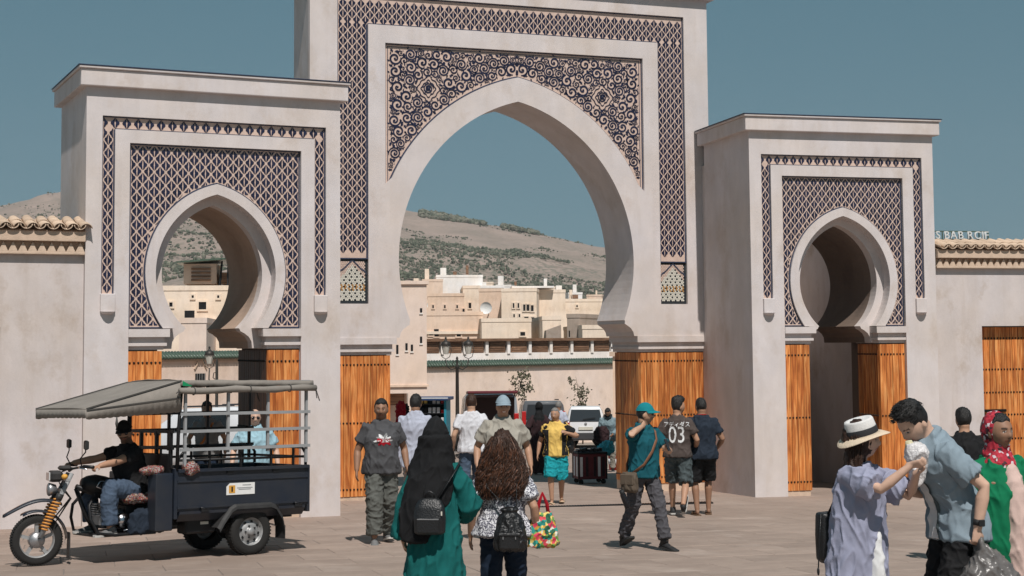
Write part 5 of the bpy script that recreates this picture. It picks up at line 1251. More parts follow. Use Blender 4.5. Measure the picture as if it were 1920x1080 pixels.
# --- white T-shirt
p = Person('man with short fair hair in a white tee and jeans walking away', 884, 25., 738, 186, skin='olive', vox=.012, legs=((.1, .18, .1), (-.1, -.15, .09)), arms=((.29, -.05, .89), (-.29, .02, .89)), hairc=(.10, .06, .035))
p.top('cl_white_tee', loose=.028, sleeve=.6, hem=.86); p.pants('cl_jeans'); p.shoes('shoe_grey'); p.hair('hair_brown', thick=.007, top=.022, jag=.012)
# --- beige polo, cap
p = Person('smiling man in a beige polo and grey-blue cap coming towards the curly-haired woman', 943, 19.2, 738, 4, girth=1.2, skin='tan', vox=.010, belly=.04, hat=.012, legs=((.1, -.1, .09), (-.1, .12, .1)), arms=((.33, -.04, .89), (-.32, -.1, .92)), smile=1, head=(4, 0, 0))
p.top('cl_beige_polo', loose=.025, sleeve=.7, slv=.012, collar=True); p.pants('cl_grey_trs'); p.shoes('shoe_grey'); p.cap('cl_cap_blue')
# --- woman in maroon, far
p = Person('woman in a long maroon coat and black headscarf walking away', 1011, 36.5, 753, 178, sex='f', girth=1.1, skin='brown', vox=.014, arms=((.26, -.02, .95), (-.26, -.02, .95)))
p.gown('cl_maroon', 'coat', [(.05, .25, .2, 0), (.4, .23, .19, 0), (.8, .22, .17, 0), (1.1, .19, .15, 0), (1.3, .185, .14, 0), (1.37, .16, .12, 0), (1.42, .11, .09, 0), (1.48, .06, .06, 0)], slv=.02); p.shoes('shoe_black')
def veil(p, mat, rows=(), name='headscarf', back=.0, grow=1.1, vox=None, amp=.006, extra=None):
    mb = MB(); mb.rings([[p.hc+p.HR @ (head_shape(q)*grow+Vector((0, back, .006))) for q in row] for row in DIRS], cap=False)
    nk = [ring(tuple(p.nb.lerp(p.neck, t)), r, r*.95, 2) for t, r in ((-.6, .07), (0, .078), (.6, .085), (1.1, .10))]; mb.rings(nk[::-1])
    if rows: mb.rings(p.torso_rings(list(rows)))
    if extra: extra(mb)
    me = remesh(mb, vox or p.vox, 4, name); wrinkle(me, amp, (10, 10, 4), p.seed+3); return p.out(name, me, mat)
veil(p, 'cl_black_veil', [(1.25, .15, .12, .03), (1.36, .15, .12, .02), (1.43, .11, .10, .01), (1.50, .075, .08, 0)])
# --- yellow shirt, teal shorts
p = Person('older man in a yellow and black sports shirt and teal shorts with a black bag', 1042, 26., 762, -6, skin='tan', girth=1.08, vox=.012, legs=((.08, .13, .10), (-.07, -.16, .09)), arms=((.22, -.16, 1.28, (1, .4, -.6)), (-.33, .02, .89)), head=(-14, 4, 0), hairc=(.22, .21, .2), foot_pitch=(-10, 4))
ys = p.top('cl_yellow', loose=.03, sleeve=.1, hem=.86, collar=True); p.pants('cl_teal_shorts', 'shorts', end=1.02, r=(.115, .11, .11, .1, .1), amp=.013); p.sandals('sandal_pale'); p.hair('hair_grey', thick=.006, top=.008, jag=.002)
def sleeves(p, mat, end=.62, name='sleeve', r=.076):
    for i in range(2):
        S, E = p.sho[i], p.elb[i]; mb = MB(); mb.tube([S.lerp(p.T((0, 0, 1.385)), .28), S+(S-E).normalized()*.012, S.lerp(E, .35), S.lerp(E, end)], [.055, r, r, r*1.02], 16); me = remesh(mb, p.vox, 2, name); wrinkle(me, .006); p.out(name, me, mat)
sleeves(p, 'cl_black')
p.stamp(ys, 'black_side_panel', ['cl_black'], lambda x, z: abs(x) > .125 and z < 1.34, -.24, .24, .88, 1.36, .012, back=False, off=.006)
# --- far men
p = Person('man in a pale shirt glimpsed behind the man in yellow', 1047, 41., 751, 160, skin='brown', vox=.015, hairc=(.05, .045, .04)); p.top('cl_blue_shirt', sleeve=.7, loose=.03); p.pants('cl_grey_shirt'); p.shoes('shoe_black'); p.hair('hair_grey', thick=.006, top=.012, jag=.003)
p = Person('bearded man in a checked blue shirt bending over his bags beside the trolley', 1141, 37.5, 760, -8, skin='brown', vox=.013, arms=((.13, -.32, 1.0), (-.13, -.32, 1.0)), head=(0, 24, 0), beard=.9, lean=(10, 0)); p.top('cl_check', sleeve=1.9, loose=.035, collar=True); p.pants('cl_beige_polo'); p.shoes('shoe_black'); p.hair(thick=.008, top=.012)
mb = MB(); mb.tube([p.T((0, -.09, 1.40)), p.T((.06, -.09, 1.46)), p.T((.08, .02, 1.50)), p.T((0, .09, 1.51)), p.T((-.08, .02, 1.50)), p.T((-.06, -.09, 1.46)), p.T((0, -.10, 1.38))], .035, 8); p.out('scarf', mb.mesh('scarf', []), 'cl_scarf_dark')
# --- teal cap
p = Person('man in a teal cap and teal polo walking with a phone and a shoulder bag', 1206, 17.97, 752, 34, skin='olive', vox=.008, hat=.012, legs=((.08, -.30, .09), (-.09, .30, .13)), foot_pitch=(6, -26), arms=((.13, -.30, 1.20, (1, .6, -.6)), (-.12, -.13, 1.47, (-1, -.15, -.45))), head=(46, 0, 0), beard=.45, hands=({'palm': (-.3, .6, .6), 'curl': .45, 'dir': (-.75, -.5, .15)}, {'palm': (.1, 1, 0), 'curl': .7, 'dir': (.7, .35, .4)}), belly=.01)
capman = p; p.top('cl_teal_tee', loose=.022, sleeve=.62, hem=.86, collar=True); p.pants('cl_slate_trs', r=(.094, .08, .072, .07, .074), amp=.010); p.shoes('shoe_black', sole='sole_black', boot=.16, names='boot'); p.hair(thick=.008, top=.008, jag=.002); p.cap('cl_teal_cap'); p.specs()
# --- the two seen from behind
p = Person('young man in a faded brown tee numbered 03 and torn denim shorts walking away', 1270, 23., 744, 170, skin='tan', vox=.0095, legs=((.10, -.22, .09), (-.09, .34, .20)), foot_pitch=(4, -62), arms=((.30, -.06, .89), (-.25, -.2, .98)), head=(-52, 0, 0), beard=.15)
sh = p.top('cl_brown_tee', loose=.025, sleeve=.62, hem=.87); p.pants('cl_denim_shorts', 'shorts', end=1.03, r=(.105, .098, .09, .09, .09), amp=.011); p.shoes('shoe_black'); p.hair(thick=.010, top=.045, jag=.016)
f, e = text_mask('03', .27); fk = .24/e[0]
p.stamp(sh, 'printed_number', ['cl_white'], lambda x, z: f(-x/.95, (z-1.19)/1.25), -.15, .15, 1.06, 1.32, .006)
f2, e2 = text_mask('アディダス', .085)
p.stamp(sh, 'printed_lettering', ['cl_white'], lambda x, z: f2(-x/.92, z-1.345), -.2, .2, 1.30, 1.40, .0045)
p = Person('man in a navy tee, black shorts and sandals, rightmost of the two walking away', 1316, 23.2, 744, 184, skin='brown', girth=1.08, vox=.0105, legs=((.10, .05, .09), (-.10, -.10, .09)), arms=((.27, -.03, .95), (-.26, -.16, .98)), head=(14, 0, 0))
sh = p.top('cl_navy', loose=.026, sleeve=.64); p.pants('cl_black', 'shorts', end=1.02, r=(.11, .105, .1, .1, .1)); p.sandals(); p.hair(thick=.007, top=.014, jag=.003)
mb = MB(); mb.tube([p.T((.07*math.cos(a), .006+.066*math.sin(a), 1.478+.012*math.sin(a))) for a in [2*PI*i/16 for i in range(16)]], .007, 6, closed=True); p.out('red_collar', mb.mesh('red_collar', []), 'cl_red')
# --- boy at the right
p = Person('boy in a black tee seen from behind at the far right', 1808, 16.2, 762, 176, skin='tan', vox=.011, H=1.60, head=(14, 0, 0)); p.top('cl_black', loose=.02); p.pants('cl_navy'); p.shoes('shoe_black'); p.hair(thick=.016, top=.03, jag=.01)
# --- men behind the tricycle
p = Person('man with an orange strap over a grey tee seen through the tricycle frame', 388, 25.6, 752, 4, skin='olive', vox=.012, arms=((.30, -.02, .9), (-.25, -.2, 1.02)), beard=.3); p.top('cl_grey_shirt', loose=.025, sleeve=.6); p.pants('cl_dark_jeans'); p.shoes('shoe_grey'); p.hair(thick=.012, top=.03)
mb = MB(); mb.tube([p.T(q) for q in ((.12, .02, 1.44), (.10, -.10, 1.39), (.04, -.165, 1.25), (-.04, -.175, 1.1), (-.15, -.13, .98))], [(.02, .006)]*5, 6, up=(0, -1, .2)); mb2 = p.out('shoulder_strap', mb.mesh('strap', []), 'cedar')
p = Person('bald man in sunglasses and a light blue shirt behind the tricycle', 478, 21.4, 764, 6, skin='pale', girth=1.12, vox=.0105, belly=.02, arms=((.34, -.06, .9), (-.32, -.12, .93)), smile=1, head=(8, 4, 0)); p.top('cl_sky', loose=.03, sleeve=.66, collar=True, slv=.01); p.pants('cl_beige_polo'); p.shoes('shoe_grey'); p.specs()
# --- woman in green with the long black veil
p = Person('woman in a dark green gown and long black veil with a small backpack', 815, 10.6, 786, 172, sex='f', girth=1.0, skin='olive', vox=.008, arms=((.245, .0, .83), (-.14, -.24, 1.02, (-.7, .5, -.5))), hands=({'dir': (-.2, -.3, -.9), 'curl': .8, 'palm': (-1, 0, 0)}, {}))
greenw = p
p.gown('cl_green_gown', 'gown', [(.03, .25, .21, .03), (.3, .235, .195, .03), (.6, .215, .18, .02), (.85, .195, .165, .02), (1.0, .172, .145, .01), (1.15, .163, .135, 0), (1.28, .155, .125, 0), (1.34, .14, .105, 0), (1.41, .12, .095, 0), (1.47, .06, .06, 0)], sleeve=1.9, slv=.028, folds=.06, nf=11, amp=.012, long_r=(.07, .07, .055)); p.shoes('shoe_black')
def cape(mb):
    R_ = []
    for z, w_, d, x, y in ((.86, .09, .045, .12, .17), (.95, .13, .055, .11, .15), (1.06, .165, .08, .08, .12), (1.18, .18, .115, .045, .08), (1.29, .178, .13, .03, .05), (1.37, .165, .125, .02, .03), (1.45, .148, .118, .01, .015), (1.54, .125, .115, 0, 0), (1.62, .115, .12, 0, 0)): R_.append([p.T(q) for q in ring((x, y, z), w_, d, 2.1, 40)])
    mb.rings(R_)
veil(p, 'cl_black_veil', name='veil', extra=cape, grow=1.17, amp=.011)
# --- curly-haired woman
p = Person('woman with long curly brown hair in a patterned blouse and dark jeans', 942, 11.0, 806, 176, sex='f', girth=1.08, skin='tan', vox=.008, arms=((.27, -.02, .88), (-.28, -.02, .90)), hands=({}, {'curl': 1.2}), legs=((.09, .16, .1), (-.09, -.16, .09)))
curlyw = p
p.top('cl_blouse', 'blouse', hem=.90, sleeve=.75, loose=.022, flare=.03, slv=.014); p.pants('cl_dark_jeans', 'jeans', r=(.098, .075, .065, .058, .06), amp=.006); p.shoes('shoe_black')
def curls(p):
    rnd = random.Random(5); vol = MB(); vol.rings([[p.hc+p.HR @ (head_shape(q)*1.13+Vector((0, .012, .01))) for q in row] for row in DIRS], cap=False)
    vol.rings([[p.T(q) for q in ring((0, y, z), w_, d, 2.1, 28)] for z, w_, d, y in ((1.24, .08, .03, .13), (1.29, .15, .055, .12), (1.36, .175, .07, .105), (1.44, .17, .085, .075), (1.52, .145, .09, .05), (1.60, .10, .09, .02))])
    me = remesh(vol, .012, 3, 'hair'); wrinkle(me, .008, (26, 26, 12), 3.); ho = p.out('hair', me, 'hair_brown')
    st = MB()
    for i in range(1000):
        a = rnd.uniform(-.15, PI+.15); ph = rnd.uniform(0, 6.28); rr = rnd.uniform(.8, 1.12); z0 = rnd.uniform(1.48, 1.70); z1 = rnd.uniform(1.18, 1.40); pts = []
        n = 12; cr = rnd.uniform(.006, .022); fq = rnd.uniform(4, 8)
        for j in range(n):
            t = j/(n-1); z = z0+(z1-z0)*t
            w_ = np.interp(z, (1.1, 1.2, 1.3, 1.4, 1.5, 1.6, 1.68, 1.74), (.09, .15, .19, .19, .165, .13, .095, .04)); d = np.interp(z, (1.1, 1.3, 1.5, 1.6, 1.68, 1.74), (.05, .085, .11, .12, .10, .04)); y = np.interp(z, (1.1, 1.3, 1.5, 1.7), (.13, .105, .035, .0))
            pts.append(p.T((w_*rr*math.cos(a)+cr*math.sin(fq*t*3+ph)*min(1, t*3), y+d*rr*math.sin(a)*1.0+cr*math.cos(fq*t*3+ph)*min(1, t*3), z)))
        r0 = rnd.uniform(.0018, .0042); st.tube(pts, [r0]*(n-1)+[r0*.3], 4, mi=rnd.choice((0, 0, 1)), cap=False)
    M('hair_copper', (.115, .045, .022), rough=.4, var=.5, scale=40, spec=.4)
    me = st.mesh('curls', []); setco(me, coords(me)*p.k)
    for m in ('hair_brown', 'hair_copper'): me.materials.append(MATS[m])
    link('curls', me, ho, kind='stuff')
curls(p)
# --- couple sharing food
p = Person('man in an open steel blue shirt leaning down to bite a snack', 1790, 9.75, 748, -74, skin='pale', girth=.92, vox=.0065, H=1.785, lean=(21, 0), head=(6, 22, 6), arms=((.25, -.02, .90), (-.10, -.30, 1.10)), hands=({'curl': 1.3, 'dir': (0, -.1, -1)}, {'curl': .8, 'palm': (0, 0, 1)}), mouth=1., legs=((.1, -.05, .09), (-.1, .05, .09)))
eater = p
osh = p.top('cl_steel', 'open_shirt', hem=.82, sleeve=.70, loose=.022, slv=.010, flare=.022, collar=True, front=-.004, amp=.010); p.stamp(osh, 'white_inner_tee', ['cl_white'], lambda x, z: abs(x+.01) < .055 and z < 1.16, -.09, .07, .80, 1.18, .01, back=False, off=.006); p.stamp(osh, 'front_placket', ['cl_denim_shorts'], lambda x, z: .045 < x < .062 and z < 1.36, .03, .08, .80, 1.38, .008, back=False, off=.008); p.pants('cl_black', r=(.105, .092, .085, .08, .08)); p.shoes('shoe_black')
p.hair(thick=.008, top=.034, fade=.12, jag=.006, zone=lambda x, y, z: (z-.56 if -y > .45 else z-.12 if -y > .1 else z+.38))
def crop_hair(p, n=700, seed=3):
    rnd = random.Random(seed); st = MB()
    for i in range(n):
        a = rnd.uniform(0, 2*PI); el = rnd.uniform(.35, 1.5); q = (math.cos(el)*math.cos(a), math.cos(el)*math.sin(a), math.sin(el))
        if -q[1] > .45 and q[2] < .6: continue
        b_ = head_shape(q); n_ = b_.normalized(); d = (n_*.5+Vector((rnd.uniform(-.3, .3), -.75, .1))).normalized(); L_ = rnd.uniform(.02, .038); s0 = b_+n_*.024
        st.tube([p.hc+p.HR @ s0, p.hc+p.HR @ (s0+d*L_*.5+n_*.004), p.hc+p.HR @ (s0+d*L_)], [.0022, .0018, .0006], 4, cap=False)
    me = st.mesh('strands', []); setco(me, coords(me)*p.k); me.materials.append(MATS['hair_black']); o = link('strands', me, [c for c in p.o.children if c.name.startswith('hair')][0], kind='stuff')
crop_hair(p)
w_ = MB(); d = (p.wri[0]-p.elb[0]).normalized(); w_.tube([p.wri[0]-d*.055, p.wri[0]-d*.02], .034, 16); wt = p.out('watch_strap', w_.mesh('watch_strap', []), 'shoe_black')
w_ = MB(); w_.box(-.02, .02, -.042, -.03, -.02, .02, bev=.004); me = w_.mesh('watch_case', []); setco(me, (coords(me)@np.array(Matrix.Rotation(rad(90), 3, 'Z')).T+np.array(p.wri[0]-d*.038))*p.k); me.materials.append(MATS['dark_metal']); link('watch_case', me, wt)
p = Person('woman in a straw sun hat and a long lavender shirt dress feeding the man', 1606, 9.6, 812, 38, sex='f', skin='pale', vox=.0065, H=1.58, lean=(2, 0), head=(38, -2, 0), arms=((.15, -.38, 1.40, (.7, -.2, -1)), (-.0, -.45, 1.46, (-.5, .1, -1))), hands=({'dir': (.0, -.8, .5), 'palm': (-.6, 0, .6), 'curl': .9}, {'dir': (.2, -.9, .2), 'palm': (.6, 0, .5), 'curl': .9}), legs=((.09, .06, .09), (-.09, -.06, .09)), hairc=(.03, .02, .015))
hatw = p
p.gown('cl_lav', 'shirt_dress', [(.16, .27, .19, .03), (.4, .255, .185, .025), (.7, .235, .17, .02), (.95, .21, .155, .01), (1.12, .19, .145, .0), (1.27, .185, .145, -.008), (1.34, .165, .12, 0), (1.39, .13, .095, .005), (1.45, .06, .06, .005)], sleeve=.82, slv=.014, folds=.06, nf=8, amp=.013, long_r=(.078, .07, .06))
mb = MB(); mb.rings([[p.T(q) for q in ring((0.01, -.075, z), w_, d_, 2.2, 30)] for z, w_, d_ in ((.13, .085, .155), (.5, .07, .135), (.9, .042, .105), (1.0, .02, .085))]); me = remesh(mb, .012, 3, 'skirt'); wrinkle(me, .008); p.out('white_skirt', me, 'cl_white'); p.shoes('shoe_grey')
def long_hair(p, zlow=1.22, n=240, seed=8, mat='hair_brown'):
    rnd = random.Random(seed); vol = MB(); vol.rings([[p.hc+p.HR @ (head_shape(q)*1.06+Vector((0, .028, .004))) for q in row] for row in DIRS], cap=False); vol.rings([[p.hc+p.HR @ q for q in ring((0, y, z), w_, d, 2.1, 24)] for z, w_, d, y in ((-.26, .08, .035, .075), (-.2, .105, .05, .075), (-.1, .10, .065, .055), (0, .085, .07, .03))]); me = remesh(vol, .011, 3, 'hair'); wrinkle(me, .009, (24, 24, 5), 2.); ho = p.out('hair', me, mat)
    st = MB()
    for i in range(n):
        a = rnd.uniform(-.35, PI+.35); rr = rnd.uniform(.9, 1.12); ph = rnd.uniform(0, 6); pts = []
        z0, z1 = rnd.uniform(-.05, .06), rnd.uniform(-.36, -.2)
        for j in range(8):
            t = j/7; z = z0+(z1-z0)*t; pts.append(p.hc+p.HR @ Vector((.092*rr*math.cos(a)*(1+.25*t)+.008*math.sin(5*t+ph), .03+.075*rr*math.sin(a)+.012*t+.008*math.cos(5*t+ph), z)))
        st.tube(pts, [.0035]*7+[.001], 4, cap=False)
    me = st.mesh('strands', []); setco(me, coords(me)*p.k); me.materials.append(MATS[mat]); link('strands', me, ho, kind='stuff')
long_hair(p)
def sun_hat(p):
    mb = MB(); R = p.HR @ Matrix.Rotation(rad(-14), 3, 'X') @ Matrix.Rotation(rad(-8), 3, 'Y'); c = p.hc+p.HR @ Vector((0, .005, .035))
    def lat(prof, name, mat, parent=None, wave=0.):
        m = MB(); rows = []
        for r, h in prof: rows.append([c+R @ Vector((r*math.cos(a)*.97, r*math.sin(a)*1.07, h+wave*max(0, r-.11)*math.sin(2*a+.6)*2)) for a in [2*PI*j/48 for j in range(48)]])
        m.rings(rows, cap=False); me = m.mesh(name, []); setco(me, coords(me)*p.k); me.materials.append(MATS[mat]); return link(name, me, parent or p.o)
    h = lat([(.100, .0), (.104, .008), (.13, .0), (.155, -.010), (.172, -.018), (.173, -.022), (.155, -.015), (.13, -.005), (.1, .001)], 'hat_brim', 'straw', wave=.12)
    lat([(.101, -.01), (.100, .05), (.094, .10), (.088, .112), (.07, .108), (.05, .098), (.001, .096)], 'hat_crown', 'straw_white', h); lat([(.104, .008), (.1035, .05), (.101, .052), (.101, .006)], 'hat_ribbon', 'ribbon', h)
sun_hat(p)
# --- woman in the red headscarf
p = Person('woman in a red patterned headscarf and long green cardigan over a blush tunic', 1868, 9.9, 772, 14, sex='f', girth=1.3, skin='brown', vox=.007, H=1.62, arms=((.27, -.26, 1.03, (1, .5, -.3)), (-.30, -.08, .94)), hands=({'palm': (0, .3, 1), 'dir': (-.5, -.8, .1), 'curl': .8}, {'curl': .7, 'dir': (.35, -.5, -.5), 'palm': (1, 0, 0)}), head=(10, 0, 0), hairc=(.02, .015, .012))
scarfw = p
p.gown('cl_emerald', 'cardigan', [(.40, .285, .20, .05), (.6, .28, .215, .03), (.85, .265, .22, .01), (1.05, .235, .20, 0), (1.2, .215, .18, -.005), (1.31, .195, .15, 0), (1.37, .155, .115, .005), (1.42, .10, .09, .005), (1.46, .06, .06, .005)], sleeve=1.75, slv=.012, folds=.05, nf=9, amp=.013, long_r=(.085, .075, .06))
mb = MB(); mb.rings([[p.T(q) for q in ring((.035, y, z), w_, d_, 2.2, 36)] for z, w_, d_, y in ((.50, .125, .17, -.105), (.8, .11, .17, -.10), (1.05, .095, .16, -.085), (1.22, .08, .14, -.08), (1.33, .06, .10, -.065), (1.39, .045, .07, -.05))]); me = remesh(mb, .011, 3, 'tunic'); wrinkle(me, .007); p.out('tunic', me, 'cl_blush')
p.gown('cl_red', 'skirt', [(.05, .27, .22, 0), (.3, .25, .2, 0), (.55, .22, .18, 0), (.85, .19, .16, 0)], sleeve=0, folds=.06); p.shoes('shoe_black')
veil(p, 'cl_scarf', [(1.34, .12, .11, -.012), (1.40, .112, .108, -.012), (1.45, .088, .09, -.005), (1.49, .07, .078, .008)], back=.038, grow=1.10, amp=.006); p.hair(thick=.007, top=.010, jag=.001)
# ------------------------------------------------------------------ things carried and left on the square
def blob(parent_loc, rows, mat, name, label, cat, rz=0., vox=.012, amp=.012, group=None, extra=None, n=28, seed=1.):
    mb = MB(); mb.rings([ring(c, w_, d, 2.4, n) for c, w_, d in rows])
    if extra: extra(mb)
    me = remesh(mb, vox, 3, name); wrinkle(me, amp, (14, 14, 8), seed); me.materials.append(MATS[mat]); o = link(name, me); o.location = parent_loc; o.rotation_euler = (0, 0, rz); tag(o, label, cat, group); return o
def on_person(p, name, label, cat, local, rz=0., group=None):
    """a thing of its own standing in the frame of the person who carries it"""
    o = thing(name, label, cat, p.world(local), p.o.rotation_euler.z+rz, group); o.scale = (p.k,)*3; return o
# small black backpack on the veiled woman
g = on_person(greenw, 'backpack', 'small black leather backpack hanging on the black veil', 'backpack', (-.005, .235, .92), 0, 'black backpacks')
mb = MB(); mb.rings([[Vector((x, y, z)) for x, y, z in [(p.x, p.y, p.z) for p in ring((0, y0, z), w_, d, 3.2, 30)]] for z, w_, d, y0 in ((0, .09, .035, 0), (.015, .115, .055, 0), (.12, .12, .06, 0), (.20, .11, .05, -.005), (.25, .085, .035, -.012), (.268, .05, .02, -.015))]); me = remesh(mb, .008, 2, 'bag'); me.materials.append(MATS['leather_black']); link('bag', me, g)
mb = MB(); mb.box(-.085, .085, .052, .074, .015, .125, bev=.012); pk = mb.build('front_pocket', 'leather_black', g); MB().bar((-.08, .074, .118), (.08, .074, .118), .004, .006).build('zip', 'rim', pk)
MB().bar((-.10, .060, .175), (-.10, .060, .145), .006, .01).build('zip_pull', 'plate', g)
mb = MB(); mb.tube([(-.035, -.01, .26), (-.03, .0, .30), (.0, .005, .315), (.03, 0, .30), (.035, -.01, .26)], .007, 8); mb.build('handle', 'leather_black', g)
for s in (-1, 1):
    mb = MB(); mb.tube([(s*.05, -.02, .25), (s*.10-.05, -.09, .42), (s*.13-.055, -.2, .50), (s*.13-.055, -.26, .53)], [(.014, .004)]*4, 8); mb.build('strap', 'leather_black', g)
# black backpack on the curly-haired woman
g = on_person(curlyw, 'backpack', 'slouchy black drawstring backpack with a front pocket on the patterned blouse', 'backpack', (-.075, .23, .80), 0, 'black backpacks')
mb = MB(); mb.rings([ring((0, y0, z), w_, d, 2.8, 30) for z, w_, d, y0 in ((0, .10, .04, 0), (.02, .125, .065, .01), (.12, .125, .075, .01), (.22, .105, .065, 0), (.28, .075, .05, 0), (.30, .05, .035, 0), (.325, .07, .045, 0), (.335, .065, .04, 0))]); me = remesh(mb, .008, 2, 'bag'); wrinkle(me, .008, (20, 20, 12), 4.); me.materials.append(MATS['leather_black']); link('bag', me, g)
mb = MB(); mb.box(-.085, .085, .06, .10, .015, .13, bev=.014); pk = mb.build('front_pocket', 'leather_black', g); mb = MB(); mb.box(-.09, .09, .068, .106, .118, .148, bev=.008); mb.build('pocket_flap', 'leather_black', g)
for s in (-1, 1):
    MB().bar((s*.05, .108, .12), (s*.05, .108, .10), .012, .006).build('buckle', 'rim', g)
    mb = MB(); mb.tube([(s*.03, -.005, .30), (s*.05, -.01, .36), (s*.12+.07, -.05, .50), (s*.135+.075, -.12, .60)], [(.012, .004)]*4, 8); mb.build('strap', 'leather_black', g)
# flowered tote
g = on_person(curlyw, 'tote_bag', 'bright flowered tote bag hanging from the arm of the curly-haired woman', 'bag', (-.325, .0, .80), .25); g.scale = tuple(v*.82 for v in g.scale)
mb = MB(); mb.rings([ring((0, 0, z), w_, d, 3., 30) for z, w_, d in ((0, .12, .04), (.02, .15, .055), (.14, .15, .065), (.24, .125, .05), (.32, .095, .03), (.335, .085, .02))]); me = remesh(mb, .009, 2, 'bag'); wrinkle(me, .012, (13, 13, 8), 2.); me.materials.append(MATS['cl_floral']); link('bag', me, g)
for s in (-1, 1):
    mb = MB(); mb.tube([(-.06, s*.02, .30), (-.045, s*.025, .42), (.0, s*.02, .53), (.04, s*.025, .42), (.06, s*.02, .30)], [(.014, .004)]*5, 8, up=(0, 1, 0)); mb.build('handle', 'cl_red', g)
# phone in the veiled woman's hand
w_ = greenw.wri[0]; g = on_person(greenw, 'phone', 'black phone held low in the hand of the woman in green', 'phone', (w_.x-.045, w_.y-.03, w_.z-.09), .3); g.rotation_euler.x = .5
MB().box(-.006, .006, -.04, .04, -.075, .075, bev=.004).build('case', 'phone', g); MB().box(.0062, .008, -.036, .036, -.07, .07).build('screen', 'car_glass', g)
# man in the cap: phone, shoulder bag with its strap, bottle
p = capman; w_ = p.wri[0]; g = on_person(p, 'phone', 'dark phone held up in front of the teal polo', 'phone', (w_.x-.07, w_.y-.075, w_.z+.055), .5); g.rotation_euler.x = -.35
MB().box(-.038, .038, -.005, .005, -.075, .075, bev=.004).build('case', 'phone', g); MB().box(-.034, .034, .0052, .007, -.07, .07).build('screen', 'car_glass', g)
g = on_person(p, 'shoulder_bag', 'olive canvas shoulder bag on a brown leather strap at a man\'s hip', 'bag', (-.235, -.02, .70), .35)
mb = MB(); mb.rings([ring((0, 0, z), w2, d2, 3., 26) for z, w2, d2 in ((0, .05, .085), (.03, .065, .105), (.15, .062, .11), (.21, .04, .09), (.22, .03, .08))]); me = remesh(mb, .009, 2, 'bag'); wrinkle(me, .008); me.materials.append(MATS['canvas_olive']); link('bag', me, g)
mb = MB(); mb.box(-.075, -.05, -.09, .09, .08, .21, bev=.01); mb.build('flap', 'canvas_olive', g)
mb = MB(); off = Vector((-.235, -.02, .70)); Rz = Matrix.Rotation(-.35, 3, 'Z')
pts = [(-.235, -.03, .89), (-.13, -.17, 1.02), (-.02, -.19, 1.17), (.07, -.165, 1.31), (.11, -.09, 1.41), (.125, .0, 1.44), (.08, .10, 1.38), (-.05, .155, 1.2), (-.16, .12, 1.0), (-.235, .02, .89)]
mb.tube([Rz @ (Vector(q)-off) for q in pts], [(.021, .005)]*len(pts), 8, up=(0, -1, .3)); mb.build('strap', 'leather_brown', g)
g = on_person(p, 'bottle', 'black steel bottle dangling below the olive bag', 'bottle', (-.30, -.06, .52), 0); g.rotation_euler.y = -.42
mb = MB(); mb.lathe([(.001, 0), (.034, .003), (.036, .01), (.036, .17), (.028, .185), (.028, .19)], 18); mb.build('body', 'phone', g); mb = MB(); mb.lathe([(.03, .19), (.03, .225), (.001, .227)], 16); c_ = mb.build('cap', 'shoe_black', g); mb = MB(); mb.tube([(-.02, 0, .22), (-.015, 0, .25), (.015, 0, .25), (.02, 0, .22)], .005, 6); mb.build('loop', 'shoe_black', c_)
# bag of the man in yellow
p = [o for o in bpy.data.objects if o.get('label', '').startswith('older man in a yellow')][0]
b = at(1066, 830, 26.05); blob((b.x, b.y, b.z-.17), [((0, 0, 0), .05, .05), ((0, 0, .05), .10, .08), ((0, 0, .16), .10, .08), ((0, 0, .25), .06, .05), ((0, 0, .31), .015, .015), ((-.02, 0, .42), .015, .012)], 'leather_black', 'carrier_bag', 'black carrier bag hanging at the shoulder of the man in yellow', 'bag')
# snack in its plastic bag, and the carrier bags of the man
hp = (hatw.world(hatw.wri[0])+hatw.world(hatw.wri[1]))/2
tip = at(1720, 872, 9.55)
o = blob(tip+Vector((0, 0, -.12)), [((0, 0, 0), .022, .02), ((0, 0, .03), .036, .03), ((0, 0, .09), .045, .04), ((0, 0, .15), .062, .05), ((0, 0, .20), .072, .06), ((-.01, 0, .235), .06, .05), ((-.03, 0, .25), .035, .03)], 'plastic_clear', 'snack_bag', 'clear plastic bag holding a snack at the mouth of the leaning man', 'bag', vox=.007, amp=.008)
mb = MB(); mb.tube([(-.04, 0, .20), (-.045, 0, .24), (-.05, 0, .27)], [.026, .028, .02], 12); mb.build('snack', 'food', o)
w_ = eater.world(eater.wri[0]); c = Vector((w_.x, w_.y-.01, w_.z-.10))
blob((c.x+.01, c.y-.03, c.z-.36), [((0, 0, 0), .08, .07), ((0, 0, .05), .13, .09), ((.01, 0, .16), .13, .09), ((.01, 0, .27), .075, .05), ((0, 0, .34), .025, .02), ((0, 0, .40), .018, .015)], 'plastic_grey', 'carrier_bag', 'crumpled grey plastic carrier bag held low by the leaning man, nearer the camera', 'bag', vox=.008, amp=.012, group='grey carrier bags')
blob((c.x+.13, c.y+.06, c.z-.45), [((0, 0, 0), .10, .08), ((0, 0, .06), .15, .10), ((-.01, 0, .25), .14, .09), ((-.06, 0, .38), .08, .05), ((-.11, -.02, .45), .02, .02), ((-.12, -.03, .49), .016, .015)], 'plastic_grey', 'carrier_bag', 'larger grey carrier bag hanging behind the first in the same hand', 'bag', vox=.009, amp=.012, group='grey carrier bags', seed=5.)
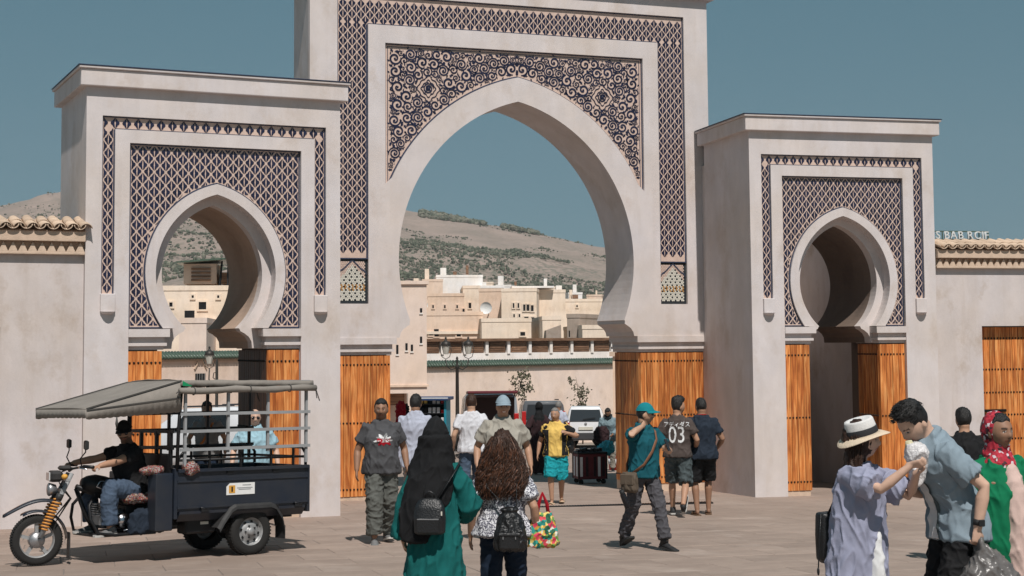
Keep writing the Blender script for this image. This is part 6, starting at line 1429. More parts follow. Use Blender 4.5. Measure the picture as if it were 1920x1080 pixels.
# backpack of the hat woman
g = on_person(hatw, 'backpack', 'dark leather rucksack on the back of the woman in the sun hat', 'backpack', (0, .215, .76)); g.scale = tuple(v*.95 for v in g.scale)
mb = MB(); mb.rings([ring((0, 0, z), w2, d2, 3., 30) for z, w2, d2 in ((0, .13, .05), (.03, .165, .075), (.2, .17, .08), (.34, .165, .075), (.36, .16, .07))]); me = remesh(mb, .009, 2, 'bag'); me.materials.append(MATS['leather_black']); link('bag', me, g)
for s in (-1, 1):
    mb = MB(); mb.tube([(s*.12, -.05, .36), (s*.125, -.15, .52), (s*.12, -.27, .56), (s*.11, -.36, .48), (s*.14, -.33, .3), (s*.17, -.15, .1), (s*.165, -.05, .04)], [(.014, .004)]*7, 8); mb.build('strap', 'leather_black', g)
    mb = MB(); mb.tube([(s*.165, -.02, .36), (s*.185, -.02, .2), (s*.19, -.01, .02), (s*.195, -.01, -.04)], .005, 6); mb.ell((s*.196, -.01, -.05), (.01, .01, .03), 8, 6); mb.build('tassel', 'leather_black', g)
# phone of the headscarf woman
w_ = scarfw.wri[0]; g = on_person(scarfw, 'phone', 'black phone in the raised hand of the headscarf woman', 'phone', (w_.x-.05, w_.y-.07, w_.z+.02), .4); MB().box(-.035, .035, -.07, .07, -.005, .005, bev=.003).build('case', 'phone', g); MB().box(-.031, .031, -.066, .066, .0052, .007).build('screen', 'car_glass', g)
# trolley with red panels, teal bag on its corner, dark bag behind
def trolley():
    b = on_ground(1106, 906); g = thing('trolley', 'low dark red vending trolley with pale vertical lettering strips and a black top', 'trolley', b, rad(12)); w_, d, h = .30, .24, .62
    MB().box(-w_, w_, -d, d, .10, h, bev=.01).build('cabinet', 'maroon', g)
    for x in (-.24, -.12, .05, .14, .23): MB().box(x-.028, x+.028, -d-.008, -d-.001, .16, h-.06).build('strip', 'cl_white' if x in (-.24, .14) else 'cl_maroon', g)
    for y in (-.12, .1): MB().box(-w_-.008, -w_-.001, y-.05, y+.05, .16, h-.06).build('strip', 'cl_white', g)
    MB().box(-w_-.02, w_+.02, -d-.02, d+.02, h+.001, h+.04, bev=.01).build('top', 'black', g)
    for i in range(7):
        x = -.25+i*.08; MB().box(x-.03, x+.03, -.1+random.uniform(-.05, .05), .1, h+.042, h+.07+random.uniform(0, .05), bev=.006).build('lid', 'dark_metal', g)
    for sx in (-1, 1):
        for sy in (-1, 1):
            m = MB(); m.lathe([(.001, -.02), (.05, -.02), (.05, .02), (.001, .02)], 14, (sx*(w_-.06), sy*(d-.05), .05), axis='y'); m.build('castor', 'tyre', g)
            MB().box(sx*w_-.012, sx*w_+.012, sy*d-.012, sy*d+.012, .10, h).build('corner_post', 'dark_metal', g)
trolley()
b = at(1136, 852, 33.2); blob((b.x, b.y, b.z), [((0, 0, 0), .08, .07), ((0, 0, .05), .16, .11), ((.01, 0, .16), .17, .11), ((.04, 0, .24), .10, .07), ((.05, 0, .29), .03, .03)], 'plastic_teal', 'carrier_bag', 'bulging teal plastic bag on the edge of the trolley', 'bag', amp=.02, seed=7.)
b = at(1128, 826, 36.8); blob((b.x, b.y, b.z-.05), [((0, 0, 0), .12, .1), ((0, 0, .06), .18, .13), ((0, 0, .26), .17, .12), ((0, 0, .36), .10, .08), ((0, 0, .38), .04, .03)], 'cl_maroon', 'holdall', 'dark holdall in front of the bearded man', 'bag', amp=.015, seed=3.)
b = at(1152, 812, 38.5); b.z = gz(38.5); g = thing('tub', 'red and white tub beside the bearded man', 'tub', b); m = MB(); m.lathe([(.001, 0), (.14, 0), (.17, .42), (.175, .45), (.16, .45), (.15, .40), (.001, .40)], 20); m.build('tub_body', 'lamp_red', g); MB().lathe([(.152, .15), (.163, .15), (.168, .28), (.157, .28)], 20).build('band', 'cl_white', g)
# blue stall cart
def stall():
    b = at(813, 800, 40.); b.z = gz(40.); g = thing('market_cart', 'blue-awned handcart with shelves of small goods by the corner building', 'cart', b, rad(-8)); w_, d = .36, .3
    M('awning_blue', (.04, .07, .16), rough=.5); M('cart_teal', (.02, .22, .30), rough=.5); zt = at(813, 744, 40).z-b.z; zb = at(813, 792, 40).z-b.z
    MB().box(-w_-.1, w_+.1, -d-.15, d+.1, zt-.08, zt, bev=.01).build('awning', 'awning_blue', g); MB().box(-w_-.1, w_+.1, -d-.155, -d-.151, zt-.03, zt-.004).build('awning_trim', 'cl_white', g)
    MB().box(w_-.03, w_+.03, -d, d, .2, zt-.081).build('side_panel', 'cart_teal', g); MB().box(-w_-.03, -w_+.03, -d, d, .2, zt-.081).build('side_panel', 'awning_blue', g); MB().box(-w_+.031, w_-.031, d-.03, d, .2, zt-.081).build('back_panel', 'black', g); MB().box(-w_+.031, w_-.031, -d, d-.031, .2, zb).build('counter', 'cart_teal', g)
    r = random.Random(2)
    for j in range(3):
        z = zb+.001+j*.23; MB().box(-w_+.032, w_-.032, -d+.02, d-.035, z, z+.02).build('shelf', 'dark_metal', g)
        for i in range(6):
            x = -w_+.09+i*.11; h = r.uniform(.06, .15); MB().box(x-.04, x+.04, -d+.05, -d+.12, z+.021, z+.021+h, bev=.008).build('packet', r.choice(['lamp_red', 'cl_white', 'cl_yellow', 'cl_navy', 'plastic_clear', 'cl_black']), g)
    m = MB(); m.tube([(w_+.22+.24*math.cos(a), -.1, .26+.24*math.sin(a)) for a in [2*PI*i/28 for i in range(28)]], .018, 8, closed=True); wl = m.build('wheel', 'tyre', g)
    for i in range(8): MB().bar((w_+.22, -.1, .26), (w_+.22+.24*math.cos(i*PI/4), -.1, .26+.24*math.sin(i*PI/4)), .006, .006).build('spoke', 'rim', wl)
    m = MB(); m.tube([(w_+.22, -.1, .26), (w_+.1, -.1, .75), (w_+.25, -.1, .95)], .015, 8); m.build('fork', 'dark_metal', g)
stall()
for (u, v, Y, mat, lab) in ((752, 812, 34., 'cl_red', 'red garment hanging by the gate beside the corner building'), (759, 816, 34.3, 'cl_black', 'dark garment hanging next to the red one by the gate')):
    b = at(u, v, Y); blob((b.x, b.y, b.z), [((0, 0, 0), .10, .04), ((0, 0, .3), .11, .05), ((0, 0, .6), .10, .045), ((0, 0, .68), .04, .03)], mat, 'hanging_garment', lab, 'garment', amp=.02, vox=.018, group='garments hung by the gate')
# slot drain
def drain():
    a, c = on_ground(1000, 951), on_ground(1335, 944); d = c-a; L = d.length; th = math.atan2(d.y, d.x); g = thing('slot_drain', 'thin dark iron drain grating let into the paving before the wide arch', 'drain', (a.x, a.y, gz(a.y)+.004), th)
    MB().box(0, L, -.075, .075, -.03, .0).build('frame', 'dark_metal', g); me = MB().box(-.012, .012, -.06, .06, .001, .008).mesh('bar', 'stud_iron'); n = int(L/.045)
    for i in range(n): link('bar', me, g, loc=((i+.5)*L/n, 0, 0))
drain()
# ------------------------------------------------------------------ motor tricycle with a covered cargo bed
M('truck_blue', (.012, .018, .031), rough=.4, var=.2, scale=3.5, c2=(.028, .030, .036), coat=.3, bump=.05); M('truck_black', (.012, .012, .013), rough=.45, var=.3); M('frame_grey', (.29, .295, .30), rough=.5, var=.12, scale=9); M('tarp', (.235, .21, .185), rough=.7, var=.15, scale=4, bump=.15, bscale=30); M('tarp_dark', (.075, .07, .065), rough=.8); M('chrome', (.6, .6, .62), rough=.2, metal=1.); M('spring_orange', (.62, .27, .06), rough=.4); M('engine_alu', (.35, .35, .36), rough=.4, metal=.7, var=.3, scale=20); M('plastic_black', (.035, .034, .034), rough=.55, var=.25, scale=10); M('lens_clear', (.6, .6, .6), rough=.15); M('orange_paint', (.65, .33, .06), rough=.5); M('steel_wheel', (.34, .34, .34), rough=.45, metal=.3, var=.3, scale=16); M('tarp_green', (.01, .25, .1), rough=.5)
h = Vector((-.755, -.656, 0)).normalized(); ex = Vector((h.x, h.y, -SLOPE*h.y)).normalized(); l = Vector((-h.y, h.x, 0)); ey = Vector((l.x, l.y, -SLOPE*l.y)); ey = (ey-ex*ey.dot(ex)).normalized(); ez = ex.cross(ey)
T0 = Vector((-3.34, 18.09, 0)); T0.z = gz(T0.y)
truck = thing('cargo_tricycle', 'dark blue motor tricycle with a grey canvas canopy over its railed cargo bed', 'tricycle', T0)
truck.matrix_world = Matrix(((ex.x, ey.x, ez.x, T0.x), (ex.y, ey.y, ez.y, T0.y), (ex.z, ey.z, ez.z, T0.z), (0, 0, 0, 1)))
def part(name, mb, mat, parent=None, bev=0.):
    o = mb.build(name, mat, parent or truck)
    if bev: bevel(o, bev, 2)
    return o
def tri():
    XR, XF, HW = -.73, .95, .56
    # wheels
    for s in (-1, 1):
        m = MB(); r, w_ = .262, .155; m.lathe([(.155, -w_*.40), (.20, -w_*.5), (.245, -w_*.46), (r, -w_*.32), (r, w_*.32), (.245, w_*.46), (.20, w_*.5), (.155, w_*.40)], 40, (0, s*.49, r), axis='y'); t = part('wheel', m, 'tyre')
        tr_ = MB()
        for i in range(44):
            a = 2*PI*i/44; c, sn = math.cos(a), math.sin(a)
            for q in (-.045, 0, .045): tr_.box(-.008, .008, s*.49+q-.018, s*.49+q+.018, -.003, .004, mt=Matrix.Translation((r*c, 0, r+r*sn)) @ Matrix.Rotation(PI/2-a, 4, 'Y'))
        tr_.build('tread', 'tyre', t, kind='stuff')
        m = MB(); k = s; m.lathe([(.16, k*.062), (.150, k*.055), (.145, k*.02), (.125, k*.012), (.10, k*.035), (.06, k*.045), (.045, k*.05), (.044, k*.07), (.03, k*.078), (.001, k*.08)], 32, (0, s*.49, r), axis='y'); rm = m.build('rim', 'steel_wheel', t)
        for i in range(8):
            a = 2*PI*i/8+.2; m = MB(); m.lathe([(.001, k*.036), (.017, k*.034)], 10, (.112*math.cos(a), s*.49, r+.112*math.sin(a)), axis='y'); m.build('vent_hole', 'black', rm)
        for i in range(5):
            a = 2*PI*i/5; m = MB(); m.lathe([(.011, k*.045), (.011, k*.058), (.001, k*.06)], 6, (.065*math.cos(a), s*.49, r+.065*math.sin(a)), axis='y'); m.build('wheel_nut', 'dark_metal', rm)
    m = MB(); m.tube([(0, -.45, .262), (0, .45, .262)], .04, 10); m.ell((0, 0, .262), (.11, .1, .11), 14, 8); part('rear_axle', m, 'truck_black')
    for s in (-1, 1):
        m = MB(); m.tube([(.45, s*.36, .40), (.2, s*.36, .33), (0, s*.36, .315), (-.2, s*.36, .33), (-.45, s*.36, .40)], [(.03, .018)]*5, 6); part('leaf_spring', m, 'truck_black')
    # chassis
    for s in (-1, 1): part('chassis_rail', MB().bar((-.7, s*.28, .42), (1.35, s*.28, .40), .05, .08), 'truck_black')
    part('footboard', MB().box(1.05, 1.75, -.30, .30, .285, .31, bev=.008), 'truck_black')
    for s in (-1, 1):
        m = MB(); m.tube([(1.0, s*.31, .32), (1.55, s*.31, .30), (1.74, s*.29, .33), (1.80, s*.24, .48), (1.80, s*.20, .62), (1.70, s*.15, .75)], .017, 8); part('crash_bar', m, 'truck_black')
    # cargo bed
    for s in (-1, 1):
        m = MB(); y0, y1 = (s*HW-.02, s*HW+.02); m.box(XR, XF, y0, y1, .53, .985); sd = part('bed_side', m, 'truck_blue', bev=.006)
        yo = s*HW+s*.021
        for z0, z1, t in ((.955, .99, .03), (.845, .865, .012), (.56, .585, .014)): part('side_rib', MB().box(XR-.005, XF+.005, min(yo, yo+s*t), max(yo, yo+s*t), z0, z1), 'truck_blue', sd)
        m = MB(); m.prism([(s*(HW+.03), .53), (s*(HW+.028), .50), (s*(HW-.04), .42), (s*(HW-.06), .42), (s*(HW-.01), .53)], XR+.03, XF-.02, ax='x'); part('side_skirt', m, 'truck_blue', sd)
        for x in (.62, .18, -.28, -.6):
            m = MB(); m.box(x-.05, x+.05, min(yo, yo+s*.03), max(yo, yo+s*.03), .52, .55); m.tube([(x-.04, yo+s*.025, .535), (x+.06, yo+s*.03, .565)], .008, 6); part('latch', m, 'dark_metal', sd)
        for x in (.3, -.3): part('hinge', MB().box(x-.04, x+.04, min(yo, yo+s*.014), max(yo, yo+s*.014), .925, .953), 'dark_metal', sd)
    part('bed_floor', MB().box(XR, XF, -HW+.021, HW-.021, .50, .529), 'truck_blue')
    part('bed_front', MB().box(XF-.001, XF+.04, -HW-.02, HW+.02, .45, 1.0), 'truck_blue', bev=.006); part('tailgate', MB().box(XR-.04, XR-.001, -HW-.02, HW+.02, .45, .985), 'truck_blue', bev=.006)
    # plate on the side
    y = HW+.022; pl = part('label_plate', MB().prism([(-.02, .685), (-.02, .815), (.30, .815), (.345, .775), (.345, .685)], y, y+.006), 'white_paint')
    part('label_mark', MB().box(.235, .315, y+.0065, y+.009, .705, .79), 'orange_paint', pl); part('label_mark', MB().box(.265, .285, y+.0092, y+.011, .72, .775), 'black', pl)
    for z, a, b in ((.785, .03, .14), (.755, .01, .21), (.738, .03, .19)): part('label_line', MB().box(a, b, y+.0065, y+.008, z, z+.009), 'frame_grey', pl)
    # black rails
    for s in (-1, 1):
        y = s*HW
        m = MB(); m.tube([(XF, y, .99), (XF-.01, y, 1.10), (XF-.10, y, 1.20), (.4, y, 1.205), (-.5, y, 1.205), (XR+.06, y, 1.19), (XR+.01, y, 1.12), (XR+.01, y, .99)], .018, 8); part('side_rail', m, 'truck_black')
        m = MB(); m.tube([(XF-.01, y, 1.085), (XR+.01, y, 1.085)], .014, 8); part('side_rail', m, 'truck_black')
        for x in (.55, .15, -.25, -.55): part('rail_post', MB().bar((x, y, .985), (x, y, 1.2), .03, .02), 'truck_black')
    m = MB(); m.tube([(XR, -HW, 1.08), (XR, HW, 1.08)], .014, 8); part('side_rail', m, 'truck_black')
    # grey upper frame
    for s in (-1, 1):
        y = s*(HW+.035); mat = 'frame_grey' if s > 0 else 'truck_black'
        for x in ((.88, .34, -.18, -.70) if s > 0 else (.93, .43, -.08, -.66)): part('hoop_post', MB().bar((x, y, 1.02 if x > .8 or x < -.6 else 1.16), (x, y, 1.93), .03, .03), mat)
        for z in (1.20, 1.40, 1.59): part('hoop_bar', MB().bar((.95, y+s*.026, z), (-.74, y+s*.026, z+.012), .012, .034), mat)
        part('hoop_bar', MB().bar((.95, y, 1.935), (-.74, y, 1.955), .03, .03), mat)
    for x in (.88, .34, -.18, -.70): part('roof_bow', MB().bar((x, -HW-.02, 1.94), (x, HW+.02, 1.94), .03, .03), 'frame_grey')
    # canopy
    def sheet(name, P, F, mat='tarp', thick=.008, sub=0):
        m = MB(); m.add(P, F, smooth=True); o = m.build(name, mat, truck); q = o.modifiers.new('s', 'SOLIDIFY'); q.thickness = thick; q.offset = 0; return o
    n, k = 16, 10; P = []
    for i in range(n+1):
        x = XR-.05+(XF-XR+.06)*i/n
        for j in range(k+1):
            y = -.62+1.24*j/k; sag = -.03*abs(math.sin(PI*(i/n)*3.0))*(1-abs(y/.62)**2); P.append((x, y, 1.975+sag+.012*mnoise.noise((x*4, y*4, 0))-.02*abs(y/.62)**4))
    sheet('canopy_roof', P, [(i*(k+1)+j, (i+1)*(k+1)+j, (i+1)*(k+1)+j+1, i*(k+1)+j+1) for i in range(n) for j in range(k)])
    for s in (-1, 1):
        P = []; N_ = 30
        for i in range(N_+1):
            x = XR-.05+(XF-XR+.06)*i/N_; P += [(x, s*.622, 1.962), (x, s*.63, 1.90+.006*math.sin(i*1.7))]
        sheet('canopy_side', P, [(2*i, 2*i+2, 2*i+3, 2*i+1) for i in range(N_)])
        m = MB(); pts = [(XR-.06+(XF-XR+.10)*i/10, s*(.655+.006*math.sin(i*2.)), 1.865+.012*(1-i/10)+.008*math.sin(i*1.3)-.02*(i/10)) for i in range(11)]; m.tube(pts, [.036+.005*math.sin(i*2.4) for i in range(11)], 12); ro = part('rolled_side_curtain', m, 'tarp')
        for i in (2, 5, 9): m = MB(); c = Vector(pts[i]); m.tube([c+Vector((0, .042*math.cos(a), .042*math.sin(a))) for a in [2*PI*t/14 for t in range(14)]], .006, 6, closed=True); m.build('tie', 'tarp_dark', ro)
        for q in range(5): m = MB(); e = Vector(pts[-1 if q < 3 else 0]); m.tube([e, e+Vector((random.uniform(0, .06)*(1 if q < 3 else -1), random.uniform(-.02, .05), -.03-.03*q))], .006, 5); m.build('frayed_end', 'tarp_dark', ro)
    part('green_patch', MB().prism([(XF-.13, 1.895), (XF-.01, 1.90), (XF-.01, 1.955)], .634, .640), 'tarp_green')
    XC = 2.06; zr, zf = 1.962, 1.665
    P = []; n, k = 12, 10
    for i in range(n+1):
        x = XF+.005+(XC-XF)*i/n
        for j in range(k+1): y = -.62+1.24*j/k; P.append((x, y, zr+(zf-zr)*i/n-.018*math.sin(PI*i/n)*(1-abs(y/.62)**2)-.012*abs(y/.62)**4))
    sheet('front_canopy', P, [(i*(k+1)+j, (i+1)*(k+1)+j, (i+1)*(k+1)+j+1, i*(k+1)+j+1) for i in range(n) for j in range(k)])
    def valance(A, B, da, db, name, scal=10):
        P = []; N_ = 60; A, B = Vector(A), Vector(B)
        for i in range(N_+1):
            t = i/N_; p = A.lerp(B, t); d = da+(db-da)*t; P += [p, p-Vector((0, 0, d+.010*abs(math.sin(PI*scal*t))))]
        sheet(name, P, [(2*i, 2*i+2, 2*i+3, 2*i+1) for i in range(N_)])
    for s in (-1, 1):
        valance((XF+.005, s*.622, zr-.012), (XC, s*.622, zf-.012), .33, .10, 'canopy_skirt', 14)
        m = MB(); m.bar((XF, s*.628, zr-.004), (XC, s*.628, zf-.004), .012, .014); m.bar((XF, s*.63, zr-.19), (XC, s*.63, zf-.02), .010, .012); part('canopy_piping', m, 'tarp_dark')
        part('canopy_stay', MB().bar((XF, s*.60, 1.60), (XC-.02, s*.60, zf-.05), .02, .02), 'truck_black')
    valance((XC, -.62, zf-.012), (XC, .62, zf-.012), .085, .085, 'canopy_front_valance', 12)
    m = MB(); m.tube([(1.72, .64, 1.57), (1.722, .645, 1.50), (1.72, .642, 1.46)], [.006, .016, .008], 6); part('hanging_tassel', m, 'tarp_dark')
    # cab back frame and side boxes
    for y in (-.5, -.18, .18, .5): part('cab_post', MB().bar((1.0, y, .75), (1.0, y, 1.40), .035, .035), 'truck_black')
    for z in (1.02, 1.22, 1.40): part('cab_bar', MB().bar((1.0, -.55, z), (1.0, .55, z), .03, .035), 'truck_black')
    part('backrest_panel', MB().box(.985, 1.02, -.5, .5, .78, 1.16, bev=.02), 'truck_black')
    for s in (-1, 1):
        part('side_box', MB().box(.992, 1.20, min(s*.36, s*.56), max(s*.36, s*.56), .33, .95, bev=.012), 'truck_blue'); m = MB(); m.tube([(.96, s*.57, .98), (.955, s*.585, 1.4), (.93, s*.60, 1.9)], .02, 8); part('cab_pillar', m, 'truck_black')
    part('seat', MB().box(.995, 1.42, -.20, .20, .60, .70, bev=.04), 'leather_black'); part('seat_base', MB().box(1.02, 1.36, -.17, .17, .40, .598), 'truck_black')
    part('battery_box', MB().box(.40, .78, .25, .46, .27, .46, bev=.02), 'truck_black'); part('exhaust', MB().tube([(1.35, -.22, .30), (.9, -.3, .30), (.4, -.3, .32)], [.022, .045, .045], 10), 'engine_alu'); part('reflector', MB().box(.50, .60, .462, .467, .37, .40), 'plate')
    # engine, tank
    m = MB(); m.box(1.28, 1.62, -.13, .13, .36, .56, bev=.04); en = part('engine', m, 'engine_alu')
    for i in range(6): part('cooling_fin', MB().box(1.50, 1.66, -.10, .10, .50+i*.024, .51+i*.024), 'engine_alu', en)
    m = MB(); m.lathe([(.001, .20), (.075, .19), (.085, .14), (.085, .12)], 20, (1.38, 0, .44), axis='y'); part('clutch_cover', m, 'chrome', en); part('kick_lever', MB().tube([(1.30, .2, .42), (1.28, .24, .36), (1.42, .25, .34)], .01, 6), 'chrome', en)
    m = MB(); m.rings([[Vector((x, p.x, p.y)) for p in [Vector((w_*math.cos(a), zc+hh*math.sin(a), 0)) for a in [2*PI*j/20 for j in range(20)]]] for x, w_, hh, zc in ((1.38, .06, .05, .80), (1.42, .11, .085, .80), (1.52, .145, .115, .805), (1.64, .155, .12, .825), (1.72, .14, .10, .835), (1.78, .09, .07, .84), (1.80, .03, .03, .84))]); tk = part('fuel_tank', m, 'truck_black')
    for s in (-1, 1):
        m = MB(); m.tube([(1.50, s*.150, .75), (1.58, s*.162, .77), (1.70, s*.158, .82), (1.66, s*.160, .875), (1.56, s*.150, .87), (1.50, s*.150, .81)], .007, 6, closed=True); part('tank_trim', m, 'chrome', tk); part('tank_badge', MB().box(1.575, 1.625, min(s*.160, s*.166), max(s*.160, s*.166), .80, .845), 'lamp_red', tk)
    part('frame_tube', MB().tube([(1.40, 0, .62), (1.60, 0, .72), (1.86, 0, .82)], .03, 10), 'truck_black'); part('down_tube', MB().tube([(1.86, 0, .80), (1.74, 0, .50), (1.62, 0, .33)], .025, 10), 'truck_black')
    # front end, turned a little to the right
    st = Matrix.Translation((1.90, 0, 0)) @ Matrix.Rotation(rad(-13), 4, 'Z') @ Matrix.Translation((-1.90, 0, 0))
    fe = bpy.data.objects.new('front_fork', MB().tube([(2.25, .095, .30), (2.05, .095, .72), (1.93, .095, .97)], [.028, .026, .022], 12).tube([(2.25, -.095, .30), (2.05, -.095, .72), (1.93, -.095, .97)], [.028, .026, .022], 12).bar((1.97, -.12, .90), (1.97, .12, .90), .05, .03).bar((2.02, -.12, .79), (2.02, .12, .79), .05, .03).mesh('front_fork', 'frame_grey')); COL.objects.link(fe); fe.parent = truck; fe.matrix_local = st
    def fp(name, mb, mat, bev=0.): return part(name, mb, mat, fe, bev)
    r = .272; m = MB(); m.lathe([(.185, -.045), (.225, -.055), (.255, -.046), (r, -.02), (r, .02), (.255, .046), (.225, .055), (.185, .045)], 44, (2.27, 0, r), axis='y'); fp('wheel', m, 'tyre')
    tr_ = MB()
    for i in range(60):
        a = 2*PI*i/60
        for q in (-.036, .036): tr_.box(-.007, .007, q-.014, q+.014, -.010, .003, mt=Matrix.Translation((2.27+(r-.004)*math.cos(a), 0, r+(r-.004)*math.sin(a))) @ Matrix.Rotation(PI/2-a, 4, 'Y'))
    o = fp('tread', tr_, 'tyre'); o['kind'] = 'stuff'
    m = MB(); m.lathe([(.19, -.04), (.175, -.03), (.17, .0), (.175, .03), (.19, .04)], 36, (2.27, 0, r), axis='y'); fp('rim', m, 'steel_wheel')
    for i in range(5):
        a = 2*PI*i/5+.3; c, sn = math.cos(a), math.sin(a); fp('spoke', MB().bar((2.27+.04*c, 0, r+.04*sn), (2.27+.178*c, 0, r+.178*sn), .035, .045, up=(0, 1, 0)), 'steel_wheel')
    m = MB(); m.lathe([(.001, -.07), (.075, -.06), (.085, -.04), (.085, .04), (.075, .06), (.001, .07)], 24, (2.27, 0, r), axis='y'); fp('hub', m, 'engine_alu')
    for s in (-1, 1):
        m = MB(); a = Vector((2.215, s*.095, .385)); b = Vector((2.075, s*.095, .69)); n = 150; ax = (b-a).normalized(); u = ax.orthogonal().normalized(); v = ax.cross(u)
        m.tube([a.lerp(b, i/n)+(u*math.cos(2*PI*10*i/n)+v*math.sin(2*PI*10*i/n))*.040 for i in range(n+1)], .0095, 6); fp('fork_spring', m, 'spring_orange')
        fp('fork_boot', MB().tube([b, b+ax*.07], .04, 12), 'plastic_black')
    # mudguards
    P = []; F = []; N_ = 14
    for i in range(N_+1):
        t = i/N_; x = 2.02+.60*t; z = .60+.13*math.sin(PI*(.15+.85*t))*(1-.35*t)-.05*t*t; w_ = .075*(1-.55*t**2)
        for y, dz in ((-w_, -.03), (-w_*.6, 0), (w_*.6, 0), (w_, -.03)): P.append((x, y, z+dz))
        if i: F += [((i-1)*4+j, i*4+j, i*4+j+1, (i-1)*4+j+1) for j in range(3)]
    m = MB(); m.add(P, F, smooth=True); o = fp('front_mudguard', m, 'truck_blue'); q = o.modifiers.new('s', 'SOLIDIFY'); q.thickness = .006
    P = []; F = []
    for i in range(13):
        a = rad(60+i*10); x, z = 2.27+.315*math.cos(a), r+.315*math.sin(a); 
        for y in (-.07, -.05, .05, .07): P.append((x*(1)+(.0), y, z-(.02 if abs(y) > .06 else 0)))
        if i: F += [((i-1)*4+j, i*4+j, i*4+j+1, (i-1)*4+j+1) for j in range(3)]
    m = MB(); m.add(P, F, smooth=True); o = fp('inner_mudguard', m, 'truck_blue'); q = o.modifiers.new('s', 'SOLIDIFY'); q.thickness = .006
    fp('mud_flap', MB().prism([(-.075, .06), (.075, .06), (.06, .34), (-.06, .34)], 1.925, 1.935, ax='x'), 'plastic_black')
    # lamp, bars, mirrors
    fp('headlamp', MB().box(2.02, 2.16, -.10, .10, .88, 1.0, bev=.03), 'plastic_black'); fp('headlamp_glass', MB().box(2.155, 2.168, -.085, .085, .895, .985, bev=.006), 'lens_clear')
    m = MB(); m.lathe([(.001, .07), (.06, .065), (.072, .05), (.05, -.02), (.001, -.04)], 20, (2.10, 0, .80), axis='x'); fp('lower_lamp', m, 'engine_alu')
    for s in (-1, 1): m = MB(); m.tube([(2.02, s*.1, .93), (2.02, s*.17, .94)], .010, 6); m.ell((2.03, s*.20, .94), (.035, .045, .03), 10, 6); fp('indicator', m, 'orange_paint')
    m = MB(); m.tube([(1.78, -.40, 1.04), (1.86, -.30, 1.045), (1.93, -.12, 1.02), (1.94, 0, .99), (1.93, .12, 1.02), (1.86, .30, 1.045), (1.78, .40, 1.04)], .013, 10); fp('handlebar', m, 'dark_metal')
    for s in (-1, 1):
        fp('grip', MB().tube([(1.855, s*.295, 1.046), (1.775, s*.41, 1.04)], .019, 10), 'truck_black'); fp('lever', MB().tube([(1.90, s*.26, 1.04), (1.90, s*.32, 1.03), (1.85, s*.42, 1.02)], .007, 6), 'chrome')
        m = MB(); m.tube([(1.87, s*.27, 1.05), (1.90, s*.33, 1.13), (1.86, s*.40, 1.20), (1.86, s*.41, 1.23)], .007, 6); mr_ = fp('mirror_stem', m, 'truck_black')
        fp('mirror', MB().box(1.845, 1.875, s*.42-.07, s*.42+.07, 1.225, 1.325, bev=.014), 'plastic_black'); fp('mirror_glass', MB().box(1.8425, 1.8448, s*.42-.06, s*.42+.06, 1.235, 1.315), 'car_glass')
    fp('dashboard', MB().box(1.93, 2.05, -.09, .09, 1.0, 1.05, bev=.02), 'plastic_black')
    for i in range(4): m = MB(); y = -.06+.04*i; m.tube([(1.92, y, 1.03), (2.06+.02*i, y*1.6, .95), (2.0, y*1.2, .80), (1.92, y*.6, .70), (2.1, .1 if i % 2 else -.1, .45)], .006, 6); fp('cable', m, 'truck_black')
    # rear mudguards
    for s in (-1, 1):
        pl_ = [(.46, .33), (.40, .42), (.30, .545), (.24, .575), (-.22, .575), (-.29, .55), (-.38, .42), (-.41, .30)]; P = []; F = []
        for i, (x, z) in enumerate(pl_):
            for y, dz in ((.40, 0), (.60, 0), (.625, -.02), (.63, -.05)): P.append((x*(1 if y < .62 else .97), s*y, z+dz))
            if i: F += [((i-1)*4+j, i*4+j, i*4+j+1, (i-1)*4+j+1) for j in range(3)]
        m = MB(); m.add(P, F, smooth=False); o = part('rear_mudguard', m, 'plastic_black'); q = o.modifiers.new('s', 'SOLIDIFY'); q.thickness = .008
        part('rear_flap', MB().box(-.425, -.415, min(s*.40, s*.60), max(s*.40, s*.60), .16, .31), 'plastic_black')
    part('tail_lamp', MB().box(XR-.06, XR-.04, .38, .5, .55, .62), 'lamp_red'); part('tail_lamp', MB().box(XR-.06, XR-.04, -.5, -.38, .55, .62), 'lamp_red')
tri()
TM = truck.matrix_world
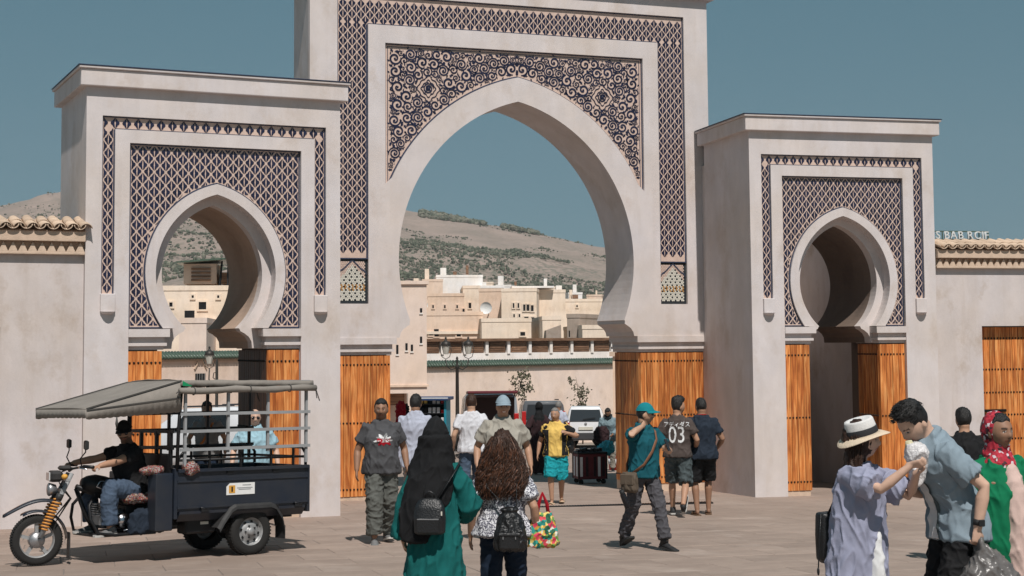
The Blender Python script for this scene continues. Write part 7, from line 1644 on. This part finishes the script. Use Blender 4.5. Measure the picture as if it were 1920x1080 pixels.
def bundle(x, y, z, rows, mat, name, label, cat, seed): return blob(TM @ Vector((x, y, z)), rows, mat, name, label, cat, rz=-2.4, vox=.014, amp=.014, seed=seed)
bundle(1.18, .42, .953, [((0, 0, 0), .09, .07), ((0, 0, .02), .13, .10), ((0, 0, .05), .11, .09), ((0, 0, .07), .05, .04)], 'cl_rug', 'bundle', 'red and white patterned cloth bundle on the tricycle side box', 'bundle', 2.)
bundle(.80, .58, .995, [((0, 0, -.06), .05, .04), ((0, 0, -.02), .10, .06), ((0, 0, .04), .09, .05), ((0, 0, .06), .04, .03)], 'cl_rug', 'bundle', 'knotted patterned rag tied over the front edge of the cargo bed', 'bundle', 4.)
bundle(1.22, .22, .60, [((0, 0, .04), .18, .07), ((0, 0, .07), .21, .10), ((0, 0, .11), .19, .09), ((0, 0, .125), .1, .05)], 'cl_rug', 'seat_cloth', 'patterned cloth draped over the tricycle seat', 'cloth', 6.)
bundle(1.18, .30, .315, [((0, 0, 0), .20, .08), ((0, 0, .08), .21, .09), ((0, 0, .20), .17, .08), ((0, 0, .24), .1, .05)], 'cl_navy', 'blanket', 'folded navy blanket stowed beside the tricycle engine', 'blanket', 8.)
# the rider
sp_ = TM @ Vector((1.17, 0, 0))
p = Person('rider in a black tee, jeans, cap and sunglasses sitting on the cargo tricycle', 0, 0, 0, -49, skin='tan', girth=1.12, vox=.009, H=1.72, loc=sp_, root=(0, .0, -.17), lean=(9, 0), head=(52, 2, 0), beard=.7, hips=((.10, -.02, .77), (-.10, -.02, .77)), legs=((.23, -.40, .405, (.35, -1, .3)), (-.23, -.40, .405, (-.35, -1, .3))), arms=((.335, -.60, 1.085, (.5, .3, -1)), (-.335, -.60, 1.085, (-.5, .3, -1))), hands=({'palm': (0, 0, -1), 'curl': 1.1}, {'palm': (0, 0, -1), 'curl': 1.1}), belly=.02)
p.top('cl_black', loose=.022, sleeve=.62, hem=.90); p.pants('cl_jeans', r=(.105, .10, .085, .078, .08), waist=1.0, amp=.006); p.shoes('shoe_grey'); p.hair(thick=.006, top=.006, jag=.001); p.cap('cl_black', brim=True); p.specs()
bpy.data.scenes.remove(WORK)
